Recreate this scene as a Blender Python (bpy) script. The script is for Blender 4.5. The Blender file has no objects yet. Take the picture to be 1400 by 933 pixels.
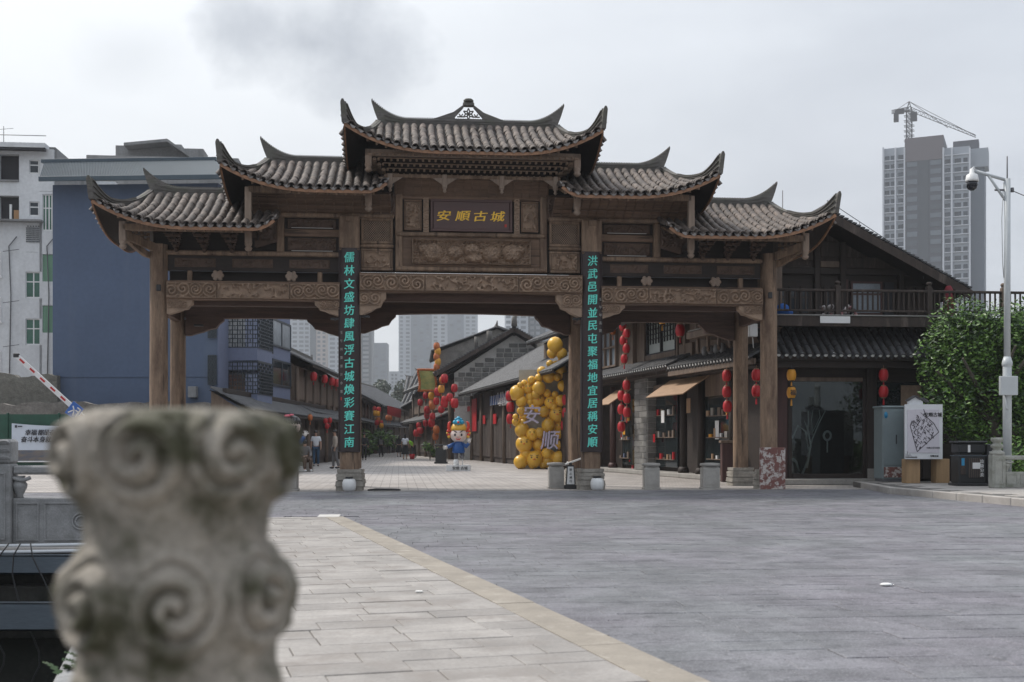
import bpy, math, random
from mathutils import Vector, Matrix, noise
R = random.Random(7)
HAZE = .00032
PI = math.pi
sc = bpy.context.scene
# ---------------------------------------------------------------- camera
CH = 1.25                                   # eye height above the plaza
cd = bpy.data.cameras.new("camera"); cam = bpy.data.objects.new("camera", cd)
sc.collection.objects.link(cam); sc.camera = cam
cam.location = (0, 0, CH); cam.rotation_euler = (PI/2, 0, 0)
F = 1600.0                                  # focal length in photo pixels
cd.sensor_width = 36; cd.lens = F*36/1400
cd.shift_y = 136.5/1400
cd.clip_start = 0.05; cd.clip_end = 6000
cd.dof.use_dof = True; cd.dof.focus_distance = 30; cd.dof.aperture_fstop = 3.6
# ---------------------------------------------------------------- light
SUN_EL, SUN_AZ = 50, -62                    # azimuth from +Y (away from camera), negative = left
sd = bpy.data.lights.new("sun", 'SUN'); sun = bpy.data.objects.new("sun", sd)
sc.collection.objects.link(sun)
sd.energy = 3.3; sd.angle = math.radians(9); sd.color = (1, .95, .88)
dv = Vector((math.sin(math.radians(SUN_AZ))*math.cos(math.radians(SUN_EL)),
             math.cos(math.radians(SUN_AZ))*math.cos(math.radians(SUN_EL)), math.sin(math.radians(SUN_EL))))
sun.rotation_euler = dv.to_track_quat('Z', 'Y').to_euler(); sun.location = (-20, 10, 40)
sc.view_settings.view_transform = 'Standard'; sc.view_settings.look = 'None'
sc.view_settings.exposure = 0.0; sc.view_settings.gamma = 1
sc.cycles.use_denoising = True
sc.cycles.max_bounces = 6; sc.cycles.volume_bounces = 1; sc.cycles.transparent_max_bounces = 12

def nd(nt, t, **kw):
    n = nt.nodes.new(t)
    for k, v in kw.items():
        if k.startswith('i_'):
            key = k[2:]
            key = int(key) if key.isdigit() else key.replace('_', ' ')
            n.inputs[key].default_value = v
        else: setattr(n, k, v)
    return n
def math_n(nt, op, a, b=None, clamp=False):
    n = nt.nodes.new('ShaderNodeMath'); n.operation = op; n.use_clamp = clamp
    for i, v in enumerate((a, b)):
        if v is None: continue
        if isinstance(v, (int, float)): n.inputs[i].default_value = v
        else: nt.links.new(v, n.inputs[i])
    return n.outputs[0]
def mixc(nt, fac, a, b, mode='MIX'):
    n = nt.nodes.new('ShaderNodeMix'); n.data_type = 'RGBA'; n.blend_type = mode
    for s, v in ((n.inputs[0], fac), (n.inputs[6], a), (n.inputs[7], b)):
        if isinstance(v, (int, float)): s.default_value = v
        elif isinstance(v, tuple): s.default_value = (v[0], v[1], v[2], 1)
        else: nt.links.new(v, s)
    return n.outputs[2]
def ramp(nt, fac, stops):
    n = nt.nodes.new('ShaderNodeValToRGB'); cr = n.color_ramp
    while len(cr.elements) < len(stops): cr.elements.new(.5)
    for e, (p, c) in zip(cr.elements, stops):
        e.position = p; e.color = (c, c, c, 1) if isinstance(c, (int, float)) else (c[0], c[1], c[2], 1)
    nt.links.new(fac, n.inputs[0]); return n.outputs[0]

w = bpy.data.worlds.new("World"); sc.world = w; w.use_nodes = True
nt = w.node_tree; nt.nodes.clear()
out = nd(nt, 'ShaderNodeOutputWorld'); bg = nd(nt, 'ShaderNodeBackground'); bg.inputs[1].default_value = .1
sky = nd(nt, 'ShaderNodeTexSky'); sky.sky_type = 'NISHITA'; sky.sun_disc = False
sky.sun_elevation = math.radians(SUN_EL); sky.sun_rotation = math.radians(SUN_AZ)
sky.dust_density = 3
tc = nd(nt, 'ShaderNodeTexCoord'); sep = nd(nt, 'ShaderNodeSeparateXYZ')
nt.links.new(tc.outputs['Generated'], sep.inputs[0])
# a cloud layer: directions projected on a flat sheet overhead
zz = math_n(nt, 'MAXIMUM', math_n(nt, 'ADD', sep.outputs[2], .12), .05)
cx = math_n(nt, 'DIVIDE', sep.outputs[0], zz); cy = math_n(nt, 'DIVIDE', sep.outputs[1], zz)
cmb = nd(nt, 'ShaderNodeCombineXYZ'); nt.links.new(cx, cmb.inputs[0]); nt.links.new(cy, cmb.inputs[1])
n1 = nd(nt, 'ShaderNodeTexNoise', i_Scale=1.3, i_Detail=5.0, i_Roughness=.5, i_Distortion=.3)
nt.links.new(cmb.outputs[0], n1.inputs['Vector'])
n2 = nd(nt, 'ShaderNodeTexNoise', i_Scale=.55, i_Detail=3.0, i_Roughness=.5)
nt.links.new(cmb.outputs[0], n2.inputs['Vector'])
# brightness: towards the veiled sun the cloud is whiter
nrm = nd(nt, 'ShaderNodeVectorMath', operation='DOT_PRODUCT'); nt.links.new(tc.outputs['Generated'], nrm.inputs[0])
nrm.inputs[1].default_value = Vector((-.52, .78, .35)).normalized()
sunside = ramp(nt, nrm.outputs['Value'], [(.55, 0.0), (.8, .38), (.9, .7), (.985, 1.0)])
cl = ramp(nt, n1.outputs[0], [(.3, 0.0), (.68, 1.0)])
grey = (4.2, 4.6, 5.2); white = (6.1, 6.5, 7.1); glow = (9.6, 9.8, 9.9)
c1 = mixc(nt, cl, grey, white)
c2 = mixc(nt, sunside, c1, glow)
c3 = mixc(nt, math_n(nt, 'MULTIPLY', sunside, .35), c2, c1)
col = c3
def patch(px, py, rad, amt, col, dark, stretch=1.0):
    d = Vector(((px-700)/F, 1, (603-py)/F)).normalized()
    v = nd(nt, 'ShaderNodeVectorMath', operation='SUBTRACT'); nt.links.new(tc.outputs['Generated'], v.inputs[0]); v.inputs[1].default_value = d
    v2 = nd(nt, 'ShaderNodeVectorMath', operation='MULTIPLY'); nt.links.new(v.outputs[0], v2.inputs[0]); v2.inputs[1].default_value = (1, .6, stretch)
    nn = nd(nt, 'ShaderNodeTexNoise', i_Scale=14.0, i_Detail=5.0, i_Roughness=.55); nt.links.new(tc.outputs['Generated'], nn.inputs['Vector'])
    l = nd(nt, 'ShaderNodeVectorMath', operation='LENGTH'); nt.links.new(v2.outputs[0], l.inputs[0])
    q = math_n(nt, 'ADD', math_n(nt, 'DIVIDE', l.outputs['Value'], rad), math_n(nt, 'MULTIPLY', math_n(nt, 'SUBTRACT', nn.outputs[0], .5), 1.5))
    f = ramp(nt, q, [(.15, amt), (1.0, 0.0)])
    return mixc(nt, f, col, dark)
col = patch(425, 60, .092, .9, col, (3.3, 3.6, 4.1), 1.7)
col = patch(340, 35, .05, .4, col, (4.2, 4.5, 5.0), 1.7)
col = patch(900, 60, .2, .15, col, (4.9, 5.2, 5.8), 1.6)
col = patch(500, 115, .06, .3, col, (4.6, 4.9, 5.4), 1.5)
col = patch(185, 75, .05, .3, col, (5.0, 5.3, 5.7), 1.6)
col = patch(1180, 280, .2, .25, col, (5.0, 5.2, 5.8), 1.0)
up_ = math_n(nt, 'ADD', math_n(nt, 'MULTIPLY', math_n(nt, 'MAXIMUM', sep.outputs[2], 0.0), 1.3), .85)   # overcast skies brighten towards the zenith
vm = nd(nt, 'ShaderNodeVectorMath', operation='SCALE'); nt.links.new(col, vm.inputs[0]); nt.links.new(up_, vm.inputs['Scale'])
fin = mixc(nt, .93, sky.outputs[0], vm.outputs[0])
nt.links.new(fin, bg.inputs[0]); nt.links.new(bg.outputs[0], out.inputs[0])

# ---------------------------------------------------------------- frames and photo-to-place helpers
TH = math.atan(155/1600)
ex, ey = math.cos(TH), math.sin(TH); dx, dy = -ey, ex
O = Vector((-1.03, 29.695, 0))
WORLD = Matrix.Identity(4)
GATE = Matrix.Translation(O) @ Matrix.Rotation(TH, 4, 'Z')
FR = [WORLD]
def fpt(M, px, py, ly):
    """point of frame M's plane y=ly that photo pixel (px,py) looks at -> local (x, z)"""
    ax = M.col[0]; ay = M.col[1]; o = M.col[3]; t = (px-700)/F
    lx = (t*(o.y+ly*ay.y)-o.x-ly*ay.x)/(ax.x-t*ax.y)
    Y = o.y+lx*ax.y+ly*ay.y
    return lx, CH+(603-py)*Y/F
LF = [GATE]
def L(px, py, ly): return fpt(LF[0], px, py, ly)
def LX(px, ly): return L(px, 603, ly)[0]
def LZ(py, ly, px=645): return L(px, py, ly)[1]
def gp(px, py, z=0): # world ground point
    Y = (CH-z)*F/(py-603); return ((px-700)/F*Y, Y)

# ---------------------------------------------------------------- mesh builder
class MB:
    def __init__(s): s.v = []; s.f = []; s.sm = []; s.mi = []; s.cur = 0
    def add(s, vs, fs, smooth=False, M=None):
        b = len(s.v)
        if M is not None: vs = [M @ Vector(p) for p in vs]
        s.v.extend(tuple(p) for p in vs)
        for f in fs: s.f.append(tuple(i+b for i in f)); s.sm.append(smooth); s.mi.append(s.cur)
        return s
    def box(s, x0, x1, y0, y1, z0, z1, c=None, M=None):
        if x0 > x1: x0, x1 = x1, x0
        if y0 > y1: y0, y1 = y1, y0
        if z0 > z1: z0, z1 = z1, z0
        m = min(x1-x0, y1-y0, z1-z0)
        if c is None: c = min(.012, m*.18)
        if c <= 0:
            vs = [(x0,y0,z0),(x1,y0,z0),(x1,y1,z0),(x0,y1,z0),(x0,y0,z1),(x1,y0,z1),(x1,y1,z1),(x0,y1,z1)]
            return s.add(vs, [(0,3,2,1),(4,5,6,7),(0,1,5,4),(1,2,6,5),(2,3,7,6),(3,0,4,7)], False, M)
        vs = []; idx = {}
        X = (x0, x1); Yy = (y0, y1); Z = (z0, z1)
        for i in (0,1):
            for j in (0,1):
                for k in (0,1):
                    si, sj, sk = (1,-1)[i], (1,-1)[j], (1,-1)[k]
                    idx[i,j,k,0] = len(vs); vs.append((X[i], Yy[j]+sj*c, Z[k]+sk*c))
                    idx[i,j,k,1] = len(vs); vs.append((X[i]+si*c, Yy[j], Z[k]+sk*c))
                    idx[i,j,k,2] = len(vs); vs.append((X[i]+si*c, Yy[j]+sj*c, Z[k]))
        fs = []
        def q(a, b, c_, d, flip): fs.append((a,b,c_,d) if not flip else (d,c_,b,a))
        for i in (0,1): q(idx[i,0,0,0], idx[i,0,1,0], idx[i,1,1,0], idx[i,1,0,0], i == 1)
        for j in (0,1): q(idx[0,j,0,1], idx[1,j,0,1], idx[1,j,1,1], idx[0,j,1,1], j == 1)
        for k in (0,1): q(idx[0,0,k,2], idx[0,1,k,2], idx[1,1,k,2], idx[1,0,k,2], k == 1)
        for i in (0,1):
            for j in (0,1): q(idx[i,j,0,0], idx[i,j,0,1], idx[i,j,1,1], idx[i,j,1,0], (i+j) % 2 == 0)
        for i in (0,1):
            for k in (0,1): q(idx[i,0,k,0], idx[i,0,k,2], idx[i,1,k,2], idx[i,1,k,0], (i+k) % 2 == 1)
        for j in (0,1):
            for k in (0,1): q(idx[0,j,k,1], idx[0,j,k,2], idx[1,j,k,2], idx[1,j,k,1], (j+k) % 2 == 0)
        for i in (0,1):
            for j in (0,1):
                for k in (0,1):
                    t = (idx[i,j,k,0], idx[i,j,k,1], idx[i,j,k,2]); fs.append(t if (i+j+k) % 2 == 0 else t[::-1])
        return s.add(vs, fs, False, M)
    def bar(s, p0, p1, w, h, up=(0,0,1), c=0):
        p0, p1 = Vector(p0), Vector(p1); d = p1-p0; l = d.length
        if l < 1e-6: return s
        x = d/l; z = Vector(up); y = z.cross(x)
        if y.length < 1e-4: y = Vector((0,1,0)).cross(x)
        y.normalize(); z = x.cross(y)
        M = Matrix(((x.x,y.x,z.x,p0.x),(x.y,y.y,z.y,p0.y),(x.z,y.z,z.z,p0.z),(0,0,0,1)))
        return s.box(0, l, -w/2, w/2, -h/2, h/2, c, M)
    def tube(s, pts, rad, n=8, cap=True, smooth=True):
        pts = [Vector(p) for p in pts]; k = len(pts)
        if isinstance(rad, (int, float)): rad = [rad]*k
        vs = []; pu = None
        for i, p in enumerate(pts):
            d = (pts[min(i+1, k-1)]-pts[max(i-1, 0)]).normalized()
            if pu is None: pu = Vector((0,0,1)) if abs(d.z) < .9 else Vector((1,0,0))
            a = d.cross(pu)
            if a.length < 1e-5: a = d.cross(Vector((0,1,0)))
            a.normalize(); b = a.cross(d); pu = b
            for j in range(n):
                t = 2*PI*j/n; vs.append(p+(a*math.cos(t)+b*math.sin(t))*rad[i])
        fs = [(i*n+j, i*n+(j+1)%n, (i+1)*n+(j+1)%n, (i+1)*n+j) for i in range(k-1) for j in range(n)]
        s.add(vs, fs, smooth)
        if cap:
            b = len(s.v)-k*n
            s.f.append(tuple(b+j for j in range(n))[::-1]); s.f.append(tuple(b+(k-1)*n+j for j in range(n)))
            s.sm += [False]*2; s.mi += [s.cur]*2
        return s
    def lathe(s, prof, cx=0, cy=0, n=16, M=None, sx=1, sy=1, smooth=True):
        k = len(prof); vs = []
        for r, z in prof:
            for j in range(n):
                t = 2*PI*j/n; vs.append((cx+r*sx*math.cos(t), cy+r*sy*math.sin(t), z))
        fs = [(i*n+j, i*n+(j+1)%n, (i+1)*n+(j+1)%n, (i+1)*n+j) for i in range(k-1) for j in range(n)]
        fs += [tuple(range(n))[::-1], tuple((k-1)*n+j for j in range(n))]
        return s.add(vs, fs, smooth, M)
    def ball(s, c, r, n=12, m=8, sx=1, sy=1, sz=1):
        prof = [(max(1e-4, math.sin(PI*i/m))*r, -math.cos(PI*i/m)*r*sz) for i in range(m+1)]
        return s.lathe(prof, 0, 0, n, Matrix.Translation(Vector(c)), sx, sy)
    def prism(s, poly, y0, y1, M=None, axis='y'):
        """poly: counter-clockwise list of (x,z) extruded in y"""
        n = len(poly)
        if axis == 'y':
            vs = [(x, y0, z) for x, z in poly]+[(x, y1, z) for x, z in poly]
        elif axis == 'z':
            vs = [(x, y, y0) for x, y in poly]+[(x, y, y1) for x, y in poly]
        else:
            vs = [(y0, x, z) for x, z in poly]+[(y1, x, z) for x, z in poly]
        fs = [tuple(range(n)), tuple(range(n, 2*n))[::-1]]+[(i, i+n, (i+1)%n+n, (i+1)%n) for i in range(n)]
        if axis in 'zx': fs = [f[::-1] for f in fs]
        return s.add(vs, fs, False, M)
    def grid(s, nu, nv, fn, smooth=True, flip=False):
        vs = [fn(i/nu, j/nv) for j in range(nv+1) for i in range(nu+1)]
        fs = [(j*(nu+1)+i, j*(nu+1)+i+1, (j+1)*(nu+1)+i+1, (j+1)*(nu+1)+i) for j in range(nv) for i in range(nu)]
        if flip: fs = [f[::-1] for f in fs]
        return s.add(vs, fs, smooth)
    def build(s, name, mat, parent=None, label=None, cat=None, group=None, kind=None, origin=None):
        me = bpy.data.meshes.new(name)
        if origin is None:
            if parent is not None: Mi = PM[parent.name].inverted() @ FR[0]
            else:
                W = [FR[0] @ Vector(p) for p in s.v]
                c = Vector(((min(p.x for p in W)+max(p.x for p in W))/2, (min(p.y for p in W)+max(p.y for p in W))/2, min(p.z for p in W)))
                base = Matrix.Translation(c) @ FR[0].to_3x3().to_4x4(); Mi = base.inverted() @ FR[0]
        else: Mi = Matrix.Identity(4)
        me.from_pydata([Mi @ Vector(p) for p in s.v], [], s.f)
        me.polygons.foreach_set('use_smooth', s.sm)
        mats = mat if isinstance(mat, (list, tuple)) else [mat]
        for m in mats: me.materials.append(m)
        if len(mats) > 1: me.polygons.foreach_set('material_index', s.mi)
        me.update()
        o = bpy.data.objects.new(name, me); sc.collection.objects.link(o)
        if parent is not None:
            o.parent = parent; PM[o.name] = PM[parent.name]
        elif origin is None: o.matrix_world = base; PM[o.name] = base
        if label: o['label'] = label
        if cat: o['category'] = cat
        if group: o['group'] = group
        if kind: o['kind'] = kind
        return o
PM = {}
def thing(name, label, cat, x, y, z=0, group=None):
    o = bpy.data.objects.new(name, None); sc.collection.objects.link(o)
    o.empty_display_size = .2
    M = Matrix.Translation(FR[0] @ Vector((x, y, z))) @ FR[0].to_3x3().to_4x4()
    o.matrix_world = M; PM[o.name] = M
    o['label'] = label; o['category'] = cat
    if group: o['group'] = group
    return o
def inst(src_mesh, name, parent, M):
    """a piece sharing mesh data; M in the current frame"""
    o = bpy.data.objects.new(name, src_mesh); sc.collection.objects.link(o)
    if parent is not None:
        o.parent = parent; o.matrix_local = PM[parent.name].inverted() @ FR[0] @ M
    else: o.matrix_world = FR[0] @ M
    return o
def mesh_of(mb, name, mat):
    me = bpy.data.meshes.new(name); me.from_pydata(mb.v, [], mb.f); me.polygons.foreach_set('use_smooth', mb.sm)
    for m in (mat if isinstance(mat, (list, tuple)) else [mat]): me.materials.append(m)
    if isinstance(mat, (list, tuple)): me.polygons.foreach_set('material_index', mb.mi)
    me.update(); return me

# ---------------------------------------------------------------- materials
def mat(name, col, rough=.7, var=.25, scale=3, bump=.2, stretch=(1,1,1), col2=None, fine=40, metal=0, rnd=0.0, coat=0, emis=None, alpha=None, bdist=.01, stain=None, spec=None, coord='Object'):
    m = bpy.data.materials.new(name); m.use_nodes = True; nt = m.node_tree; b = nt.nodes['Principled BSDF']
    tc = nd(nt, 'ShaderNodeTexCoord'); mp = nd(nt, 'ShaderNodeMapping'); mp.inputs['Scale'].default_value = stretch
    if coord == 'World':
        g = nd(nt, 'ShaderNodeNewGeometry'); nt.links.new(g.outputs['Position'], mp.inputs[0])
    else: nt.links.new(tc.outputs[coord], mp.inputs[0])
    n = nd(nt, 'ShaderNodeTexNoise', i_Scale=float(scale), i_Detail=6.0, i_Roughness=.62); nt.links.new(mp.outputs[0], n.inputs['Vector'])
    n2 = nd(nt, 'ShaderNodeTexNoise', i_Scale=float(fine), i_Detail=3.0); nt.links.new(mp.outputs[0], n2.inputs['Vector'])
    if col2 is None: col2 = tuple(c*(1-var) for c in col)
    f = ramp(nt, n.outputs[0], [(.32, 0.0), (.68, 1.0)])
    c = mixc(nt, f, col, col2)
    f2 = ramp(nt, n2.outputs[0], [(.35, 1-var*.5), (.65, 1+var*.3 if 1+var*.3 <= 1 else 1.0)])
    c = mixc(nt, 1.0, c, f2, 'MULTIPLY')
    if rnd:
        oi = nd(nt, 'ShaderNodeObjectInfo'); gi = nd(nt, 'ShaderNodeNewGeometry'); rsum = math_n(nt, 'FRACT', math_n(nt, 'ADD', oi.outputs['Random'], gi.outputs['Random Per Island'])); rr = ramp(nt, rsum, [(0, 1-rnd), (1, 1.0)])
        c = mixc(nt, 1.0, c, rr, 'MULTIPLY')
    if stain:
        n3 = nd(nt, 'ShaderNodeTexNoise', i_Scale=stain[1], i_Detail=5.0, i_Roughness=.7)
        mp3 = nd(nt, 'ShaderNodeMapping'); mp3.inputs['Scale'].default_value = stain[4] if len(stain) > 4 else (1,1,1)
        nt.links.new(mp.inputs[0].links[0].from_socket, mp3.inputs[0]); nt.links.new(mp3.outputs[0], n3.inputs['Vector'])
        fs = ramp(nt, n3.outputs[0], [(stain[2], 0.0), (stain[3], 1.0)])
        c = mixc(nt, fs, c, stain[0])
    nt.links.new(c, b.inputs['Base Color'])
    b.inputs['Roughness'].default_value = rough; b.inputs['Metallic'].default_value = metal
    if spec is not None: b.inputs['Specular IOR Level'].default_value = spec
    if coat: b.inputs['Coat Weight'].default_value = coat; b.inputs['Coat Roughness'].default_value = .15
    if bump:
        bp = nd(nt, 'ShaderNodeBump', i_Strength=bump); bp.inputs['Distance'].default_value = bdist
        a = math_n(nt, 'ADD', n.outputs[0], math_n(nt, 'MULTIPLY', n2.outputs[0], .6)); nt.links.new(a, bp.inputs['Height'])
        nt.links.new(bp.outputs[0], b.inputs['Normal'])
    if emis: b.inputs['Emission Color'].default_value = (*emis[0], 1); b.inputs['Emission Strength'].default_value = emis[1]
    if alpha is not None: b.inputs['Alpha'].default_value = alpha
    return m
def flat(name, col, rough=.6, **kw): return mat(name, col, rough, var=kw.pop('var', .08), bump=kw.pop('bump', 0), **kw)
M = {}
M['timber'] = mat('weathered_timber', (.37,.245,.16), .75, .5, 2.2, .5, (4,4,.35), fine=22, stain=((.10,.058,.036), 3.0, .48, .68, (1,1,.3)), rnd=.25)
def cracks(m, st, sc_=5.0, th=.60, col=(.03,.018,.012)):
    nt = m.node_tree; b = nt.nodes['Principled BSDF']; src = b.inputs['Base Color'].links[0].from_socket
    tc = nd(nt, 'ShaderNodeTexCoord'); mp = nd(nt, 'ShaderNodeMapping'); mp.inputs['Scale'].default_value = st; nt.links.new(tc.outputs['Object'], mp.inputs[0])
    n = nd(nt, 'ShaderNodeTexNoise', i_Scale=sc_, i_Detail=4.0, i_Roughness=.6); nt.links.new(mp.outputs[0], n.inputs['Vector'])
    c = mixc(nt, ramp(nt, n.outputs[0], [(th, 0.0), (th+.05, .75)]), src, col); nt.links.new(c, b.inputs['Base Color']); return m
cracks(M['timber'], (1.6,1.6,.10))
M['timber_pale'] = mat('pale_timber', (.40,.30,.23), .78, .4, 2.0, .5, (5,5,.3), fine=18, stain=((.24,.15,.1), 2.0, .5, .75, (1,1,.3)))
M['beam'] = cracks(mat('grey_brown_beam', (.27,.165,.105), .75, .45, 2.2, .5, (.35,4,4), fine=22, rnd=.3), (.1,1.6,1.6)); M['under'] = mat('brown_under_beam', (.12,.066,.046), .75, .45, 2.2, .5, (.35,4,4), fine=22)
M['carved'] = mat('carved_wood', (.42,.29,.20), .7, .4, 5, .55, fine=60, bdist=.015)
M['carved_dark'] = mat('dark_carved_wood', (.13,.078,.052), .7, .45, 5, .55, fine=60, bdist=.015)
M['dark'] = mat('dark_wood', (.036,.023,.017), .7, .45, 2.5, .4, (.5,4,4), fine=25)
M['dark_v'] = mat('dark_wood_upright', (.040,.026,.020), .7, .45, 2.5, .4, (4,4,.4), fine=25)
M['fascia'] = mat('orange_eave_board', (.42,.22,.12), .65, .5, 6, .4, fine=40)
M['tile'] = mat('grey_clay_tile', (.30,.235,.195), .7, .6, 9, .8, fine=70, rnd=.45, stain=((.085,.07,.06), 2.6, .44, .6), bdist=.012)
M['tile_pan'] = mat('dark_pan_tile', (.075,.066,.062), .8, .5, 8, .6, fine=60)
M['ridge'] = mat('mossy_ridge_mortar', (.20,.185,.17), .8, .5, 5, .8, (1,1,5), fine=40, stain=((.115,.115,.09), 3, .48, .68))
M['tile_drip'] = mat('drip_tile', (.34,.31,.29), .75, .4, 9, .5, fine=60)
M['stone'] = mat('carved_stone', (.36,.33,.285), .8, .4, 4, .7, fine=40, stain=((.16,.14,.12), 3, .5, .7))
M['stone_red'] = mat('flaking_red_paint', (.21,.085,.07), .7, .3, 6, .5, fine=40, stain=((.47,.43,.4), 7, .5, .56))
M['board'] = mat('couplet_board', (.036,.022,.022), .45, .25, 4, .15, (1,1,.2))
M['plaque'] = mat('plaque_board', (.105,.055,.048), .45, .2, 4, .1, (.3,1,1))
M['teal'] = flat('teal_lettering', (.16,.80,.66), .5)
M['gold'] = flat('gold_lettering', (1.0,.60,.05), .4)
M['seal'] = flat('seal_red', (.5,.03,.02), .5)
M['white_cer'] = flat('white_ceramic', (.75,.75,.74), .3)
M['black'] = flat('black_metal', (.02,.02,.022), .5)
M['iron'] = flat('grey_iron', (.12,.12,.13), .5)
M['slab'] = mat('pale_stone_slab', (.415,.385,.358), .75, .3, 2.2, .6, fine=38, rnd=.2, stain=((.24,.215,.195), 1.5, .50, .66), coord='World')
M['slab_far'] = mat('pale_stone_slab_far', (.44,.41,.38), .75, .25, 1.4, .4, fine=55, stain=((.26,.235,.21), 1.5, .5, .75), coord='World')
M['kerb'] = mat('tan_kerb_stone', (.335,.295,.245), .75, .25, 2.5, .4, fine=70, stain=((.40,.36,.31), 3.5, .55, .7), coord='World')
M['joint'] = mat('joint_sand', (.14,.13,.12), .9, .3, 6, .4, coord='World')
M['joint_dark'] = mat('plaza_joint', (.12,.12,.125), .9, .3, 6, .4, coord='World')
def plaza_mat():
    m = mat('plaza_paver', (.245,.248,.262), .6, .35, 1.1, .9, fine=30, rnd=.18, coord='World', stain=((.11,.11,.12), .8, .50, .68, (1,1.2,1)), bdist=.008)
    nt = m.node_tree; b = nt.nodes['Principled BSDF']; src = b.inputs['Base Color'].links[0].from_socket
    g = nd(nt, 'ShaderNodeNewGeometry')
    def ns(sc_, st, d=5.0, r=.6):
        mp = nd(nt, 'ShaderNodeMapping'); mp.inputs['Scale'].default_value = st; mp.inputs['Rotation'].default_value = (0,0,-TH0); nt.links.new(g.outputs['Position'], mp.inputs[0])
        n = nd(nt, 'ShaderNodeTexNoise', i_Scale=sc_, i_Detail=d, i_Roughness=r); nt.links.new(mp.outputs[0], n.inputs['Vector']); return n.outputs[0]
    c = mixc(nt, 1.0, src, ramp(nt, ns(2.2, (1,1,1), 8.0, .75), [(.36, .62), (.56, 1.0)]), 'MULTIPLY')          # grime
    c = mixc(nt, ramp(nt, ns(.35, (1,1,1)), [(.42, 0.0), (.62, .55)]), c, mixc(nt, 1.0, c, (1.12, .98, 1.10), 'MULTIPLY'))   # purplish drift
    c = mixc(nt, ramp(nt, ns(70.0, (1,1,1), 3.0), [(.54, 0.0), (.66, .5)]), c, (.40,.40,.41))                          # pale grit
    c = mixc(nt, ramp(nt, ns(34.0, (1,1,1), 5.0, .8), [(.55, 0.0), (.64, .75)]), c, (.055,.055,.06))                  # dark pits
    c = mixc(nt, ramp(nt, ns(6.0, (1,1,1), 7.0, .8), [(.55, 0.0), (.62, .8)]), c, (.075,.075,.082))                # chipped patches
    nt.links.new(c, b.inputs['Base Color'])
    r = ramp(nt, ns(.7, (1,1,1)), [(.35, .44), (.65, .70)]); nt.links.new(r, b.inputs['Roughness'])
    return m
TH0 = math.atan(155/1600)
M['plaza'] = plaza_mat()
# ================================================================ GROUND
FR[0] = WORLD
mb = MB()
# ground with the canal pit left open (pit x<-3.2, y 2..13.6): four sheets
KD = Vector((-.288, 1, 0)).normalized(); KN = Vector((KD.y, -KD.x, 0))      # KN points right
KP = Vector((1.04, 6.0, 0))                                                  # on the right edge
PITY0, PITY1 = -2.4, 13.6
EDG = -2.97                                  # pavement ends here (offset from the kerb line), then the coping
def xe(y, o=EDG-.28):
    p = KP+KN*o; return p.x+KD.x/KD.y*(y-p.y)
mb.add([(-600,PITY1+.6,-.03),(600,PITY1+.6,-.03),(600,1300,-.03),(-600,1300,-.03)], [(0,1,2,3)])
mb.add([(xe(PITY0),PITY0,-.03),(600,PITY0,-.03),(600,PITY1+.6,-.03),(xe(PITY1+.6),PITY1+.6,-.03)], [(0,1,2,3)])
mb.add([(-600,-300,-.03),(600,-300,-.03),(600,PITY0,-.03),(-600,PITY0,-.03)], [(0,1,2,3)])
mb.add([(-600,PITY0,-.03),(-16,PITY0,-.03),(-16,PITY1+.6,-.03),(-600,PITY1+.6,-.03)], [(0,1,2,3)])
M['ground'] = mat('bare_ground', (.2,.19,.17), .9, .4, .3, .3, fine=20, coord='World')
mb.build('ground', M['ground'], kind='structure')
# kerb band line: P(t) ; runs 16 degrees left of +Y
def kpt(s, o): return KP+KD*s+KN*o
KW = .30
KSTART, KEND = -9.0, 13.8
# ---- tan kerb band, stone by stone
mb = MB(); kerbs = bpy.data.objects.new('kerb_band', None)
kb = MB().add([tuple(kpt(KSTART, .01))[:2]+(-.014,), tuple(kpt(KEND, .01))[:2]+(-.014,), tuple(kpt(KEND, -KW-.01))[:2]+(-.014,), tuple(kpt(KSTART, -KW-.01))[:2]+(-.014,)], [(0,1,2,3)])
kob = kb.build('kerb_band', M['joint'], kind='structure')
s = KSTART
while s < KEND-.05:
    l = min(R.uniform(.85, 1.05), KEND-s)
    c = kpt(s+l/2, -KW/2)
    Mx = Matrix.Translation((c.x, c.y, R.uniform(-.002, .003))) @ Matrix.Rotation(math.atan2(KD.y, KD.x), 4, 'Z')
    MB().box(-l/2+.0015, l/2-.0015, -KW/2+.0015, KW/2-.0015, -.03, .008, .003, Mx).build('kerb_stone', M['kerb'], kob)
    s += l
# ---- pale pavement: slabs .6 x .3, rows perpendicular to the kerb
pav = MB().add([tuple(kpt(KSTART, -KW-.002))[:2]+(-.012,), tuple(kpt(KEND, -KW-.002))[:2]+(-.012,), tuple(kpt(KEND, -7.3))[:2]+(-.012,), (-8.5, PITY1+.62, -.012), (xe(PITY1+.62), PITY1+.62, -.012), (xe(KP.y+KSTART-1), KP.y+KSTART-1, -.012)], [(0,1,2,3,4,5)])
pavo = pav.build('pavement', M['joint'], kind='structure')
slabs = []
row = 0; s = KSTART
while s < KEND-.02:
    rh = .305
    off = -KW-R.uniform(.05, .62)
    o1 = -KW
    while o1 > -7.5:
        ln = R.uniform(.5, .66) if o1 < -KW-.001 else R.uniform(.2, .6)
        o0 = o1-ln
        c = kpt(s+rh/2, (o0+o1)/2)
        if c.y < PITY1+.5 and o0 < EDG:
            if o1 < EDG+.05: break
            ln = o1-EDG; c = kpt(s+rh/2, (EDG+o1)/2)
        slabs.append((c, ln, rh))
        o1 = o0
    s += rh; row += 1
def visible(c): return c.y > 5.5 and abs(c.x/c.y) < .47
vis = sorted([q for q in slabs if visible(q[0]) and (q[0].x/q[0].y) > -.22], key=lambda q: q[0].y)
first = set(id(q) for q in vis[:298])
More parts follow.
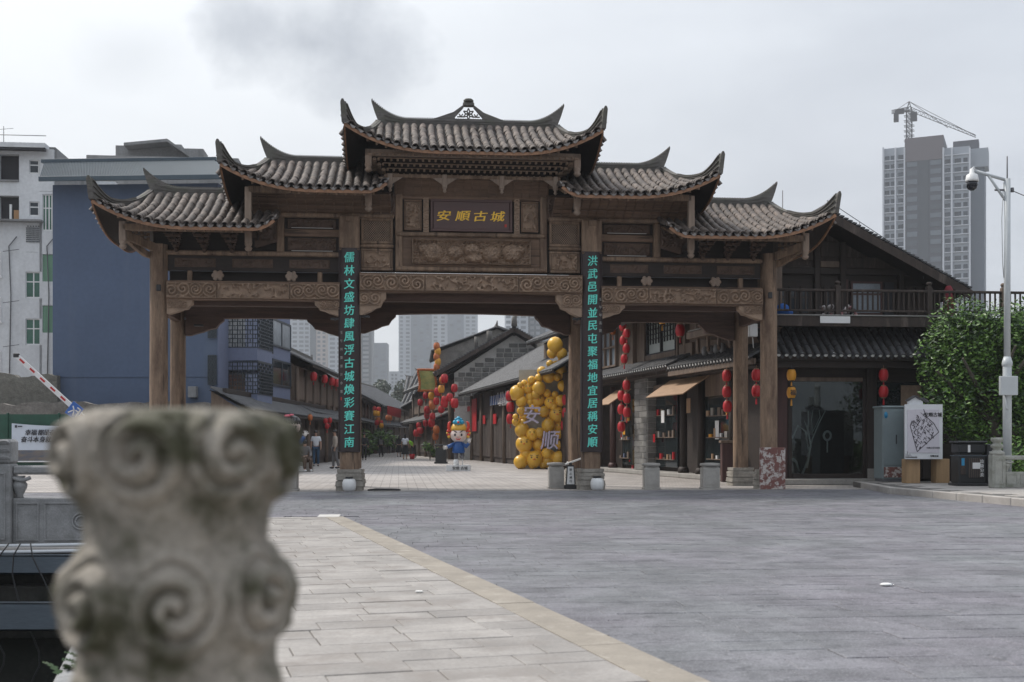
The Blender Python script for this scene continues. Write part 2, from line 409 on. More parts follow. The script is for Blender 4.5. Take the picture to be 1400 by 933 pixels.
rest = MB(); ang = math.atan2(KN.y, KN.x)
for q in slabs:
    c, ln, rh = q
    Mx = Matrix.Translation((c.x, c.y, R.uniform(-.003, .004))) @ Matrix.Rotation(ang, 4, 'Z') @ Matrix.Rotation(R.uniform(-.004, .004), 4, 'X')
    g = .003
    tgt = MB() if id(q) in first else rest
    tgt.box(-ln/2+g, ln/2-g, -rh/2+g, rh/2-g, -.03, .004, .004, Mx)
    if tgt is not rest: tgt.build('paving_slab', M['slab'], pavo)
ro = rest.build('far_slabs', M['slab_far'], pavo); ro['kind'] = 'stuff'
# ---- dark plaza pavers in gate direction
FR[0] = WORLD
P0 = kpt(KSTART, 0); P1 = kpt(KEND, 0)
pl = MB().add([(P0.x, P0.y, -.016), (60, P0.y, -.016), (60, 29.3+60*.096+.9, -.016), (-22, 29.3-22*.096+.1, -.016), (-22, 14.3, -.016), (-2.4, 14.3, -.016), (P1.x, P1.y, -.016)], [(0,1,2,3,4,5,6)])
plo = pl.build('plaza', M['joint_dark'], kind='structure')
pv = []
RD, LN = .305, .61
for j in range(-99, 0):
    y0 = j*RD-.57; sh = R.uniform(0, LN)
    for i in range(-43, 70):
        x0 = i*LN+sh
        c = GATE @ Vector((x0+LN/2, y0+RD/2, 0))
        if c.y < P0.y or c.x > 40 or c.x < -21: continue
        # right of the kerb, or beyond the pale pavement
        side = (c-KP).dot(KN)
        corners = [(GATE @ Vector((x0+a*LN, y0+b*RD, 0))) for a in (0,1) for b in (0,1)]
        sm = min((k-KP).dot(KN) for k in corners)
        ok = sm > -.02 or min((k-KP).dot(KD) for k in corners) > KEND-.01
        clip = False
        if not ok:
            if max((k-KP).dot(KN) for k in corners) > .02 and (c-KP).dot(KD) < KEND: clip = True
            else: continue
        pv.append((c, x0, y0, clip))
def cliprect(x0, y0):
    pts = [GATE @ Vector((x0+a, y0+b, 0)) for a, b in ((.003,.003),(LN-.003,.003),(LN-.003,RD-.003),(.003,RD-.003))]
    o = []
    for i in range(4):
        a, b = pts[i], pts[(i+1)%4]; da = (a-KP).dot(KN)-.004; db = (b-KP).dot(KN)-.004
        if da >= 0: o.append(a)
        if da*db < 0: o.append(a.lerp(b, da/(da-db)))
    return o
vis = sorted([q for q in pv if q[0].y > 5.3 and abs(q[0].x/q[0].y) < .48 and not q[3]], key=lambda q: q[0].y)
first = set(id(q) for q in vis[:298]); rest = MB()
for q in pv:
    c, x0, y0, clip = q; dz = R.uniform(-.003, .003)
    if clip:
        poly = cliprect(x0, y0)
        if len(poly) >= 3: rest.prism([(p.x, p.y) for p in poly], -.03, .001, axis='z')
        continue
    tgt = MB() if id(q) in first else rest
    Mx = GATE @ Matrix.Translation((x0+LN/2, y0+RD/2, dz)) @ Matrix.Rotation(R.uniform(-.003, .003), 4, 'X') @ Matrix.Rotation(R.uniform(-.002, .002), 4, 'Y')
    tgt.box(-LN/2+.002, LN/2-.002, -RD/2+.002, RD/2-.002, -.03, .0, .004, Mx)
    if tgt is not rest: tgt.build('paver', M['plaza'], plo)
ro = rest.build('far_pavers', M['plaza'], plo); ro['kind'] = 'stuff'
# white access cover slab at the far end of the kerb band, small litter
FR[0] = WORLD
c = gp(450, 706)
Mx = Matrix.Translation((c[0], c[1], 0)) @ Matrix.Rotation(TH, 4, 'Z')
MB().box(-.18, .18, -.3, .3, -.02, .012, None, Mx).build('inspection_cover', flat('cover_white', (.55,.53,.5), .7), label='pale square inspection cover at the far tip of the tan kerb band', cat='manhole cover')
c = gp(1212, 801)
MB().lathe([(.03,.0),(.05,.01),(.03,.022)], c[0], c[1], 7, sx=1.2).build('crumpled_paper', flat('paper', (.8,.8,.78), .8), label='small crumpled white paper scrap lying on the dark plaza', cat='litter')
c = gp(573, 811)
MB().box(c[0]-.03, c[0]+.03, c[1]-.02, c[1]+.02, .005, .02, .004).build('paper_scrap', flat('paper2', (.8,.78,.74), .8), label='tiny pale paper scrap lying on the pale slab pavement', cat='litter')
# ---- pale street paving beyond the gate (small setts)
def sett_mat():
    m = bpy.data.materials.new('street_setts'); m.use_nodes = True; nt = m.node_tree; b = nt.nodes['Principled BSDF']
    g = nd(nt, 'ShaderNodeNewGeometry'); mp = nd(nt, 'ShaderNodeMapping'); mp.inputs['Rotation'].default_value = (0,0,-TH); nt.links.new(g.outputs['Position'], mp.inputs[0])
    br = nd(nt, 'ShaderNodeTexBrick'); nt.links.new(mp.outputs[0], br.inputs[0]); br.inputs['Scale'].default_value = 1
    br.inputs['Brick Width'].default_value = .5; br.inputs['Row Height'].default_value = .22; br.inputs['Mortar Size'].default_value = .012
    br.inputs['Color1'].default_value = (.50,.46,.43,1); br.inputs['Color2'].default_value = (.37,.335,.31,1); br.inputs['Mortar'].default_value = (.12,.105,.09,1)
    n = nd(nt, 'ShaderNodeTexNoise', i_Scale=.6, i_Detail=6.0); nt.links.new(g.outputs['Position'], n.inputs['Vector'])
    c = mixc(nt, 1.0, br.outputs[0], ramp(nt, n.outputs[0], [(.3, .68), (.7, 1.0)]), 'MULTIPLY')
    nt.links.new(c, b.inputs['Base Color']); b.inputs['Roughness'].default_value = .7
    bp = nd(nt, 'ShaderNodeBump', i_Strength=.5); bp.inputs['Distance'].default_value = .02; nt.links.new(br.outputs['Fac'], bp.inputs['Height']); bp.invert = True
    nt.links.new(bp.outputs[0], b.inputs['Normal']); return m
M['setts'] = sett_mat()
FR[0] = GATE
MB().add([(-30,-.50,-.004),(40,-.50,-.004),(40,200,-.004),(-30,200,-.004)], [(0,1,2,3)]).build('street_paving', M['setts'], kind='structure')
# stone threshold line in front of the gate
mb = MB().add([(-13,-.56,.0),(12.6,-.56,.0),(12.6,-.5,.0),(-13,-.5,.0)], [(0,1,2,3)])
th = mb.build('threshold', M['joint'], kind='structure')
x = -13
while x < 12.5:
    l = R.uniform(.9, 1.3); MB().box(x+.004, x+l-.004, -.56, -.2, -.03, .006+R.uniform(0,.004), .004).build('threshold_stone', M['slab'], th); x += l
# ================================================================ ARCHWAY GATE
FR[0] = GATE
gate = thing('archway_gate', 'large weathered timber memorial archway with five upturned grey tile roofs spanning the plaza', 'archway', 0, 0)
YM, YH = 1.25, 2.7
def relief(mb, x0, x1, z0, z1, y, depth=.05, style='scroll', seed=0, cell=.016, mask=None, frame=.03):
    nu = max(8, int((x1-x0)/cell)); nv = max(6, int((z1-z0)/cell)); H = z1-z0
    rr = random.Random(seed); cs = []
    sp = min(H*.8, .3) if style == 'scroll' else .16
    nx = max(1, round((x1-x0)/sp)); nz = max(1, round(H/sp))
    for i in range(nx):
        for j in range(nz):
            cs.append((x0+(i+.5+rr.uniform(-.18,.18))*(x1-x0)/nx, z0+(j+.5+rr.uniform(-.15,.15))*H/nz, rr.choice((-1,1)), rr.uniform(0,6), sp*rr.uniform(.42,.6)))
    def fn(u, v):
        x = x0+u*(x1-x0); z = z0+v*H
        e = min(x-x0, x1-x, z-z0, z1-z)
        if e < frame: h = .85 if e > .004 else .4
        elif style == 'scroll':
            b = min(cs, key=lambda c: (c[0]-x)**2+(c[1]-z)**2); ddx, ddz = x-b[0], z-b[1]; r = math.hypot(ddx, ddz); t = math.atan2(ddz, ddx)
            h = .5+.5*math.sin(r/(b[4]*.55)*2*PI+t*b[2]+b[3])
            h = h**.7*.8*(1-.4*min(1, r/b[4]))+.12*noise.noise(Vector((x*30, z*30, seed)))+.1
        elif style == 'figure':
            n = abs(noise.noise(Vector((x*9+seed, z*9, seed*1.7))))*1.6; m = noise.noise(Vector((x*22, z*20, seed+3.1)))
            h = max(0, min(1, .85-n*1.5+m*.4))
            if noise.noise(Vector((x*5, z*6, seed+9))) < -.12: h *= .25
        elif style == 'beast':
            h = 0
            for i, cx in enumerate(np_):
                ddx = (x-cx[0])/cx[2]; ddz = (z-cx[1])/cx[3]; q = 1-ddx*ddx-ddz*ddz
                if q > 0: h = max(h, math.sqrt(q))
            h = h*.8+.35*abs(noise.noise(Vector((x*11, z*11, 5))))+.18*noise.noise(Vector((x*28, z*28, 2)))
        elif style == 'ray':
            h = .5+.4*math.sin(noise.noise(Vector((x*4, z*4, seed)))*16)+.1*noise.noise(Vector((x*20, z*20, 1)))
        if style != 'beast' and e >= frame: h = max(0, min(1, (h-.28)/.34)); h = h*h*(3-2*h)
        return (x, y-depth*h, z)
    np_ = [(x0+.17*(x1-x0), z0+.48*H, .26, .24), (x0+.1*(x1-x0), z0+.62*H, .14, .13), (x0+.36*(x1-x0), z0+.5*H, .2, .16), (x0+.5*(x1-x0), z0+.6*H, .2, .16),
           (x0+.52*(x1-x0), z0+.25*H, .22, .12), (x0+.67*(x1-x0), z0+.45*H, .24, .2), (x0+.84*(x1-x0), z0+.5*H, .25, .22), (x0+.91*(x1-x0), z0+.62*H, .12, .12)]
    mb.grid(nu, nv, fn)
    return mb
# ---- columns
def stepcol(x, y, r, z0, z1, name='column', m=M['timber'], n=20, seed=0):
    mb = MB(); k = 14
    def fn(u, v):
        t = 2*PI*u; z = z0+v*(z1-z0); q = r*(1-.05*v)*(1+.018*noise.noise(Vector((math.cos(t)*2+seed, math.sin(t)*2, z*.9)))+.012*math.sin(t*7+seed))
        return (x+q*math.cos(t), y+q*math.sin(t), z)
    mb.grid(24, k, fn); mb.add([fn(i/24, 1) for i in range(24)], [tuple(range(24))])
    return mb.build(name, m, gate)
def foot_stone(x, y, r, h, seed):
    mb = MB(); rr = random.Random(seed)
    prof = []
    z = 0; steps = [(1.12, .12), (1.2, .02), (1.16, .10), (1.02, .03), (1.1, .09), (1.12, .06), (1.0, .04), (1.05, .08)]
    tot = sum(s[1] for s in steps)
    for f, dh in steps:
        prof.append((r*f, z/tot*h)); z += dh; prof.append((r*f*.985, z/tot*h))
    def sq(t): return 1/max(abs(math.cos(t)), abs(math.sin(t)))**.75
    n = 32; vs = []
    for rad, zz in prof:
        for j in range(n):
            t = 2*PI*j/n; q = rad*sq(t)*(1+.05*noise.noise(Vector((math.cos(t)*1.7, math.sin(t)*1.7, zz*6+seed))))
            vs.append((x+q*math.cos(t), y+q*math.sin(t), zz))
    k = len(prof)
    mb.add(vs, [(i*n+j, i*n+(j+1)%n, (i+1)*n+(j+1)%n, (i+1)*n+j) for i in range(k-1) for j in range(n)]+[tuple((k-1)*n+j for j in range(n))], False)
    return mb.build('foot_stone', M['stone'], gate)
CI, CO = 3.06, 7.74
for sg in (-1, 1):
    # inner front: square timber pillar head and round shaft
    stepcol(sg*CI, 0, .25, .5, 6.87, seed=sg)
    MB().box(sg*CI-.26, sg*CI+.26, -.24, .24, 6.0, 6.88, .03).box(sg*CI-.10, sg*CI+.10, -.27, .25, 6.72, 6.86).build('column_head', M['timber'], gate)
    stepcol(sg*CO, 0, .225, .0 if sg < 0 else .35, 6.1, seed=3*sg, m=M['timber'])
    stepcol(sg*CI, 2.5, .21, .5, 6.0, seed=5*sg); stepcol(sg*CO, 2.5, .21, .5, 6.0, seed=7*sg)
    foot_stone(sg*CI, 0, .31, .54, 3+sg); foot_stone(sg*CO, 0, .30, .5, 6+sg)
    foot_stone(sg*CI, 2.5, .28, .48, 9+sg); foot_stone(sg*CO, 2.5, .31, .5, 12+sg)
# notches in outer columns
for sg in (-1, 1):
    MB().box(sg*CO-.03*sg-.05, sg*CO-.03*sg+.06, -.235, -.1, 4.93, 5.09).build('mortise_hole', M['black'], gate)
# ---- couplet boards
def text_mesh(s, size, depth, mat_, bold=.0, rot=None):
    c = bpy.data.curves.new('lettering', 'FONT'); c.body = s; c.size = size; c.extrude = depth; c.align_x = 'CENTER'; c.align_y = 'CENTER'
    c.resolution_u = 3; o = bpy.data.objects.new('lettering', c); sc.collection.objects.link(o)
    me = bpy.data.meshes.new_from_object(o.evaluated_get(bpy.context.evaluated_depsgraph_get())); bpy.data.objects.remove(o)
    if bold:
        vs = [v.co.copy() for v in me.vertices]; fs = [tuple(p.vertices) for p in me.polygons]; V = []; Fc = []
        for k, (a, b) in enumerate(((0,0), (bold,0), (-bold,0), (0,bold*.6))):
            n0 = len(V); V += [(v.x+a, v.y+b, v.z-.0009*k) for v in vs]; Fc += [tuple(i+n0 for i in f) for f in fs]
        me.clear_geometry(); me.from_pydata(V, [], Fc)
    me.materials.clear(); me.materials.append(mat_); return me
def put_text(s, size, m, parent, x, y, z, bold=.0, name='character', rot=0, sx=1, shear=0, sz=1, lab=None):
    """upright lettering facing -y of the current frame"""
    me = text_mesh(s, size, .006, m, bold)
    cx = sum(v.co.x for v in me.vertices)/len(me.vertices); cy = (max(v.co.y for v in me.vertices)+min(v.co.y for v in me.vertices))/2
    cx = (max(v.co.x for v in me.vertices)+min(v.co.x for v in me.vertices))/2
    S = Matrix(((sx, shear, 0, 0), (0, sz, 0, 0), (0, 0, 1, 0), (0, 0, 0, 1)))
    me.transform(Matrix.Rotation(rot, 4, 'Z') @ S @ Matrix.Translation((-cx, -cy, 0)))
    o = inst(me, name, parent, Matrix.Translation((x, y, z)) @ Matrix.Rotation(PI/2, 4, 'X'))
    if lab: o['label'] = lab
    return o
for sg, txt in ((-1, '儒林文盛坊肆風浮古城煥彩賽江南'), (1, '洪武邑開並民屯聚福地宜居稱安順')):
    x = sg*CI; mb = MB()
    def bf(u, v):
        a = (u-.5)*1.9; return (x+.262*math.sin(a)/math.sin(.95), -.02-.27*math.cos(a)-.0, .99+v*5.05)
    mb.grid(12, 1, bf); 
    # rims
    mb.box(x-.272, x-.25, -.20, -.02, .98, 6.05); mb.box(x+.25, x+.272, -.20, -.02, .98, 6.05); mb.box(x-.262, x+.262, -.26, -.05, .965, .99); mb.box(x-.262, x+.262, -.26, -.05, 6.04, 6.06)
    b = mb.build('couplet_board', M['board'], gate)
    zs = [5.82-i*(5.82-1.22)/14 for i in range(15)]
    for ch, z in zip(txt, zs):
        put_text(ch, .285, M['teal'], b, x, -.306, z, .006, rot=.07, sx=.92, shear=.12, sz=.96)
    mn = '壬午仲夏黄河水書' if sg < 0 else '壬午年孟夏'
    for i, ch in enumerate(mn):
        put_text(ch, .085, flat('pale_signature', (.35,.33,.3)), b, x+(-.19 if sg < 0 else .21), -.245, (3.95-i*.21) if sg < 0 else 4.85-i*.2, .001, rot=.05)
    if sg < 0: MB().box(x-.215, x-.165, -.24, -.22, 2.26, 2.34).build('seal', M['seal'], b)
# ---- lintels with carved fronts
def lintel(x0, x1, z0, z1, y0, y1, seed, arch=.0, dark=False):
    mb = MB(); m = M['carved_dark'] if dark else M['carved']
    n = 20; top = [(x1, z1), (x0, z1)]
    bot = [(x0+(x1-x0)*i/n, z0+arch*math.sin(PI*i/n)) for i in range(n+1)]
    mb.prism(bot+top, y0, y1)
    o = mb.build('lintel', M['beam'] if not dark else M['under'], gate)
    if not dark:
        W = x1-x0; h = z1-z0; zb = z0+arch*.6+.03
        for a, b_, st in ((0, .29, 'scroll'), (.29, .71, 'figure'), (.71, 1.0, 'scroll')):
            r = MB(); relief(r, x0+W*a+.01, x0+W*b_-.01, zb, z1-.05, y0-.006, .09, st, seed+int(a*10)); r.build('carving', m, o)
    return o
def bracket(xc, sgn, z1, w, h, y0, y1, seed, dark=False):
    """carved corner bracket hanging under a lintel next to a column; sgn=+1 grows to +x"""
    P = [(0,0), (w,0), (w,-h*.25), (w*.88,-h*.42), (w*.80,-h*.62), (w*.6,-h*.70), (w*.45,-h*.82), (w*.28,-h*.9), (w*.12,-h), (0,-h)]
    poly = [(xc+sgn*a, z1+b) for a, b in P]
    if sgn > 0: poly = poly[::-1]
    mb = MB(); mb.prism(poly, y0, y1)
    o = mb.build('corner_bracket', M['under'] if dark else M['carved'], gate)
    if not dark:
        r = MB(); a, b_ = sorted((xc+sgn*.01, xc+sgn*w*.78)); relief(r, a, b_, z1-h*.58, z1-.01, y0-.004, .07, 'scroll', seed, frame=.012); r.build('carving', M['carved'], o)
    return o
for sg in (-1, 1):
    a, b_ = sorted((sg*(CI+.24), sg*(CO-.22)))
    lintel(a, b_, 4.72, 5.2, -.2, .12, 40+sg, .03)
    bracket(a, 1, 4.74, .62, .36, -.17, .1, 50+sg); bracket(b_, -1, 4.74, .62, .36, -.17, .1, 60+sg)
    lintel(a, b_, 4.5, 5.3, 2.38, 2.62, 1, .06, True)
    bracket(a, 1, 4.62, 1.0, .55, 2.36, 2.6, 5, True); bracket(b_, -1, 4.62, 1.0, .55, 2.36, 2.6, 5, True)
    # tie beams front to back
    for cx in (CI, CO):
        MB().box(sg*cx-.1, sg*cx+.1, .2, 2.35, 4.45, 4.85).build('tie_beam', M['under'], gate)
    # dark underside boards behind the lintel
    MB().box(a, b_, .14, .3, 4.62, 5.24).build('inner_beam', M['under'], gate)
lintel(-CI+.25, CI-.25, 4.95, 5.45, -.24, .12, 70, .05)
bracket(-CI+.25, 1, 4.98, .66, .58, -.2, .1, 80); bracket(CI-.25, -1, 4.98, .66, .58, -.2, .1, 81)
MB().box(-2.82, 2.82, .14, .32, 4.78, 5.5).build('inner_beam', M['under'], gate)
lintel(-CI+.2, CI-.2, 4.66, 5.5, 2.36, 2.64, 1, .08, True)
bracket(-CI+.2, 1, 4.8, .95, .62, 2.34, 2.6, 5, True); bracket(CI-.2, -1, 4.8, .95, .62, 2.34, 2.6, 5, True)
# ---- side bays
def bxs(sg, x0, x1, y0, y1, z0, z1, c=None, mb=None):
    a, b_ = sorted((sg*x0, sg*x1)); return (mb or MB()).box(a, b_, y0, y1, z0, z1, c)
for sg in (-1, 1):
    # thin carved rail on lintel, posts and studs in the gap
    for px_ in (3.8, 6.99): bxs(sg, px_-.06, px_+.06, -.05, .08, 5.205, 5.47).build('short_post', M['timber'], gate)
    for px_ in (4.5, 6.3):
        mb = MB()
        for dx_, dz_, r_ in ((0,0,.1),(-.1,.0,.055),(.1,.0,.055),(-.06,.075,.055),(.06,.075,.055),(-.06,-.075,.055),(.06,-.075,.055)):
            mb.lathe([(r_*.98,-.04),(r_,.0),(r_*.7,.03),(r_*.3,.02)], 0, 0, 12, Matrix.Translation((sg*px_+dx_, -.1, 5.35+dz_)) @ Matrix.Rotation(PI/2, 4, 'X'))
        mb.build('flower_stud', M['timber_pale'], gate)
    bxs(sg, CI+.2, CO-.2, .02, .08, 5.46, 5.5).build('iron_strip', M['iron'], gate)
    b0 = bxs(sg, CI+.2, CO-.2, .0, .07, 5.475, 5.86).build('upper_plank', M['dark'], gate)
    for k in range(3):
        r = MB(); xa = CI+.5+k*1.4; a, b_ = sorted((sg*xa, sg*(xa+1.0))); relief(r, a, b_, 5.56, 5.78, -.004, .03, 'figure', 90+k); r.build('carving', M['carved_dark'], b0)
    bxs(sg, CI+.2, CO-.18, -.12, .08, 5.85, 5.965, .03).build('round_rail', M['timber'], gate)
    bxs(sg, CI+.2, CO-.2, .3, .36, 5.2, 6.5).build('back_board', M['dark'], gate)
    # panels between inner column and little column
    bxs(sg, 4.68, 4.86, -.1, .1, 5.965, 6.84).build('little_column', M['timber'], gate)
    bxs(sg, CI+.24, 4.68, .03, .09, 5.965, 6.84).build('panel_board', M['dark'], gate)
    bxs(sg, CI+.24, 4.68, -.05, .03, 6.36, 6.54).build('middle_rail', M['beam'], gate)
    for z0, z1, s_ in ((6.57, 6.80, 3), (6.02, 6.33, 4)):
        r = MB(); a, b_ = sorted((sg*(CI+.34), sg*4.6)); relief(r, a, b_, z0, z1, .02, .04, 'figure', 20+s_+sg); r.build('carving', M['carved_dark'], gate)
    mb = MB(); bxs(sg, CI+.42, 4.5, -.06, -.045, 6.565, 6.58, 0, mb); bxs(sg, CI+.42, 4.5, -.06, -.045, 5.99, 6.005, 0, mb)
    mb.build('light_strip', flat('aluminium_strip', (.5,.46,.42), .4), gate)
    # carved wing board between little column and the hanging post
    a, b_ = sorted((sg*4.86, sg*5.55))
    P = [(4.86, 6.75), (5.55, 6.75), (5.55, 6.2), (5.35, 6.05), (4.86, 6.2)] if True else None
    poly = [(sg*x, z) for x, z in P]
    if sg > 0: poly = poly[::-1]
    wb = MB().prism(poly, -.12, -.04).build('wing_board', M['carved_dark'], gate)
    r = MB(); relief(r, a+.02, b_-.02, 6.22, 6.72, -.122, .04, 'ray', 7); r.build('carving', M['carved_dark'], wb)
    # mid coving with ribs
    mb = MB()
    def cov(u, v, x0=2.05, x1=5.5):
        x = sg*(x0+(x1-x0)*u); return (x, -.08-.75*(v**1.6), 6.93+.36*v)
    mb.grid(8, 6, cov, True, flip=sg < 0)
    cv = mb.build('coving', M['beam'], gate)
    rb = MB(); k = 15
    for i in range(k+1):
        u = i/k; pts = [cov(u, v) for v in (0, .25, .5, .75, 1)]
        for p, q in zip(pts, pts[1:]): rb.bar((p[0], p[1]-.01, p[2]-.01), (q[0], q[1]-.01, q[2]-.01), .03, .03)
    for v in (.5,):
        p, q = cov(0, v), cov(1, v); rb.bar((p[0], p[1]-.012, p[2]-.012), (q[0], q[1]-.012, q[2]-.012), .03, .03)
    rb.build('ribs', M['beam'], cv)['kind'] = 'stuff'
    bxs(sg, 1.95, 5.6, -.16, .08, 6.83, 6.94, .03).build('round_rail', M['timber'], gate)
    bxs(sg, 2.57, 5.45, -.98, -.86, 7.24, 7.40).build('eave_beam', M['timber'], gate)
    bxs(sg, 5.45, 8.4, -.98, -.86, 6.28, 6.44).build('eave_beam', M['timber'], gate)
    bxs(sg, 1.9, 5.5, .1, .2, 6.0, 7.7).build('back_board', M['dark'], gate)
    # hanging posts
    def hang(x, y, z0, z1):
        mb = MB(); mb.box(x-.08, x+.08, y-.08, y+.08, z0+.2, z1, .012); p = [(.02, 0), (.07, .03), (.095, .08), (.06, .12), (.085, .15), (.09, .2), (.08, .22)]
        mb.lathe([(r, z0+z) for r, z in p], x, y, 12); return mb.build('hanging_post', M['timber_pale'], gate)
    hang(sg*8.4, -.9, 5.83, 6.5); hang(sg*5.45, -.9, 5.82, 7.38); hang(sg*2.57, -.9, 6.84, 7.42); hang(sg*2.57, -.9, 7.8, 8.36)
    hang(sg*8.4, 3.4, 5.83, 6.5)
    # beams that carry the hanging posts
    for x, z in ((5.45, 6.1), (2.57, 7.05), (2.57, 7.95)):
        bxs(sg, x-.05, x+.05, -.86, .1, z, z+.16).build('cantilever_arm', M['dark'], gate)
    MB().bar((sg*7.74, -.05, 5.98), (sg*8.4, -.85, 6.2), .09, .2).build('cantilever_arm', M['timber'], gate)
    # curved elbow from the outer column
    mb = MB(); pts = [(sg*(7.9), 0, 5.82), (sg*8.05, -.1, 5.86), (sg*8.22, -.4, 6.0), (sg*8.38, -.8, 6.16)]
    for p, q in zip(pts, pts[1:]): mb.bar(p, q, .1, .15)
    mb.build('elbow_brace', M['timber'], gate)
    # bracket sets under the lower roof
    for bxx in (5.95, 6.62, 7.3):
        mb = MB()
        for k in range(4):
            zz = 6.02+k*.1; hw = .08+k*.055; yo = -.12-k*.2
            mb.box(sg*bxx-hw, sg*bxx+hw, yo-.06, yo+.02, zz, zz+.07, .01)
            mb.box(sg*bxx-.035, sg*bxx+.035, yo-.12, .1, zz, zz+.06, .006)
            for q in (-1, 1): mb.box(sg*bxx+q*hw-.03, sg*bxx+q*hw+.03, yo-.08, yo+.03, zz+.07, zz+.11, .006)
        mb.lathe([(.02, 5.9), (.06, 5.95), (.05, 6.02)], sg*bxx, -.12, 8)
        mb.build('bracket_set', M['carved_dark'], gate)
    mb = MB()
    for k in range(3):
        for q in range(4):
            x = 7.95+q*.11; y = -.25-q*.15
            mb.box(sg*x-.035, sg*x+.035, y-.04, y+.04, 6.05+k*.11, 6.12+k*.11, .006)
        mb.box(sg*7.9-.02, sg*8.36+.02, -.5, -.44, 6.12+k*.11, 6.14+k*.11, 0)
    mb.build('corner_brackets', M['timber'], gate)
    # fillers above the lower bay so nothing is see-through
    bxs(sg, 5.5, 7.9, .1, .18, 5.96, 6.75).build('back_board', M['dark'], gate)
# ---- central superstructure
for sg in (-1, 1):
    bxs(sg, 1.74, 1.92, -.14, .1, 5.52, 7.45, .02).build('frame_post', M['timber'], gate)
    bxs(sg, 1.92, CI-.26, .03, .1, 5.5, 6.9).build('panel_board', M['dark'], gate)
    # lattice window
    a, b_ = sorted((sg*1.98, sg*2.78))
    fr = MB(); fr.box(a, b_, -.08, .02, 6.78, 6.85).box(a, b_, -.08, .02, 6.2, 6.27).box(a, a+.07, -.08, .02, 6.27, 6.78).box(b_-.07, b_, -.08, .02, 6.27, 6.78)
    fo = fr.build('lattice_frame', M['timber'], gate)
    la = MB(); W = b_-a-.14; x0 = a+.07
    for i in range(12):
        for j in range(8):
            cx = x0+(i+.5)*W/12; cz = 6.27+(j+.5)*.51/8
            la.bar((cx-W/24, -.03, cz), (cx, -.03, cz+.032), .012, .012, (0,1,0)); la.bar((cx, -.03, cz+.032), (cx+W/24, -.03, cz), .012, .012, (0,1,0))
            la.bar((cx-W/24, -.03, cz), (cx, -.03, cz-.032), .012, .012, (0,1,0)); la.bar((cx, -.03, cz-.032), (cx+W/24, -.03, cz), .012, .012, (0,1,0))
    la.build('lattice', M['carved'], fo)
    MB().box(a-.02, b_+.02, -.12, .03, 6.1, 6.19, .03).build('round_rail', M['timber'], gate)
    fr = MB(); fr.box(a, b_, -.08, .02, 6.02, 6.08).box(a, b_, -.08, .02, 5.53, 5.6).box(a, a+.07, -.08, .02, 5.6, 6.02).box(b_-.07, b_, -.08, .02, 5.6, 6.02)
    fo = fr.build('panel_frame', M['timber'], gate)
    r = MB(); relief(r, a+.07, b_-.07, 5.6, 6.02, -.01, .1, 'figure', 33+sg); r.build('carving', M['carved'], fo)
    # wing boards beside the plaque band
    P = [(1.92, 7.5), (2.5, 7.5), (2.5, 7.0), (2.3, 6.85), (1.92, 6.9)]
    poly = [(sg*x, z) for x, z in P]
    if sg > 0: poly = poly[::-1]
    wb = MB().prism(poly, -.12, -.04).build('wing_board', M['carved_dark'], gate)
    a2, b2 = sorted((sg*1.95, sg*2.48)); r = MB(); relief(r, a2, b2, 7.0, 7.47, -.122, .04, 'ray', 3); r.build('carving', M['carved_dark'], wb)
    # plaque neighbours
    a3, b3 = sorted((sg*1.08, sg*1.22)); r = MB(); r.box(a3, b3, -.1, 0, 6.5, 7.38); relief(r, a3, b3, 6.5, 7.38, -.102, .03, 'scroll', 12, cell=.014, frame=.01); r.build('carved_stile', M['carved'], gate)
    a4, b4 = sorted((sg*1.26, sg*1.70)); fr = MB(); fr.box(a4, b4, -.1, -.02, 7.27, 7.33).box(a4, b4, -.1, -.02, 6.55, 6.6).box(a4, a4+.04, -.1, -.02, 6.6, 7.27).box(b4-.04, b4, -.1, -.02, 6.6, 7.27)
    fo = fr.build('panel_frame', M['beam'], gate); r = MB(); relief(r, a4+.04, b4-.04, 6.6, 7.27, -.03, .09, 'figure', 8+sg); r.build('carving', M['carved'], fo)
MB().box(-1.92, 1.92, .0, .08, 5.5, 7.5).build('panel_board', M['dark'], gate)
pq = MB().box(-.98, .97, -.13, -.03, 6.56, 7.31, .02).box(-1.04, 1.03, -.16, -.1, 7.28, 7.34).box(-1.04, 1.03, -.16, -.1, 6.53, 6.59).box(-1.04, -.98, -.16, -.1, 6.59, 7.28).box(.97, 1.03, -.16, -.1, 6.59, 7.28).build('plaque', M['plaque'], gate)
for ch, x in zip('安順古城', (-.70, -.22, .22, .66)): put_text(ch, .38, M['gold'], pq, x, -.138, 6.93, .008, rot=.05, sx=.98, shear=.18, sz=.72)
MB().box(.83, .89, -.142, -.13, 6.66, 6.73).build('seal', M['seal'], pq)
for z0, z1 in ((6.39, 6.5), (5.52, 5.64)): MB().box(-1.9, 1.9, -.18, .02, z0, z1, .03).build('round_rail', M['timber'], gate)
MB().box(-1.74, 1.74, -.12, .0, 7.34, 7.42).build('rail', M['beam'], gate)
fr = MB(); 
for a, b_ in ((-1.74, -1.5), (1.5, 1.74)): fr.box(a, b_, -.1, 0, 5.64, 6.39)
fr.box(-1.5, 1.5, -.12, 0, 6.33, 6.39).box(-1.5, 1.5, -.12, 0, 5.64, 5.7)
fo = fr.build('lion_panel_frame', M['beam'], gate)
r = MB(); relief(r, -1.5, 1.5, 5.7, 6.33, -.02, .3, 'beast', 3, cell=.014, frame=.02); r.build('lion_carving', M['carved'], fo)
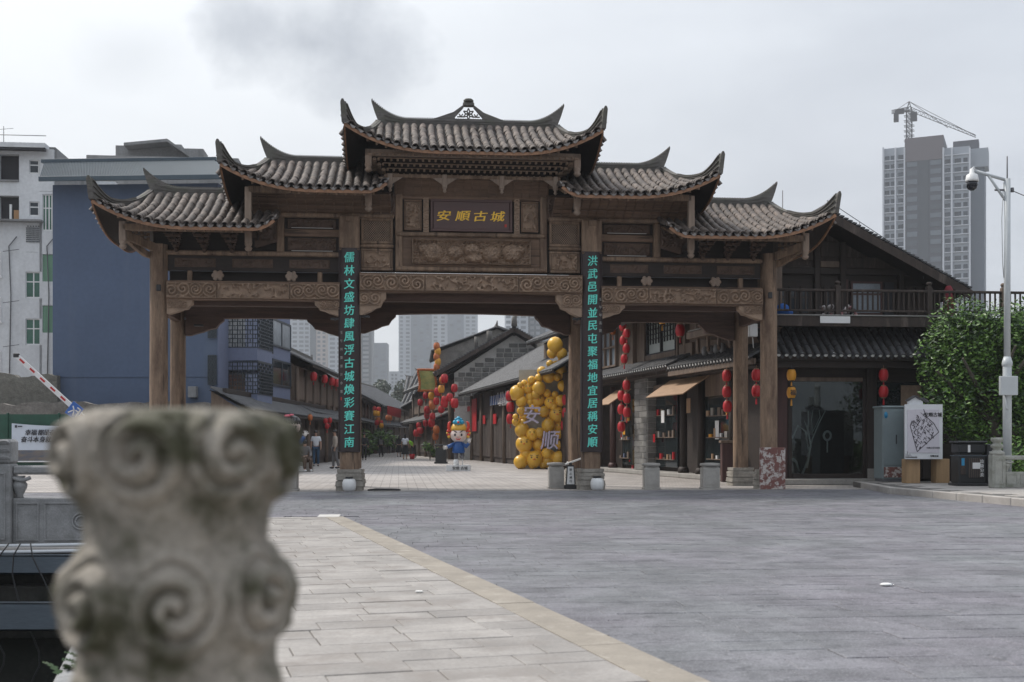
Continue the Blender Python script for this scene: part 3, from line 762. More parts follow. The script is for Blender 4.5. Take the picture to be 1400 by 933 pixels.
# ribbed band and small hanging posts
cb = MB(); cb.grid(8, 6, lambda u, v: (-1.95+3.9*u, -.1-.35*v**1.5, 7.42+.34*v)); cbo = cb.build('coving', M['beam'], gate)
rb = MB()
for i in range(19):
    x = -1.9+3.8*i/18; pts = [(x, -.115-.35*v**1.5, 7.42+.34*v-.008) for v in (0, .33, .66, 1)]
    for p, q in zip(pts, pts[1:]): rb.bar(p, q, .03, .03)
rb.build('ribs', M['beam'], cbo)['kind'] = 'stuff'
MB().box(-2.2, 2.2, -.6, -.4, 7.76, 7.85).build('round_rail', M['timber'], gate)
for x in (-2.05, -.7, .72, 2.07):
    mb = MB(); mb.box(x-.06, x+.06, -.66, -.54, 7.52, 7.85); mb.lathe([(.015, 7.4), (.05, 7.44), (.03, 7.48), (.055, 7.52)], x, -.6, 10)
    mb.prism([(x-.3, 7.76), (x-.06, 7.6), (x-.06, 7.76)], -.62, -.58); mb.prism([(x+.06, 7.76), (x+.06, 7.6), (x+.3, 7.76)], -.62, -.58)
    mb.build('small_hanging_post', M['timber_pale'], gate)
# stacked brackets round the top storey
mb = MB(); rows = 5
mb.prism([(-1.9, 7.84), (1.9, 7.84), (2.5, 8.36), (-2.5, 8.36)], -.15, 2.65)
mb.prism([(-.3, 7.84), (2.8, 7.84), (3.5, 8.36), (-1.0, 8.36)], -1.88, 1.88, axis='x')
mb.build('bracket_core', M['dark'], gate)
mb = MB()
for k in range(rows):
    z = 7.85+k*.088; yo = -.34-k*.16; xo = 2.0+k*.11; n = 27+k
    mb.box(-xo, xo, yo-.03, yo+.03, z+.058, z+.076, 0)
    for i in range(n+1):
        x = -xo+2*xo*i/n
        mb.box(x-.028, x+.028, yo-.055, yo+.04, z, z+.056, .01); mb.box(x-.017, x+.017, yo-.1, yo+.14, z+.02, z+.05, 0)
    for sg in (-1, 1):
        mb.box(sg*(xo+.1)-.03, sg*(xo+.1)+.03, yo, 2.5-yo, z+.055, z+.078, 0)
        m_ = 16+2*k
        for i in range(m_+1):
            y = yo+(2.5-2*yo)*i/m_; mb.box(sg*(xo+.1)-.05, sg*(xo+.1)+.05, y-.03, y+.03, z, z+.056, .01)
mb.build('bracket_array', M['carved'], gate)
MB().box(-2.65, 2.65, -.98, -.86, 8.2, 8.36).build('eave_beam', M['timber_pale'], gate)
MB().box(-2.65, 2.65, 3.36, 3.48, 8.2, 8.36).build('eave_beam', M['timber'], gate)
# ---- roofs
tile_src = None
def tile_mesh(r0=.074, r1=.096, l=.24, th=.02, n=7):
    mb = MB(); o = []; 
    for (r, y) in ((r0, 0), (r1, l)):
        for i in range(n+1):
            a = PI*i/n; o.append((r*math.cos(a), y, r*math.sin(a)))
    fs = [(i, i+n+1, i+n+2, i+1) for i in range(n)]
    mb.add(o, [f[::-1] for f in fs], True)
    # lower rim
    rim = [(r1*math.cos(PI*i/n), l, r1*math.sin(PI*i/n)) for i in range(n+1)]+[((r1-th)*math.cos(PI*i/n), l, (r1-th)*math.sin(PI*i/n)) for i in range(n+1)]
    mb.add(rim, [(i, i+n+1, i+n+2, i+1) for i in range(n)], False)
    return mb
TM = tile_mesh()
tile_data = mesh_of(TM, 'roof_tile', M['tile'])
FRONT_TILES = []
def roof_top(Zr, Ze, A, xin, Lr, Le, inner_up, sgn):
    """gives height function; sgn 0 = both ends hipped"""
    Rr = 2.3
    def base(q): return Zr-(Zr-Ze)*(1.32*q-.32*q*q)
    def hfun(x, y):
        t = abs(y-YM)/YH; ax = abs(x)
        s = max(0, (ax-Lr)/(Le-Lr))
        q = max(s, t)
        if t >= s: a = max(0, (Lr+t*(Le-Lr))-ax)
        else: a = max(0, s*YH-abs(y-YM))
        z = base(min(q, 1.02))+A*min(q, 1.0)**2.2*max(0, 1-a/Rr)**2.4
        if xin is not None and ax < xin+.5: z += inner_up*(1-(ax-xin)/.5)**2*q**2
        return z
    return hfun
def make_roof(sgn, Zr, Ze, A, xin, Lr, Le, inner_up, label):
    h = roof_top(Zr, Ze, A, xin, Lr, Le, inner_up, sgn)
    ro = None
    x_lo = -Le if sgn == 0 else xin; 
    def S(x): return x if sgn == 0 else sgn*x
    # body: pan surface
    mb = MB(); nx, ny = 60, 28
    def top(u, v, dz=0):
        y = YM-YH+2*YH*v; t = abs(y-YM)/YH; xe = Lr+(Le-Lr)*t
        # keep hips exact: the plan edge stays Le, sample x over the full width
        if sgn == 0: x = -Le+2*Le*u
        else: x = xin+(Le-xin)*u
        return (S(x), y, h(x, y)+dz)
    mb.grid(nx, ny, top, True, flip=(sgn < 0))
    mb.cur = 1
    mb.grid(nx, ny, lambda u, v: top(u, v, -.09), True, flip=(sgn >= 0))
    ro = mb.build('roof', [M['tile_pan'], M['dark']], gate, label)
    # eave edge line
    def edge(k, n=44):
        pts = []
        if k in ('f', 'b'):
            y = YM-YH if k == 'f' else YM+YH
            lo = -Le if sgn == 0 else xin
            for i in range(n+1):
                x = lo+(Le-lo)*i/n; pts.append(Vector((S(x), y, h(x, y))))
        else:
            for i in range(n+1):
                y = YM-YH+2*YH*i/n; pts.append(Vector((S(Le)*(1 if k == 'o' else -1), y, h(Le, y))))
        return pts
    sides = ['f', 'b', 'o']+(['i'] if sgn == 0 else [])
    fb = MB(); dr = MB()
    for k in sides:
        pts = edge(k); out_ = {'f': Vector((0,-1,0)), 'b': Vector((0,1,0)), 'o': Vector(((sgn or 1),0,0)), 'i': Vector((-1,0,0))}[k]
        for p, q in zip(pts, pts[1:]):
            fb.bar(p+Vector((0,0,-.085))+out_*.005, q+Vector((0,0,-.085))+out_*.005, .035, .075)
        # drip tiles: hanging scallops, one between each pair of rows
        d = 0
        for p, q in zip(pts, pts[1:]):
            seg = (q-p).length; 
            while d < seg:
                c = p.lerp(q, d/seg); t_ = (q-p).normalized(); w_ = .085; a_ = c+out_*.035+Vector((0,0,.01))
                dn = Vector((0,0,-1))*.085+out_*.02
                vs = [a_-t_*w_, a_+t_*w_, a_+t_*w_*.75+dn*.5, a_+dn, a_-t_*w_*.75+dn*.5]
                dr.add([tuple(v) for v in vs], [(0,1,2,3,4)], False); dr.add([tuple(v-out_*.012) for v in vs], [(4,3,2,1,0)], False)
                d += .11*2
            d -= seg
    fb.build('eave_board', M['fascia'], ro); dr.build('drip_tiles', M['tile_drip'], ro)['kind'] = 'stuff'
    # cover tile rows
    st = MB(); P = .22
    def rowrun(path, front):
        """path: list of points from ridge down to eave"""
        # arc length sampling
        acc = [0]
        for a, b in zip(path, path[1:]): acc.append(acc[-1]+(b-a).length)
        if acc[-1] < .1: return
        s_ = acc[-1]
        def at(s):
            s = max(0, min(acc[-1], s))
            for i in range(len(acc)-1):
                if s <= acc[i+1]+1e-9:
                    f = (s-acc[i])/max(1e-9, acc[i+1]-acc[i]); return path[i].lerp(path[i+1], f)
            return path[-1]
        pos = s_; stp = .155
        while pos > .05:
            lo = max(0, pos-.2); a = at(lo); b = at(pos); dd = (b-a)
            if dd.length < .03: break
            yv = dd.normalized(); xv = yv.cross(Vector((0,0,1))).normalized(); zv = xv.cross(yv)
            sc_ = R.uniform(.94, 1.06)
            jit = R.uniform(-.012, .012)
            p = a+zv*(.012+R.uniform(0,.008))+xv*jit
            Mx = Matrix(((xv.x*sc_,yv.x,zv.x*sc_,p.x),(xv.y*sc_,yv.y,zv.y*sc_,p.y),(xv.z*sc_,yv.z,zv.z*sc_,p.z),(0,0,0,1))) @ Matrix.Rotation(-.10, 4, 'X')
            if front: FRONT_TILES.append((Mx, ro, st))
            else: st.add(TM.v, TM.f, True, Mx)
            pos -= stp
    xs = []; x = P/2
    if sgn == 0:
        while x < Le-.03: xs += [x, -x]; x += P
    else:
        x = xin+.06
        while x < Le-.03: xs.append(x); x += P
    for x in xs:
        t0 = max(0, (abs(x)-Lr)/(Le-Lr))+.03
        for yy in (-1, 1):
            path = [Vector((S(x), YM+yy*YH*(t0+(1.012-t0)*i/12), h(x, YM+yy*YH*(t0+(1-t0)*i/12)))) for i in range(13)]
            rowrun(path, yy < 0)
    y = -YH+P/2
    while y < YH:
        s0 = abs(y)/YH+.04
        if s0 < .97:
            for sd in ([1, -1] if sgn == 0 else [sgn]):
                path = [Vector((sd*(Lr+(Le-Lr)*(s0+(1.03-s0)*i/6)), YM+y, h(Lr+(Le-Lr)*(s0+(1-s0)*i/6), YM+y))) for i in range(7)]
                rowrun(path, False)
        y += P
    # hip ridges with tall swept ends, built of stacked thin tiles
    for sd in ([1, -1] if sgn == 0 else [sgn]):
        for yy in (-1, 1):
            hr = MB(); path = []
            for i in range(25):
                t = i/24*1.02+.0; x = Lr+(Le-Lr)*t; y = YM+yy*YH*t
                path.append((Vector((sd*x, y, h(min(x, Le), YM+yy*YH*min(1, t)))), t))
            prev = None; d3 = Vector((sd*(Le-Lr), yy*YH, 0)).normalized(); nv = Vector((-d3.y, d3.x, 0))
            for (p, t) in path:
                hh = .13+.07*max(0, (t-.25)/.75)+.25*max(0, (t-.72)/.28)**1.6; ww = .06
                up = Vector((0, 0, 1))
                lean = d3*(.10*max(0, (t-.75)/.25)**2)
                ring = [p-nv*ww-up*.04, p+nv*ww-up*.04, p+nv*ww*.9+up*hh*.85+lean, p+nv*ww*.4+up*hh+lean, p-nv*ww*.4+up*hh+lean, p-nv*ww*.9+up*hh*.85+lean]
                if prev: hr.add([tuple(v) for v in prev+ring], [(i, (i+1)%6, (i+1)%6+6, i+6) for i in range(6)], False)
                prev = ring
            hr.add([tuple(v) for v in prev], [tuple(range(6)), tuple(range(6))[::-1]][:1], False)
            # courses of thin tiles showing along the side
            for cidx in range(3):
                for (p, t), (q, t2) in zip(path, path[1:]):
                    h1 = .13+.07*max(0, (t-.25)/.75)+.25*max(0, (t-.72)/.28)**1.6; h2 = .13+.07*max(0, (t2-.25)/.75)+.25*max(0, (t2-.72)/.28)**1.6
                    hr.bar(p+Vector((0,0,h1*(.25+.28*cidx))), q+Vector((0,0,h2*(.25+.28*cidx))), .18, .018)
                k = 0
            for i in range(60):
                t = .3+.7*i/60; j_ = min(23, int(t*24/1.02)); p = path[j_][0].lerp(path[j_+1][0], t/1.02*24-j_); hh = .13+.07*max(0, (t-.25)/.75)+.25*max(0, (t-.72)/.28)**1.6
                lean = d3*(.10*max(0, (t-.75)/.25)**2)
                hr.bar(p+lean+nv*-.05+Vector((0,0,hh)), p+lean+nv*.05+Vector((0,0,hh)), .022, .035)
            hr.build('hip_ridge', M['ridge'], ro)
    # main ridge: stacked courses with horn ends
    rg = MB()
    def rz(x):
        ax = abs(x); e = max(0, (ax-(Lr-.75))/ .95); return Zr+.17+.48*e**1.9
    hi = Lr+.2; lo = -hi if sgn == 0 else xin
    pts = [(lo+(hi-lo)*i/60) for i in range(61)]; prev = None
    for x in pts:
        e = max(0, (abs(x)-(Lr-.75))/.95); thick = .085*(1-.6*min(1, e)**2); zt = rz(x); zb = (Zr-.08) if e < .72 else (Zr-.08+(zt-Zr+.02)*((e-.72)/.28)**1.0)
        zb = min(zb, zt-.03)
        ring = [Vector((S(x), YM-thick, zb)), Vector((S(x), YM-thick, zt-.03)), Vector((S(x), YM-thick*.5, zt)), Vector((S(x), YM+thick*.5, zt)), Vector((S(x), YM+thick, zt-.03)), Vector((S(x), YM+thick, zb))]
        if prev: rg.add([tuple(v) for v in prev+ring], [(i, (i+1)%6, (i+1)%6+6, i+6) for i in range(6)], False)
        else: rg.add([tuple(v) for v in ring], [(0,1,2,3,4,5)], False)
        prev = ring
    rg.add([tuple(v) for v in prev], [(0,1,2,3,4,5)], False)
    n = int((hi-lo)/.045)
    for i in range(n):
        x = lo+(hi-lo)*(i+.5)/n
        rg.bar((S(x), YM-.07, rz(x)), (S(x), YM+.07, rz(x)), .022, .04)
    for f in (.3, .62):
        for x, x2 in zip(pts, pts[1:]):
            if abs(x) < Lr-.1 and abs(x2) < Lr-.1: rg.bar((S(x), YM-.09, Zr+(rz(x)-Zr)*f), (S(x2), YM-.09, Zr+(rz(x2)-Zr)*f), .02, .015)
    rg.build('roof_ridge', M['ridge'], ro)
    # rafters under the eave
    rf = MB(); x = (-Le+.1) if sgn == 0 else xin+.1
    while x < Le-.05:
        t = 1; y0 = YM-YH+.04; y1 = YM-YH+1.3
        for yy in (0, 1):
            ya, yb = (y0, y1) if yy == 0 else (2*YM-y0, 2*YM-y1)
            if abs(x) < Lr+.35: rf.bar((S(x), ya, h(x, ya)-.14), (S(x), yb, h(x, yb)-.14), .05, .07)
        x += .22
    rf.build('rafters', M['timber'], ro)['kind'] = 'stuff'
    return ro, h
main_roof, hm = make_roof(0, 9.56, 8.28, .62, None, 2.35, 3.12, 0, None)
roofs = [main_roof]
for sg in (-1, 1):
    roofs.append(make_roof(sg, 8.50, 7.29, .58, 2.12, 5.22, 6.03, .22, None)[0])
    roofs.append(make_roof(sg, 7.62, 6.35, .60, 4.78, 8.18, 8.98, .22, None)[0])
FRONT_TILES.sort(key=lambda q: (GATE @ q[0].translation-Vector((0,0,CH))).length)
own = set(i for i in range(len(FRONT_TILES)) if i < 298)
for i, (Mx, ro, st) in enumerate(FRONT_TILES):
    if i in own: inst(tile_data, 'roof_tile', ro, Mx)
    else: st.add(TM.v, TM.f, True, Mx)
sts = {}
for q in FRONT_TILES: sts[id(q[2])] = (q[1], q[2])
for ro, st in sts.values():
    o = st.build('roof_tiles', M['tile'], ro); o['kind'] = 'stuff'
# pierced ridge ornament
orn = MB(); cz = 9.98
orn.prism([(-.78, 9.72), (.78, 9.72), (.78, 9.735), (.42, 9.8), (.16, 10.08), (.1, 10.12), (-.1, 10.12), (-.16, 10.08), (-.42, 9.8), (-.78, 9.735)][:0] or [(-.95,9.72),(-.36,9.72),(-.36,9.80),(-.13,10.06),(-.13,10.12),(-.4,9.92)], YM-.06, YM+.06)
orn.prism([(.95,9.72),(.4,9.92),(.13,10.12),(.13,10.06),(.36,9.80),(.36,9.72)], YM-.06, YM+.06)
orn.box(-.15, .15, YM-.08, YM+.08, 10.08, 10.2, .03).lathe([(.12, 10.2), (.14, 10.24), (.1, 10.28), (.02, 10.3)], 0, YM, 12)
orn.box(-.36, .36, YM-.05, YM+.05, 9.70, 9.75)
for k in range(6):
    a = PI/6+k*PI/3; c_, s_ = math.cos(a), math.sin(a)
    pts = [(.14*c_-0, YM, 9.89+.14*s_)]
    m_ = [(0, 0), (.07, .035), (.15, 0), (.07, -.035)]
    for j in range(4):
        p, q = m_[j], m_[(j+1)%4]
        orn.bar((p[0]*c_-p[1]*s_, YM, 9.89+p[0]*s_+p[1]*c_), (q[0]*c_-q[1]*s_, YM, 9.89+q[0]*s_+q[1]*c_), .03, .022, (0,1,0))
for sx_ in (-.2, .2):
    for a_, l_ in ((0, .1), (PI, .1), (PI*.32, .09), (PI*.68, .09)): orn.bar((sx_, YM, 9.81), (sx_+l_*math.cos(a_), YM, 9.81+l_*math.sin(a_)), .03, .025, (0,1,0))
orn.lathe([(.03,-.03),(.03,.03)], 0, 0, 8, Matrix.Translation((0, YM, 9.89)) @ Matrix.Rotation(PI/2, 4, 'X'))
orn.build('ridge_ornament', M['ridge'], gate)
# ---- mottled red board leaning on the right column and the small fittings
MB().box(7.36, 7.98+.05, -.48, -.42, .01, 1.08, .01).build('weathered_board', M['stone_red'], label='flaking red and white painted board leaning against the rightmost archway column', cat='board')
for px_, lab in ((477, 'round white floodlight pot at the foot of the left couplet pillar'), (818, 'round white floodlight pot at the foot of the right couplet pillar')):
    x, y = LX(px_, -.62), -.45
    t = thing('floodlight_pot', lab, 'lamp', x, y, 0, 'white pots at the pillar feet')
    MB().lathe([(.1, 0), (.155, .04), (.17, .14), (.17, .22), (.14, .3), (.1, .31)], x, y, 20).build('pot', M['white_cer'], t)
    MB().box(x-.09, x+.09, y-.06, y+.1, .32, .36).box(x-.02, x+.02, y+.02, y+.08, .28, .33).build('lamp_head', M['black'], t)
mb = MB(); mb.tube([(-2.6,-.36,.02),(-2.4,-.4,.05),(-2.0,-.36,.04),(-1.85,-.33,.03),(-1.8,-.3,.02),(-1.95,-.26,.02),(-2.5,-.24,.02)], .025, 8)
mb.build('cable_bundle', M['black'], label='black cable loop lying right of the left couplet pillar foot', cat='cable')
# small clamp lamps on the pillars under the lintels
for x, z in ((-3.42, 4.28), (-2.68, 4.35), (2.7, 4.34), (-7.1, 4.28)):
    t = MB(); t.box(x-.12, x+.12, 1.9 if x == -7.1 else -.12, (1.9 if x == -7.1 else -.12)+.1, z, z+.05).box(x-.02, x+.02, -.1, 0, z-.02, z+.02); t.build('clamp_light', M['black'], gate)
# ================================================================ CANAL SIDE, LEFT
M['post'] = mat('mossy_post_stone', (.42,.375,.315), .85, .5, 14, .9, fine=110, stain=((.055,.053,.028), 10, .43, .60), bdist=.006)
M['baluster'] = mat('grey_balustrade_stone', (.33,.33,.33), .8, .35, 5, .5, fine=60, stain=((.17,.17,.165), 4, .5, .7))
M['baluster_r'] = mat('pale_balustrade_stone', (.40,.40,.36), .8, .3, 5, .5, fine=60, stain=((.22,.23,.18), 5, .5, .7))
M['canal_wall'] = mat('damp_canal_wall', (.05,.048,.042), .9, .5, 2, .8, fine=15, stain=((.02,.022,.018), 1.2, .45, .6), bdist=.04)
M['steel'] = mat('blue_grey_steel', (.10,.125,.15), .5, .3, 3, .2, (.4,3,3), fine=30)
M['water'] = mat('dark_canal_water', (.01,.014,.014), .12, .2, 3, .1)
FR[0] = WORLD
X1, Y0, Y1 = xe(PITY1), PITY0, PITY1
KM = Matrix.Translation(KP) @ Matrix.Rotation(math.atan2(KD.y, KD.x), 4, 'Z')
MB().add([(-16,Y0,-3.4),(3,Y0,-3.4),(3,Y1+1,-3.4),(-16,Y1+1,-3.4)], [(0,1,2,3)]).build('canal_water', M['water'], kind='structure')
MB().box((PITY0-6)/KD.y-1, (Y1+.4-6)/KD.y, -EDG, -EDG+.22, -3.5, -.035, 0, KM).box(-16.2, X1, Y1+.1, Y1+.6, -3.5, -.3, 0).box(-16.2, -16, Y0, Y1+.1, -3.5, -.035, 0).build('canal_wall', M['canal_wall'], kind='structure')
MB().box((PITY0-6)/KD.y-1, (Y1+.5-6)/KD.y, -EDG, -EDG+.30, -.22, .012, .02, KM).build('coping', M['baluster'], kind='structure')
# rough ledges on the far wall
mb = MB(); mb.box(-15.9, X1-.1, Y1-.15, Y1+.1, -.62, -.42, .02).box(-15.9, X1-.1, Y1-.05, Y1+.1, -1.05, -.66, .02)
mb.build('wall_ledge', M['canal_wall'], kind='structure')
for z0, z1, ya, yb, xb, lab in ((-.26, -.045, .35, .2, X1-.32, 'blue grey steel edge beam running under the carved balustrade'), (-.86, -.55, .6, .5, X1-.5, 'second steel girder below the balustrade edge, crossing the dark canal'), (-1.55, -1.38, 1.6, 1.5, -5.0, 'short steel channel low in the dark canal at the left edge')):
    t = MB(); w_ = z1-z0
    t.box(-14, xb, Y1-ya, Y1-ya+.025, z0, z1, .004).box(-14, xb, Y1-ya, Y1-ya+.12, z1-.02, z1, .004).box(-14, xb, Y1-ya, Y1-ya+.12, z0, z0+.02, .004)
    t.build('steel_beam', M['steel'], label=lab, cat='beam', group='steel beams over the canal')
BAL = Matrix.Translation((-5.99, 13.72, 0)) @ Matrix.Rotation(TH, 4, 'Z')
def frame_moulding(mb, x0, x1, z0, z1, y, w=.02, d=.015):
    mb.box(x0, x1, y-d, y, z0, z0+w, .003).box(x0, x1, y-d, y, z1-w, z1, .003).box(x0, x0+w, y-d, y, z0+w, z1-w, .003).box(x1-w, x1, y-d, y, z0+w, z1-w, .003)
def balustrade(FRM, label, m, n, H=.98, posth=1.27, span=2.2, zb=0, head='square', x0=0, first=0, motif=True):
    FR[0] = FRM
    t = thing('stone_balustrade', label, 'balustrade', x0, 0, zb)
    for k in range(first, n+1):
        x = x0+k*span; p = MB()
        p.box(x-.15, x+.15, -.15, .15, zb, zb+H-.0, .015); frame_moulding(p, x-.1, x+.1, zb+.1, zb+H-.1, -.15); po = p.build('newel_post', m, t)
        hd = MB()
        if head == 'square':
            hd.box(x-.155, x+.155, -.155, .155, zb+H, zb+posth, .03)
            for q in range(3):
                for (cx_, r_) in ((-.07, .07), (.08, .07)):
                    for rr_ in (.07, .045, .02): hd.tube([(x+cx_+rr_*math.cos(a)*1.0, -.158, zb+H+.05+q*.09+rr_*.55*math.sin(a)) for a in [PI*i/6 for i in range(7)]], .008, 5)
        else:
            prof = [(.17,0),(.17,.06),(.11,.09),(.09,.13),(.14,.17),(.15,.21),(.10,.25),(.09,.28),(.14,.32),(.145,.37),(.12,.40)]
            hd.lathe([(r, zb+H+z*1.0) for r, z in prof], x, 0, 12)
        hd.build('post_head', m, t)
        if k == n: break
        a, b = x+.15, x+span-.15
        rl = MB(); rl.box(a, b, -.08, .08, zb+H-.12, zb+H-.02, .02)
        for c_ in (a+.1, (a+b)/2, b-.1):
            rl.tube([(c_-.1+.2*i/8, -.06, zb+H-.16-.03*math.sin(PI*i/8)) for i in range(9)], .025, 6)
        rl.build('hand_rail', m, t)
        for c_ in (a+.06, (a+b)/2, b-.06):
            v = MB(); v.lathe([(.05, zb+H-.40), (.04, zb+H-.37), (.085, zb+H-.28), (.09, zb+H-.24), (.05, zb+H-.18), (.07, zb+H-.14)], c_, 0, 12); v.build('baluster', m, t)
        pn = MB(); pn.box(a, b, -.07, .07, zb+.02, zb+H-.40, .012)
        frame_moulding(pn, a+.04, a+.3, zb+.08, zb+H-.45, -.07); frame_moulding(pn, a+.36, b-.36, zb+.08, zb+H-.45, -.07); frame_moulding(pn, b-.3, b-.04, zb+.08, zb+H-.45, -.07)
        c_ = (a+b)/2; zc = zb+(H-.37+.0)/2
        if motif:
            for dx_, dz_ in ((-.17,0),(.17,0),(0,.12),(0,-.12)):
                for rr_ in (.095, .06): pn.tube([(c_+dx_+rr_*math.cos(a_)*1.05, -.075, zc+dz_*1.0+rr_*math.sin(a_)) for a_ in [2*PI*i/18 for i in range(19)]], .014, 5)
        else:
            for q in range(5): relief(pn, a+.4+q*.28, a+.64+q*.28, zb+.14, zb+H-.5, -.07, .02, 'scroll', q, cell=.02, frame=.01)
        pn.build('panel', m, t)
    return t
balustrade(BAL, 'grey carved stone balustrade with cloud newel post across the canal at the left edge', M['baluster'], 1, first=-1)
FR[0] = BAL
MB().box(-4, 1.4, -.3, .4, -.06, .02, .01).box(-4, 1.4, -.36, -.3, -.02, .03, .01).build('balustrade_kerb', M['slab_far'], kind='structure')
FR[0] = WORLD
for k, (z, y) in enumerate(((.045, 13.3), (-.02, 13.22))):
    MB().tube([(-7.5, y, z-.02), (-4.2, y+.3, z+.015), (-3.0, y+.42, z+.02)], .022, 6).build('white_conduit', flat('white_plastic', (.6,.62,.64), .5), label=('upper white conduit lying on the edge below the left balustrade', 'lower white conduit fixed to the edge below the left balustrade')[k], cat='pipe', group='conduits below the balustrade')
mb = MB()
for s_ in range(5):
    x = -6.2+s_*.22; pts = [(x+.12*math.sin(i*.9+s_)+i*.06*(s_-2)*.5, 13.15-.02*i, .1-i*.16-.02*s_*i+.1*math.sin(i)) for i in range(9)]
    mb.tube(pts, .009, 5)
mb.box(-6.05, -5.85, 13.12, 13.22, .02, .12)
mb.build('loose_cables', M['black'], label='tangle of black cables with a junction box hanging over the canal edge', cat='cable', kind=None)
# ferns on the coping
M['fern'] = mat('fern_green', (.06,.11,.035), .6, .4, 8, 0)
mb = MB()
for k in range(22):
    a = R.uniform(0, 2*PI); b_ = Vector((xe(6.35)+.1+R.uniform(-.1,.05), 6.35+R.uniform(-.15,.3), .0)); l = R.uniform(.08, .2); pr = b_
    for i in range(1, 6):
        p = b_+Vector((math.cos(a)*l*i/5, math.sin(a)*l*i/5, l*(.9*i/5-.5*(i/5)**2)))
        nrm_ = Vector((-math.sin(a), math.cos(a), 0))*.022*(1.2-i/5)*1.6
        mb.add([tuple(pr), tuple(p+nrm_), tuple(p+Vector((0,0,.01))), tuple(p-nrm_)], [(0,1,2),(0,2,3)]); pr = p
mb.build('fern', M['fern'], label='small green fern growing on the canal coping behind the blurred post', cat='plant')
# ---- foreground post head
def post():
    k = F/1.35; cx_, cy_ = (243-700)/F*1.35, 1.35
    pr = [(1.288, .02), (1.286, .100), (1.279, .120), (1.265, .131), (1.25, .134), (1.235, .135), (1.218, .134), (1.20, .124), (1.18, .117), (1.16, .111), (1.14, .110), (1.125, .113), (1.11, .119), (1.095, .126), (1.078, .130), (1.06, .129), (1.04, .126), (1.02, .121), (1.0, .120), (.97, .128), (.94, .138), (.9, .142)]
    pr = [(z, r) for z, r in pr][::-1]
    def prof(z):
        for (z0, r0), (z1, r1) in zip(pr, pr[1:]):
            if z <= z1:
                f = (z-z0)/(z1-z0); f = f*f*(3-2*f) if True else f; return r0+(r1-r0)*f
        return pr[-1][1]
    # angle measured from the direction facing the camera
    fa = math.atan2(-cy_, -cx_)
    sc1 = [(fa+math.radians(-20+i*45+2), 1.235, 1) for i in range(8)]; sc2 = [(fa+math.radians(-2+i*51.4), 1.072, -1) for i in range(7)]
    def fn(u, v):
        t = u*2*PI; z = .9+(1.288-.9)*v; r = prof(z)*.925; ad = 0
        for (a, zc, sg) in sc1+sc2:
            d = (t-a+PI) % (2*PI)-PI
            xx = d*.138; zz = z-zc; q = math.hypot(xx, zz*1.0); RR = .056
            if q < RR*1.12:
                ang = math.atan2(zz, xx*(1 if (int(a*10) % 2) else -1)); ph = q/RR*2.1-ang/(2*PI)*1.0
                g = .5+.5*math.cos(2*PI*ph)
                dome = max(0, 1-(q/(RR*1.12))**6)
                ad = max(ad, dome*(.000+.018*g**.5))
        ad += .0022*noise.noise(Vector((math.cos(t)*6, math.sin(t)*6, z*30)))+.0012*noise.noise(Vector((math.cos(t)*22, math.sin(t)*22, z*120)))
        fade = 1 if z < 1.275 else max(0, (1.288-z)/.013)
        r += ad*fade
        return (cx_+r*math.cos(t), cy_+r*math.sin(t), z)
    mb = MB(); mb.grid(300, 170, fn)
    mb.add([fn(i/60, 1) for i in range(60)], [tuple(range(60))], True)
    t = thing('balustrade_post', 'mossy carved stone post with two tiers of spiral scrolls, blurred in the near left foreground', 'stone post', cx_, cy_, 0)
    mb.build('carved_head', M['post'], t)
    s2 = MB(); s2.box(cx_-.13, cx_+.13, cy_-.13, cy_+.13, 0, .86, .02).lathe([(.16, .84), (.16, .875), (.145, .9)], cx_, cy_, 24); s2.build('shaft', M['post'], t)
post()
# ---- green hoarding, banner, rough walls, barrier arm
M['green'] = mat('green_hoarding', (.008,.075,.045), .5, .3, 3, .1, fine=20)
M['render'] = mat('stained_render', (.30,.275,.25), .9, .45, 1.2, .7, fine=12, stain=((.10,.09,.08), .9, .5, .68), bdist=.04)
M['render2'] = mat('rough_concrete', (.23,.22,.19), .9, .4, 5, .9, fine=20, bdist=.05)
FR[0] = WORLD
def XP(px, Y): return (px-700)/F*Y
def ZP(py, Y): return CH+(603-py)*Y/F
t = thing('green_hoarding', 'green corrugated hoarding panels behind the left balustrade', 'fence', XP(60, 44), 44, 0)
x = XP(-60, 44)
while x < XP(215, 44):
    p = MB(); p.grid(16, 1, lambda u, v: (x+u*1.9, 44+.02*math.cos(u*32*PI), .05+v*2.2), False); p.box(x-.03, x+.03, 43.96, 44.1, 0, 2.3); p.build('hoarding_panel', M['green'], t); x += 1.93
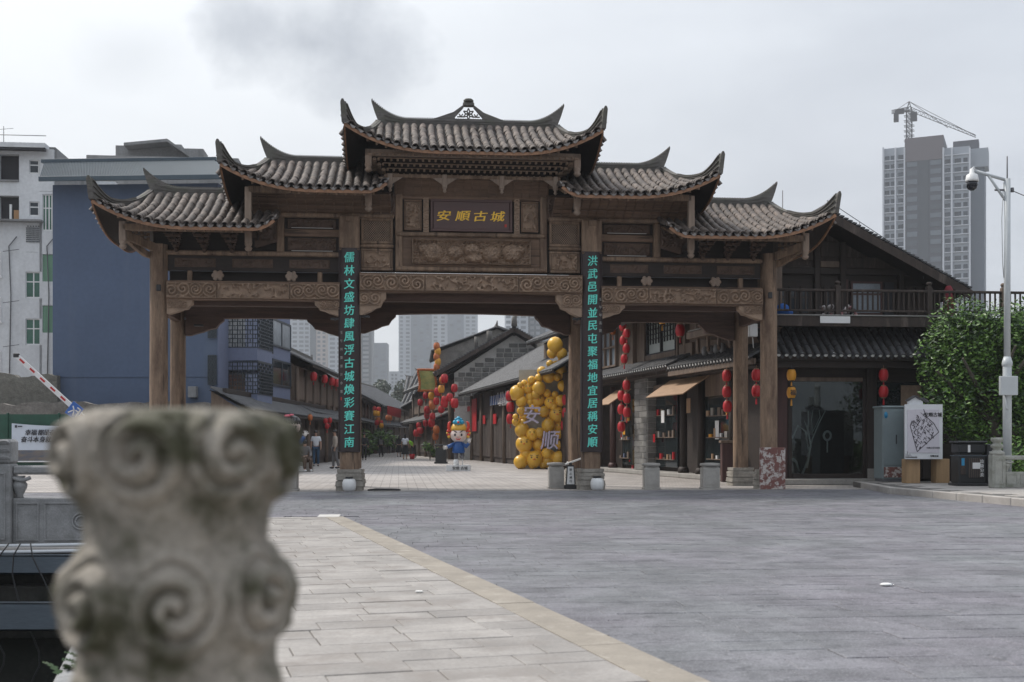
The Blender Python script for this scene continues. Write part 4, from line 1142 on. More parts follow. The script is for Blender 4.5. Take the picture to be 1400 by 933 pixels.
def banner():
    Y = 43.85; x0, x1, z0, z1 = XP(16, Y), XP(150, Y), ZP(630, Y), ZP(579, Y)
    mb = MB(); Mw, Mm = flat('banner_white', (.55,.60,.68), .6), mat('banner_landscape', (.22,.17,.12), .6, .5, 2.5, 0, (.6,1,3), col2=(.07,.10,.16))
    mb.grid(20, 8, lambda u, v: (x0+(x1-x0)*u, Y-.03*math.sin(u*9), z0+(z1-z0)*(v*.72+.28)-.10*math.sin(PI*u)*v)); mb.cur = 1
    mb.grid(20, 6, lambda u, v: (x0+(x1-x0)*u, Y-.03*math.sin(u*9), z0+(z1-z0)*v*.28-.0*math.sin(PI*u)))
    t = thing('banner', 'white slogan banner with a landscape strip hung on the green hoarding', 'banner', (x0+x1)/2, Y, z0)
    b = mb.build('cloth', [Mw, Mm], t)
    ink = flat('banner_ink', (.02,.02,.03), .6)
    for ch, px in zip('幸福都是奋斗出来的', (39, 47, 56.5, 64.5, 72.5, 80.5, 89, 98, 107)): put_text(ch, .235, ink, b, XP(px, Y), Y-.05, ZP(591.5, Y), .004, shear=.15)
    for ch, px in zip('奋斗本身就是一种幸福', (33.5, 42, 50, 58.5, 67, 75.5, 84, 93, 102, 111)): put_text(ch, .235, ink, b, XP(px, Y), Y-.05, ZP(601, Y), .004, shear=.15)
    MB().box(XP(21, Y), XP(24, Y), Y-.05, Y-.04, ZP(585, Y), ZP(581.5, Y)).box(XP(25, Y), XP(31, Y), Y-.05, Y-.04, ZP(584, Y), ZP(582.5, Y)).build('small_emblem', ink, b)
    MB().box(x0, x1, Y-.06, Y, z0-.06, z0-.01).build('bottom_batten', M['white_cer'], t)
banner()
def rough_wall(px0, px1, Y, ytop, label, m, seed, th=.5, step=.06):
    mb = MB(); x0, x1 = XP(px0, Y), XP(px1, Y); zt = ZP(ytop, Y); n = 40
    def fr_(u, v):
        x = x0+(x1-x0)*u; z = (zt+.22*noise.noise(Vector((x*.8, seed, 0)))+.1*noise.noise(Vector((x*4, seed, 3))))*v
        return (x, Y+.1*noise.noise(Vector((x*1.2, z*1.5, seed))), z)
    mb.grid(n, 14, fr_); mb.grid(n, 2, lambda u, v: (fr_(u, 1)[0], fr_(u, 1)[1]+v*th, fr_(u, 1)[2]), flip=False)
    mb.grid(n, 14, lambda u, v: (fr_(u, v)[0], Y+th, fr_(u, v)[2]), flip=True)
    for u in (0, 1):
        pts = [fr_(u, j/14) for j in range(15)]; mb.add(pts+[(p[0], Y+th, p[2]) for p in pts], [(j, j+1, j+16, j+15) for j in range(14)])
    return mb.build('boundary_wall', m, label=label, cat='wall')
rough_wall(-80, 78, 49.5, 512, 'rough crumbling concrete wall above the green hoarding at the far left', M['render2'], 1)
rough_wall(-80, 288, 48, 551, 'low stained plaster wall running along the foot of the blue building', M['render'], 2)
for k in range(2):
    c_ = [(-15.1, 47.8, 3.0), (-17.6, 47.8, 3.0)][k]
def arm():
    Y = 36; a = Vector((XP(24, Y), Y, ZP(488, Y))); b = Vector((XP(150, Y), Y, ZP(603, Y)))
    t = thing('barrier_arm', 'raised red and white barrier arm with a blue sign behind the carved post', 'barrier', b.x+.3, Y, 0)
    red, wh = flat('arm_red', (.5,.03,.03), .5), flat('arm_white', (.72,.72,.72), .5); n = 9
    for i in range(n):
        p, q = a.lerp(b, i/n), a.lerp(b, (i+1)/n); MB().bar(p, q, .06, .16, (0,-1,0)).build('white_section', wh, t) if False else MB().bar(p, q, .06, .14).build('arm_section', wh, t)
        p2, q2 = p.lerp(q, .25), p.lerp(q, .7)
        MB().bar(p2+Vector((0,-.035,0)), q2+Vector((0,-.035,0)), .01, .06).build('red_stripe', red, t)
    MB().box(a.x-.12, a.x+.05, Y-.05, Y+.05, a.z-.02, a.z+.1).build('tip_lamp', M['black'], t)
    sx_, sz_ = XP(103, Y), ZP(562, Y)
    Mx = Matrix.Translation((sx_, Y-.08, sz_)) @ Matrix.Rotation(math.radians(38), 4, 'Y')
    MB().box(-.2, .2, -.015, .015, -.22, .22, .004, Mx).build('blue_sign', flat('sign_blue', (.03,.12,.42), .5), t)
    s2 = MB()
    for (x0, z0, x1, z1) in ((-.12,-.15,-.02,.02),(-.02,.02,-.12,.1),(-.02,.02,.06,-.14),(.02,.14,.14,.14),(.02,.04,.14,.04),(.14,.14,.14,-.12)):
        s2.bar(Mx @ Vector((x0, -.02, z0)), Mx @ Vector((x1, -.02, z1)), .01, .035)
    s2.build('sign_pictogram', wh, t)
    MB().box(b.x+.05, b.x+.4, Y-.2, Y+.2, 0, 1.2, .02).build('barrier_housing', flat('housing', (.5,.25,.05), .5), t)
arm()
# ================================================================ BUILDINGS AT THE LEFT
M['blue'] = mat('blue_painted_wall', (.083,.118,.195), .8, .14, .35, .1, fine=6, stain=((.098,.128,.19), .5, .48, .75, (1,1,.12)))
M['blue_side'] = mat('blue_wall_sky_lit', (.17,.20,.30), .8, .15, .5, .1, fine=6)  # same blue wall made lighter: skylight on the street side put into the colour
M['metal_roof'] = mat('blue_metal_roof', (.06,.09,.115), .45, .2, .5, .1, (1,1,.3), fine=12)
M['white_wall'] = mat('stained_white_wall', (.74,.75,.76), .85, .2, .5, .2, fine=6, stain=((.5,.505,.51), .35, .5, .75, (1,1,.3)))
M['grey_conc'] = mat('weathered_concrete', (.30,.30,.30), .9, .3, .6, .3, fine=8, stain=((.15,.15,.15), .8, .5, .7, (1,1,.2)))
M['glass'] = mat('dark_window_glass', (.03,.04,.05), .12, .3, 1, 0)
M['glass_green'] = mat('green_tinted_glass', (.06,.17,.12), .2, .35, 1, 0)
M['glass_lite'] = mat('pale_curtained_glass', (.28,.32,.36), .25, .4, 1.2, 0)
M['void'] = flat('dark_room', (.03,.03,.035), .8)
FR[0] = GATE
def PXl(px, ly): return LX(px, ly)
def win(parent, px0, px1, py0, py1, ly, m, nx=2, nz=1, frame=M['white_cer'], inset=.12, fw=.06, out_=.0):
    x0, z1 = L(px0, py0, ly); x1, z0 = L(px1, py1, ly)
    fr = MB(); y = ly-out_
    fr.box(x0-.05, x1+.05, y-.05, y+.03, z0-.09, z0, .005)
    fr.box(x0, x0+fw, y-.03, y+.03, z0, z1, 0).box(x1-fw, x1, y-.03, y+.03, z0, z1, 0).box(x0+fw, x1-fw, y-.03, y+.03, z1-fw, z1, 0).box(x0+fw, x1-fw, y-.03, y+.03, z0, z0+fw, 0)
    for i in range(1, nx): c_ = x0+(x1-x0)*i/nx; fr.box(c_-fw/2, c_+fw/2, y-.025, y+.025, z0+fw, z1-fw, 0)
    for i in range(1, nz+1):
        if nz > 0 and i < nz+1 and nz >= 1: c_ = z0+(z1-z0)*i*.62/nz; fr.box(x0+fw, x1-fw, y-.02, y+.02, c_-fw/2, c_+fw/2, 0)
    o = fr.build('window', frame, parent)
    MB().box(x0+fw*.5, x1-fw*.5, y-.008, y+.008, z0+fw*.5, z1-fw*.5, 0).build('pane', m, o)
    return o
# -- blue building
ly = 0; BFR = Matrix.Translation((-12.4, 49.5, 0)) @ Matrix.Rotation(-.053, 4, 'Z'); LF[0] = BFR; FR[0] = BFR
bx0, bx1 = PXl(72, ly), PXl(297, ly); bz = LZ(252, ly, 180); depth = 12.6
bb = thing('blue_building', 'tall plain blue rendered building with a grey blue metal roof left of the archway', 'building', (bx0+bx1)/2, ly, 0)
MB().box(bx0, bx1, ly, ly+depth, 0, bz, 0).build('wall', [M['blue'], M['blue_side']], bb)
MB().box(bx1, bx1+.04, ly+.02, ly+depth, 0, bz, 0).build('street_wall', M['blue_side'], bb)
mb = MB(); ztop = LZ(221, ly+3, 180); e0, e1 = PXl(53, ly-.9), PXl(313, ly-.9); r0, r1 = PXl(60, ly+3), PXl(293, ly+3); n = 230
def rf_(u, v):
    w_ = .055*abs(math.sin(u*n*.5*PI))
    xa = e0+(e1-e0)*u; xb = r0+(r1-r0)*u; return (xa+(xb-xa)*v, ly-.9+3.9*v-.0, bz+.08+(ztop-bz-.08)*v+w_)
mb.grid(n, 2, rf_, False)
mb.box(r0-.1, r1+.1, ly+2.9, ly+3.2, ztop-.02, ztop+.14); mb.box(e0, e1, ly-.95, ly-.86, bz-.04, bz+.16)
mb.grid(60, 2, lambda u, v: ((e1+(r1-e1)*v), ly-.9+(3.9)*v+u*(depth-1)*(1), bz+.08+(ztop-bz-.08)*v+.05*abs(math.sin(u*80))), False, flip=True)
mb.build('metal_roof', M['metal_roof'], bb)
# thin seams and small boxes on the wall
x0, z0 = L(262, 550, ly); 
MB().box(bx0, bx1, ly-.03, ly, LZ(515, ly, 150)-.03, LZ(515, ly, 150), 0).build('render_seam', M['blue'], bb)
a, z = L(260, 529, ly); b_, z2 = L(271, 544, ly); MB().box(a, b_, ly-.3, ly, z2, z).build('meter_box', M['grey_conc'], bb)
# street side: lattice cages and windows; the facade runs away along +y at x=bx1
def on_side(px):    # pixel column -> y on plane x = bx1
    t = (px-700)/F; c0 = BFR @ Vector((bx1, 0, 0)); d_ = BFR.col[1]
    return (t*c0.y-c0.x)/(d_.x-t*d_.y)
def side_z(px, py):
    y = on_side(px); p = BFR @ Vector((bx1, y, 0)); return CH+(603-py)*p.y/F
M['cage'] = flat('dark_metal_grille', (.03,.04,.05), .5)
def grille(mb, p00, p10, p01, p11, nu, nv, w=.035):
    P = lambda u, v: (p00.lerp(p10, u)).lerp(p01.lerp(p11, u), v)
    for i in range(nu+1): mb.bar(P(i/nu, 0), P(i/nu, 1), w, w, (.3,.9,.1))
    for j in range(nv+1): mb.bar(P(0, j/nv), P(1, j/nv), w, w)
    for i in range(nu):
        for j in range(nv):
            if (i+j) % 2: mb.bar(P((i+.5)/nu, j/nv), P((i+.5)/nu, (j+1)/nv), w*.8, w*.8, (.3,.9,.1))
for (pa, pb, yt, yb, proj, kind_) in ((311, 333, 432, 478, 1.3, 'cage'), (354, 368, 440, 482, .15, 'flat'), (370, 395, 441, 475, .05, 'win'), (311, 333, 498, 540, 1.3, 'cage'), (355, 367, 503, 545, .15, 'flat'), (370, 395, 495, 528, .05, 'win')):
    y0, y1 = on_side(pa), on_side(pb); z1 = side_z((pa+pb)/2, yt); z0 = side_z((pa+pb)/2, yb)
    if kind_ == 'win':
        fr = MB(); X = bx1+.06
        for k in range(3): yy = y0+(y1-y0)*k/2; fr.box(X, X+.06, yy-.05, yy+.05, z0, z1, 0)
        fr.box(X, X+.06, y0, y1, z0-.05, z0+.05, 0).box(X, X+.06, y0, y1, z1-.05, z1+.05, 0)
        o = fr.build('window', M['cage'], bb); MB().box(X+.01, X+.03, y0, y1, z0, z1, 0).build('pane', M['glass_lite'] if yt < 480 else M['glass'], o)
    else:
        X = bx1+.04+proj; g_ = MB()
        grille(g_, Vector((X, y0, z0)), Vector((X, y1, z0)), Vector((X, y0, z1)), Vector((X, y1, z1)), 8, 10)
        if kind_ == 'cage':
            grille(g_, Vector((bx1, y0, z0)), Vector((X, y0, z0)), Vector((bx1, y0, z1)), Vector((X, y0, z1)), 6, 8)
            g_.box(bx1, X, y0, y1, z1, z1+.08, 0)
        o = g_.build('window_cage', M['cage'], bb)
        if kind_ == 'cage':
            MB().box(bx1+.03, X-.02, y0, y1, z0-1.0, z0, 0).build('balcony_parapet', M['blue_side'], bb)
        MB().box(bx1+.045, bx1+.07, y0, y1, z0, z1, 0).build('pane', M['glass_lite'] if yt < 480 else M['glass'], o)
x0 = PXl(283, ly)
for (yt, yb) in ((427, 462), (486, 526)):
    z1, z0 = L(303, yt, ly-.1)[1], L(303, yb, ly-.1)[1]; g_ = MB(); a, b_ = PXl(284, ly)+.05, PXl(296.5, ly)
    grille(g_, Vector((a, ly-.1, z0)), Vector((b_, ly-.1, z0)), Vector((a, ly-.1, z1)), Vector((b_, ly-.1, z1)), 6, 11); g_.build('window_cage', M['cage'], bb)
# -- white tenement
LF[0] = GATE; FR[0] = GATE; ly = 33
wb_ = thing('white_tenement', 'stained white tenement block with green glazed stair bay at the far left edge', 'building', PXl(30, ly), ly, 0)
def wbox(px0, px1, py0, py1, y0, y1, name, m, c=0, lyr=None):
    x0, z1 = L(px0, py0, lyr or ly); x1, z0 = L(px1, py1, lyr or ly); return MB().box(x0, x1, y0, y1, z0, z1, c).build(name, m, wb_)
xa, xb = PXl(-90, ly), PXl(73, ly); zt = L(40, 204, ly)[1]
MB().box(xa, xb, ly+.5, ly+12, 0, zt, 0).build('core_wall', M['white_wall'], wb_)
# front skin made of pieces leaving real openings
fronts = [(-90,-2,204,610), (26,40,204,300), (54,73,204,262), (40,54,204,219), (40,54,238,276), (40,54,296,300), (-2,26,204,211), (-2,26,248,268), (-2,35,300,610), (58,73,262,266), (35,57.5,345,372), (35,57.5,408,436), (35,57.5,472,610), (35,57.5,300,345), (72.0,73.2,262,610), (58,72,316,348), (58,72,385,418), (58,72,455,610), (54,58,262,610)]
for f in fronts: wbox(f[0], f[1], f[2], f[3], ly, ly+.5, 'front_wall', M['white_wall'])
wbox(-2, 26, 211, 248, ly+.4, ly+.49, 'dark_opening', M['void']); wbox(-2, 26, 268, 300, ly+.4, ly+.49, 'dark_opening', M['void'])
wbox(-2, 26, 246, 249, ly-.1, ly+.05, 'balcony_sill', M['grey_conc']); wbox(-90, 60, 300, 305, ly-.5, ly-.0, 'ledge', M['grey_conc'])
wbox(-90, 66, 196, 206, ly-.6, ly+12, 'roof_slab', M['white_wall']); wbox(-90, 66, 206, 207.5, ly-.62, ly-.3, 'roof_edge', M['void'])
wbox(66, 74, 200, 262, ly+.2, ly+10, 'return_wall', M['grey_conc'])
wbox(66, 113, 207, 262, ly+7, ly+15, 'rear_wing', M['white_wall']); wbox(12, 15, 279, 300, ly+.1, ly+.2, 'white_pipe', M['white_cer']); wbox(18, 25, 287, 300, ly+.1, ly+.3, 'wooden_box', flat('plywood', (.4,.22,.1)))
for (a, b_, c_, d_, m_, nx) in ((40,54,219,238,M['glass'],1), (40,54,276,296,M['glass'],1), (35,57.5,372,408,M['glass_green'],2), (35,57.5,436,472,M['glass_green'],2), (58,72,266,316,M['glass_green'],3)):
    win(wb_, a, b_, c_, d_, ly+.1, m_, nx)
for (c_, d_) in ((348,385), (418,455)):
    wbox(58, 72, c_, d_, ly+.05, ly+.1, 'green_panel', mat('green_panel', (.17,.33,.22), .5, .3, 2, 0, (3,1,.4)))
for py in (378, 440, 516): win(wb_, -6, 2, py-34 if py < 516 else 480, py, ly-.02, M['glass_green'], 1)
# vent screen panel
v = MB(); x0, z1 = L(35.5, 308, ly-.03); x1, z0 = L(54, 332, ly-.03)
for i in range(10):
    for j in range(9 if i % 2 else 8): v.box(x0+(x1-x0)*(i+.2)/10, x0+(x1-x0)*(i+.75)/10, ly-.06, ly-.0, z0+(z1-z0)*(j+.2)/9, z0+(z1-z0)*(j+.7)/9, 0)
v.build('vent_screen', M['glass'], wb_)
mb = MB()
for px in (12, 64): x, z = L(px, 350, ly-.08); mb.tube([(x, ly-.08, 3), (x+.1, ly-.08, z-2), (x, ly-.08, z+.5), (x+.4, ly-.1, z+1)], .03, 5)
for py in (345, 415, 475): x, z = L(14, py, ly-.1); mb.bar((x-.3, ly-.3, z), (x+.5, ly-.3, z+.12), .03, .03)
mb.build('drain_pipes', M['iron'], wb_)
# aerials
mb = MB(); x, z = L(5, 196, ly+2); mb.tube([(x, ly+2, z-.3), (x, ly+2, z+.9)], .02, 5); mb.tube([(x-.5, ly+2, z+.7), (x+.5, ly+2, z+.8)], .012, 4)
mb.tube([(L(-10,192,ly)[0], ly-.4, zt+.6), (L(66,192,ly)[0], ly-.4, zt+.6)], .02, 4)
mb.build('roof_aerial', M['iron'], wb_)
# -- block behind with railing and roof shed
ly = 52
gb = thing('grey_block', 'grey concrete block with a roof shed rising just above the blue metal roof', 'building', PXl(220, ly), ly, 0)
x0, z1 = L(118, 212, ly); x1, z0 = L(326, 240, ly); MB().box(x0, x1, ly, ly+10, 0, z1, 0).build('wall', M['grey_conc'], gb)
x0, z1 = L(171, 196, ly+3); x1, z0 = L(262, 213, ly+3)
MB().box(L(182, 0, ly+3)[0], L(248, 0, ly+3)[0], ly+3, ly+6, z0-1, z1, 0).build('roof_shed', M['grey_conc'], gb)
mb = MB(); a = L(171, 196, ly+2)[0]; b_ = L(264, 196, ly+2)[0]; zz = L(200, 193, ly+2)[1]; mid = L(230, 193, ly+2)[0]
mb.prism([(a, zz-.25), (mid, zz+.1), (b_, zz-1.1), (b_, zz-1.25), (mid, zz-.1), (a, zz-.45)][::-1], ly+1.6, ly+6.4)
mb.box(L(158, 0, ly+3)[0], L(182, 0, ly+3)[0], ly+3, ly+5, z0-1, z0+.6, 0); mb.box(L(248, 0, ly+3)[0], L(278, 0, ly+3)[0], ly+3, ly+5, z0-1, z0+.5, 0)
mb.build('shed_roof', M['grey_conc'], gb)
# ================================================================ FAR TOWERS
def far_mat(n_, c_, r_=.7): return flat(n_, c_, r_, var=.06, scale=.05, fine=.3)
M['t_wall'] = far_mat('tower_cladding', (.33,.36,.40)); M['t_dark'] = far_mat('tower_dark_panel', (.085,.09,.11)); M['t_slate'] = far_mat('tower_slate_wall', (.13,.155,.19))
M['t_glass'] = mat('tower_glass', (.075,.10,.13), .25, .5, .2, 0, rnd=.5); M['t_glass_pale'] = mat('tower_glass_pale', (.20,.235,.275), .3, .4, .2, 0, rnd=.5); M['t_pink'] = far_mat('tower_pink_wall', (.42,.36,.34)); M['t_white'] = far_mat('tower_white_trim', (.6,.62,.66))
def tower(name, label, Y, px0, px1, ytop, bands, floors, body=None, depthm=18, rot=.02, fy=0, group=None, fh=None):
    """bands: list of (px0, px1, protrusion, wall material, [window column (px0,px1)], top y)"""
    cxp = (px0+px1)/2; base = Matrix.Translation((XP(cxp, Y), Y, 0)) @ Matrix.Rotation(rot, 4, 'Z'); FR[0] = base
    def f(px, py, ly=0): return fpt(base, px, py, ly)
    t = thing(name, label, 'tower block', 0, 0, 0, group)
    wdata = {}
    for (a, b, pr, m, cols, yt) in bands:
        x0, zt_ = f(a, yt, -pr); x1 = f(b, yt, -pr)[0]
        MB().box(x0, x1, -pr, depthm, 0, zt_, 0).build('tower_bay', m, t)
        H = fh or 3.0; nf = int((zt_-2)/H)
        for (wa, wb) in cols:
            w0 = f(wa, 500, -pr)[0]; w1 = f(wb, 500, -pr)[0]; W = w1-w0; key = (round(W, 2), pr, m.name)
            if key not in wdata:
                q = MB(); q.box(0, W, -.12, .05, 0, H*.55, 0); wdata[key] = mesh_of(q, 'window', M['t_glass_pale'] if (m is M['t_dark'] or Y > 450) else M['t_glass'])  # pale glass puts haze into the far windows' colour; dark bays share it
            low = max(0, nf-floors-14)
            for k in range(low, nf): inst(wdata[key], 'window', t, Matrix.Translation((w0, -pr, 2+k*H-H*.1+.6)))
    return t, base, f
# right tower with crane
t1, base, f = tower('apartment_tower', 'grey high-rise tower with a crane on its roof above the tea house gable', 400, 1208, 1340, 195,
  [(1208,1237,0,M['t_wall'],[(1210,1216),(1218,1223),(1228,1235)],204), (1237,1290,1.0,M['t_dark'],[(1240,1254),(1272,1287)],190), (1290,1326,0,M['t_wall'],[(1292,1299),(1305,1314),(1317,1323)],203), (1326,1346,-4,M['t_slate'],[],213)], 40, rot=-.42)
x0, z1 = f(1237, 190, -1.1); x1, z0 = f(1290, 217, -1.1); MB().box(x0, x1, -1.3, -.9, z0, z1, 0).build('top_panel', far_mat('brown_top_panel', (.15,.13,.14)), t1)
x0, z1 = f(1256, 217, -1.15); x1 = f(1270, 217, -1.15)[0]; MB().box(x0, x1, -1.25, -.95, 0, z1, 0).build('dark_core', far_mat('core_glass', (.06,.07,.085), .3), t1)
mb = MB()
for px in (1208, 1224.5, 1237, 1290, 1301.5, 1326):
    x, z = f(px, 203, -.3); mb.box(x-.25, x+.25, -1.6, 0, 0, z, 0)
mb.build('white_mullions', M['t_white'], t1)
mb = MB(); nfl = 33
for k in range(nfl):
    z = 2+k*3.0+.1
    for a, b in ((1208, 1236), (1291, 1326)): mb.box(f(a, 0)[0], f(b, 0)[0], -.5, 0, z, z+.3, 0)
mb.build('floor_bands', M['t_white'], t1)
x0, z1 = f(1303, 190, 6); x1, z0 = f(1338, 215, 6); MB().box(x0, x1, 6, 12, z0-2, z1-1, 0).build('roof_house', M['t_dark'], t1)
x0, z1 = f(1326, 204, 3); x1, z0 = f(1351, 215, 3); MB().box(x0, x1, 3, 12, z0-3, z1, 0).build('roof_house', M['t_wall'], t1)
# crane
def crane():
    cx_, zb = f(1243, 192, 5); zt_ = f(1243, 152, 5)[1]; zp = f(1243, 139, 5)[1]
    t = thing('tower_crane', 'grey lattice tower crane standing on the far high-rise roof', 'crane', cx_, 5, zb)
    C = far_mat('crane_steel', (.05,.05,.055)); Yc = 5
    mb = MB(); w_ = .9
    for sx_ in (-w_, w_):
        for sy_ in (-w_, w_): mb.bar((cx_+sx_, Yc+sy_, zb-2), (cx_+sx_, Yc+sy_, zt_), .22, .22, (1,0,0))
    n = 7
    for i in range(n):
        za, zc = zb-2+(zt_-zb+2)*i/n, zb-2+(zt_-zb+2)*(i+1)/n
        for sy_ in (-w_, w_):
            mb.bar((cx_-w_, Yc+sy_, za), (cx_+w_, Yc+sy_, zc), .14, .14, (0,1,0)); mb.bar((cx_+w_, Yc+sy_, za), (cx_-w_, Yc+sy_, zc), .14, .14, (0,1,0)); mb.bar((cx_-w_*1.9, Yc+sy_, zc), (cx_+w_*1.9, Yc+sy_, zc), .2, .2)
    mb.build('mast', C, t)
    mb = MB(); 
    for s_ in (-1, 1): mb.bar((cx_+s_*w_, Yc, zt_), (cx_, Yc, zp), .25, .25, (0,1,0))
    for i in range(3): z = zt_+(zp-zt_)*i/3.5; q = w_*(1-i/3.5); mb.bar((cx_-q, Yc, z), (cx_+q, Yc, z+.8), .15, .15)
    mb.build('apex', C, t)
    def lat(p, q, h0, h1, name):
        m_ = MB(); n_ = 16
        for k in range(n_):
            a, b = Vector(p).lerp(Vector(q), k/n_), Vector(p).lerp(Vector(q), (k+1)/n_); ha, hb = h0+(h1-h0)*k/n_, h0+(h1-h0)*(k+1)/n_; up = Vector((0,0,1))
            m_.bar(a, b, .2, .2); m_.bar(a+up*ha, b+up*hb, .2, .2); m_.bar(a, a.lerp(b, .5)+up*ha, .12, .12); m_.bar(a.lerp(b, .5)+up*ha, b, .12, .12)
        m_.build(name, C, t)
    jx, jz = f(1334, 187, 5); lat((cx_, Yc, zt_), (jx, Yc, jz-.3), 1.6, .8, 'jib')
    kx, kz = f(1219, 152, 5); lat((kx, Yc, kz-1), (cx_, Yc, zt_), 1.2, 1.4, 'counter_jib')
    a, b = f(1222, 153, 5), f(1232, 165, 5); MB().box(a[0], a[0]+1.6, Yc-.6, Yc+.6, b[1]-.3, a[1]-.5).box(a[0]+.5, b[0]+1, Yc-.5, Yc+.5, a[1]-1, a[1]+.6).build('counterweight', C, t)
    a, b = f(1245, 155, 5), f(1254, 166, 5); MB().box(a[0], b[0], Yc-1.4, Yc, b[1], a[1]).build('cab', C, t)
    m_ = MB(); p = (cx_, Yc, zp)
    for px, py in ((1334, 187), (1296, 176)): q = f(px, py-1, 5); m_.tube([p, (q[0], Yc, q[1])], .09, 4)
    q = f(1222, 153, 5); m_.tube([p, (q[0], Yc, q[1])], .09, 4); m_.build('stay_cables', C, t)
crane()
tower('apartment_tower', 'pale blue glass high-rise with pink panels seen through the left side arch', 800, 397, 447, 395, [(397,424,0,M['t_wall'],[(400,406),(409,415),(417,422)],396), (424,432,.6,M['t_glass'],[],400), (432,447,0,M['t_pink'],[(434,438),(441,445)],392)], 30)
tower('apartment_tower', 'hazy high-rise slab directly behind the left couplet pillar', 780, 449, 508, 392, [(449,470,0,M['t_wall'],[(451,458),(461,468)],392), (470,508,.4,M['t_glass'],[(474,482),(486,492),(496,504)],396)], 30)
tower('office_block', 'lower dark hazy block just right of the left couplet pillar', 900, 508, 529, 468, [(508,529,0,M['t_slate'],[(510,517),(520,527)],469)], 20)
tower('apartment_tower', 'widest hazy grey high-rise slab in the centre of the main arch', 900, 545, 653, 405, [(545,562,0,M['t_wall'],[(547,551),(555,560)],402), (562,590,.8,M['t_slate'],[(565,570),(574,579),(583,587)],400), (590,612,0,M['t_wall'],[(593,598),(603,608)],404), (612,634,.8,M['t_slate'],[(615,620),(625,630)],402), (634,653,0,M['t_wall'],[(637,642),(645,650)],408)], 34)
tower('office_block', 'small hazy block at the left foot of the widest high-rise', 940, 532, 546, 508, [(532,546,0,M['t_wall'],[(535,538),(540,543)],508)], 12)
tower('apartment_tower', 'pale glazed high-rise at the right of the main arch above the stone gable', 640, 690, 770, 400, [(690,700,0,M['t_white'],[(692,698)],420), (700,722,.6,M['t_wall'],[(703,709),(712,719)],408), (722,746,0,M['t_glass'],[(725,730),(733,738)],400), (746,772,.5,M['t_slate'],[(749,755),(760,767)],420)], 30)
# ================================================================ RIGHT SIDE: TEA HOUSE AND SHOP ROW
M['wood_wall'] = mat('dark_stained_boards', (.062,.042,.033), .75, .5, 1.5, .4, (4,4,.4), fine=20, stain=((.15,.12,.10), 1.6, .55, .75, (2,2,.4)))
M['wood_warm'] = mat('warm_brown_timber', (.21,.15,.11), .75, .4, 1.5, .4, (4,4,.4), fine=20, stain=((.10,.07,.055), 1.5, .5, .75, (2,2,.4)))
M['wood_red'] = mat('dark_red_brown_post', (.085,.035,.03), .6, .4, 1.5, .3, (4,4,.4), fine=20)
M['tile_dark'] = mat('dark_roof_tile', (.085,.085,.09), .6, .5, 6, .5, fine=50, stain=((.16,.16,.15), 3, .55, .75), coord='World')
M['tile_dark_i'] = mat('dark_roof_tile_single', (.095,.095,.10), .6, .5, 6, .5, fine=50, rnd=.4)
M['endcap'] = flat('white_eave_cap', (.62,.62,.60), .6)
M['shop_glass'] = mat('shop_window_glass', (.022,.030,.032), .05, .3, 1, 0, spec=.7)
M['red'] = mat('red_lantern_silk', (.55,.012,.02), .5, .2, 3, 0, rnd=.12); M['yel'] = mat('yellow_lantern_silk', (.85,.38,.03), .5, .2, 3, 0, rnd=.12); M['orange'] = mat('orange_lantern_silk', (.58,.15,.03), .5, .2, 3, 0, rnd=.12)
M['brickgrey'] = mat('grey_stone_block', (.31,.30,.28), .85, .35, 3, .6, fine=25, rnd=.5)
M['mortar'] = mat('pale_mortar', (.62,.60,.56), .9, .2, 6, .3)
M['tan_board'] = mat('tan_plywood_shutter', (.42,.26,.15), .6, .25, 2, .2, (1,6,1), fine=20)
M['plinth'] = mat('pale_plinth_stone', (.36,.34,.31), .8, .3, 2, .4, fine=30)
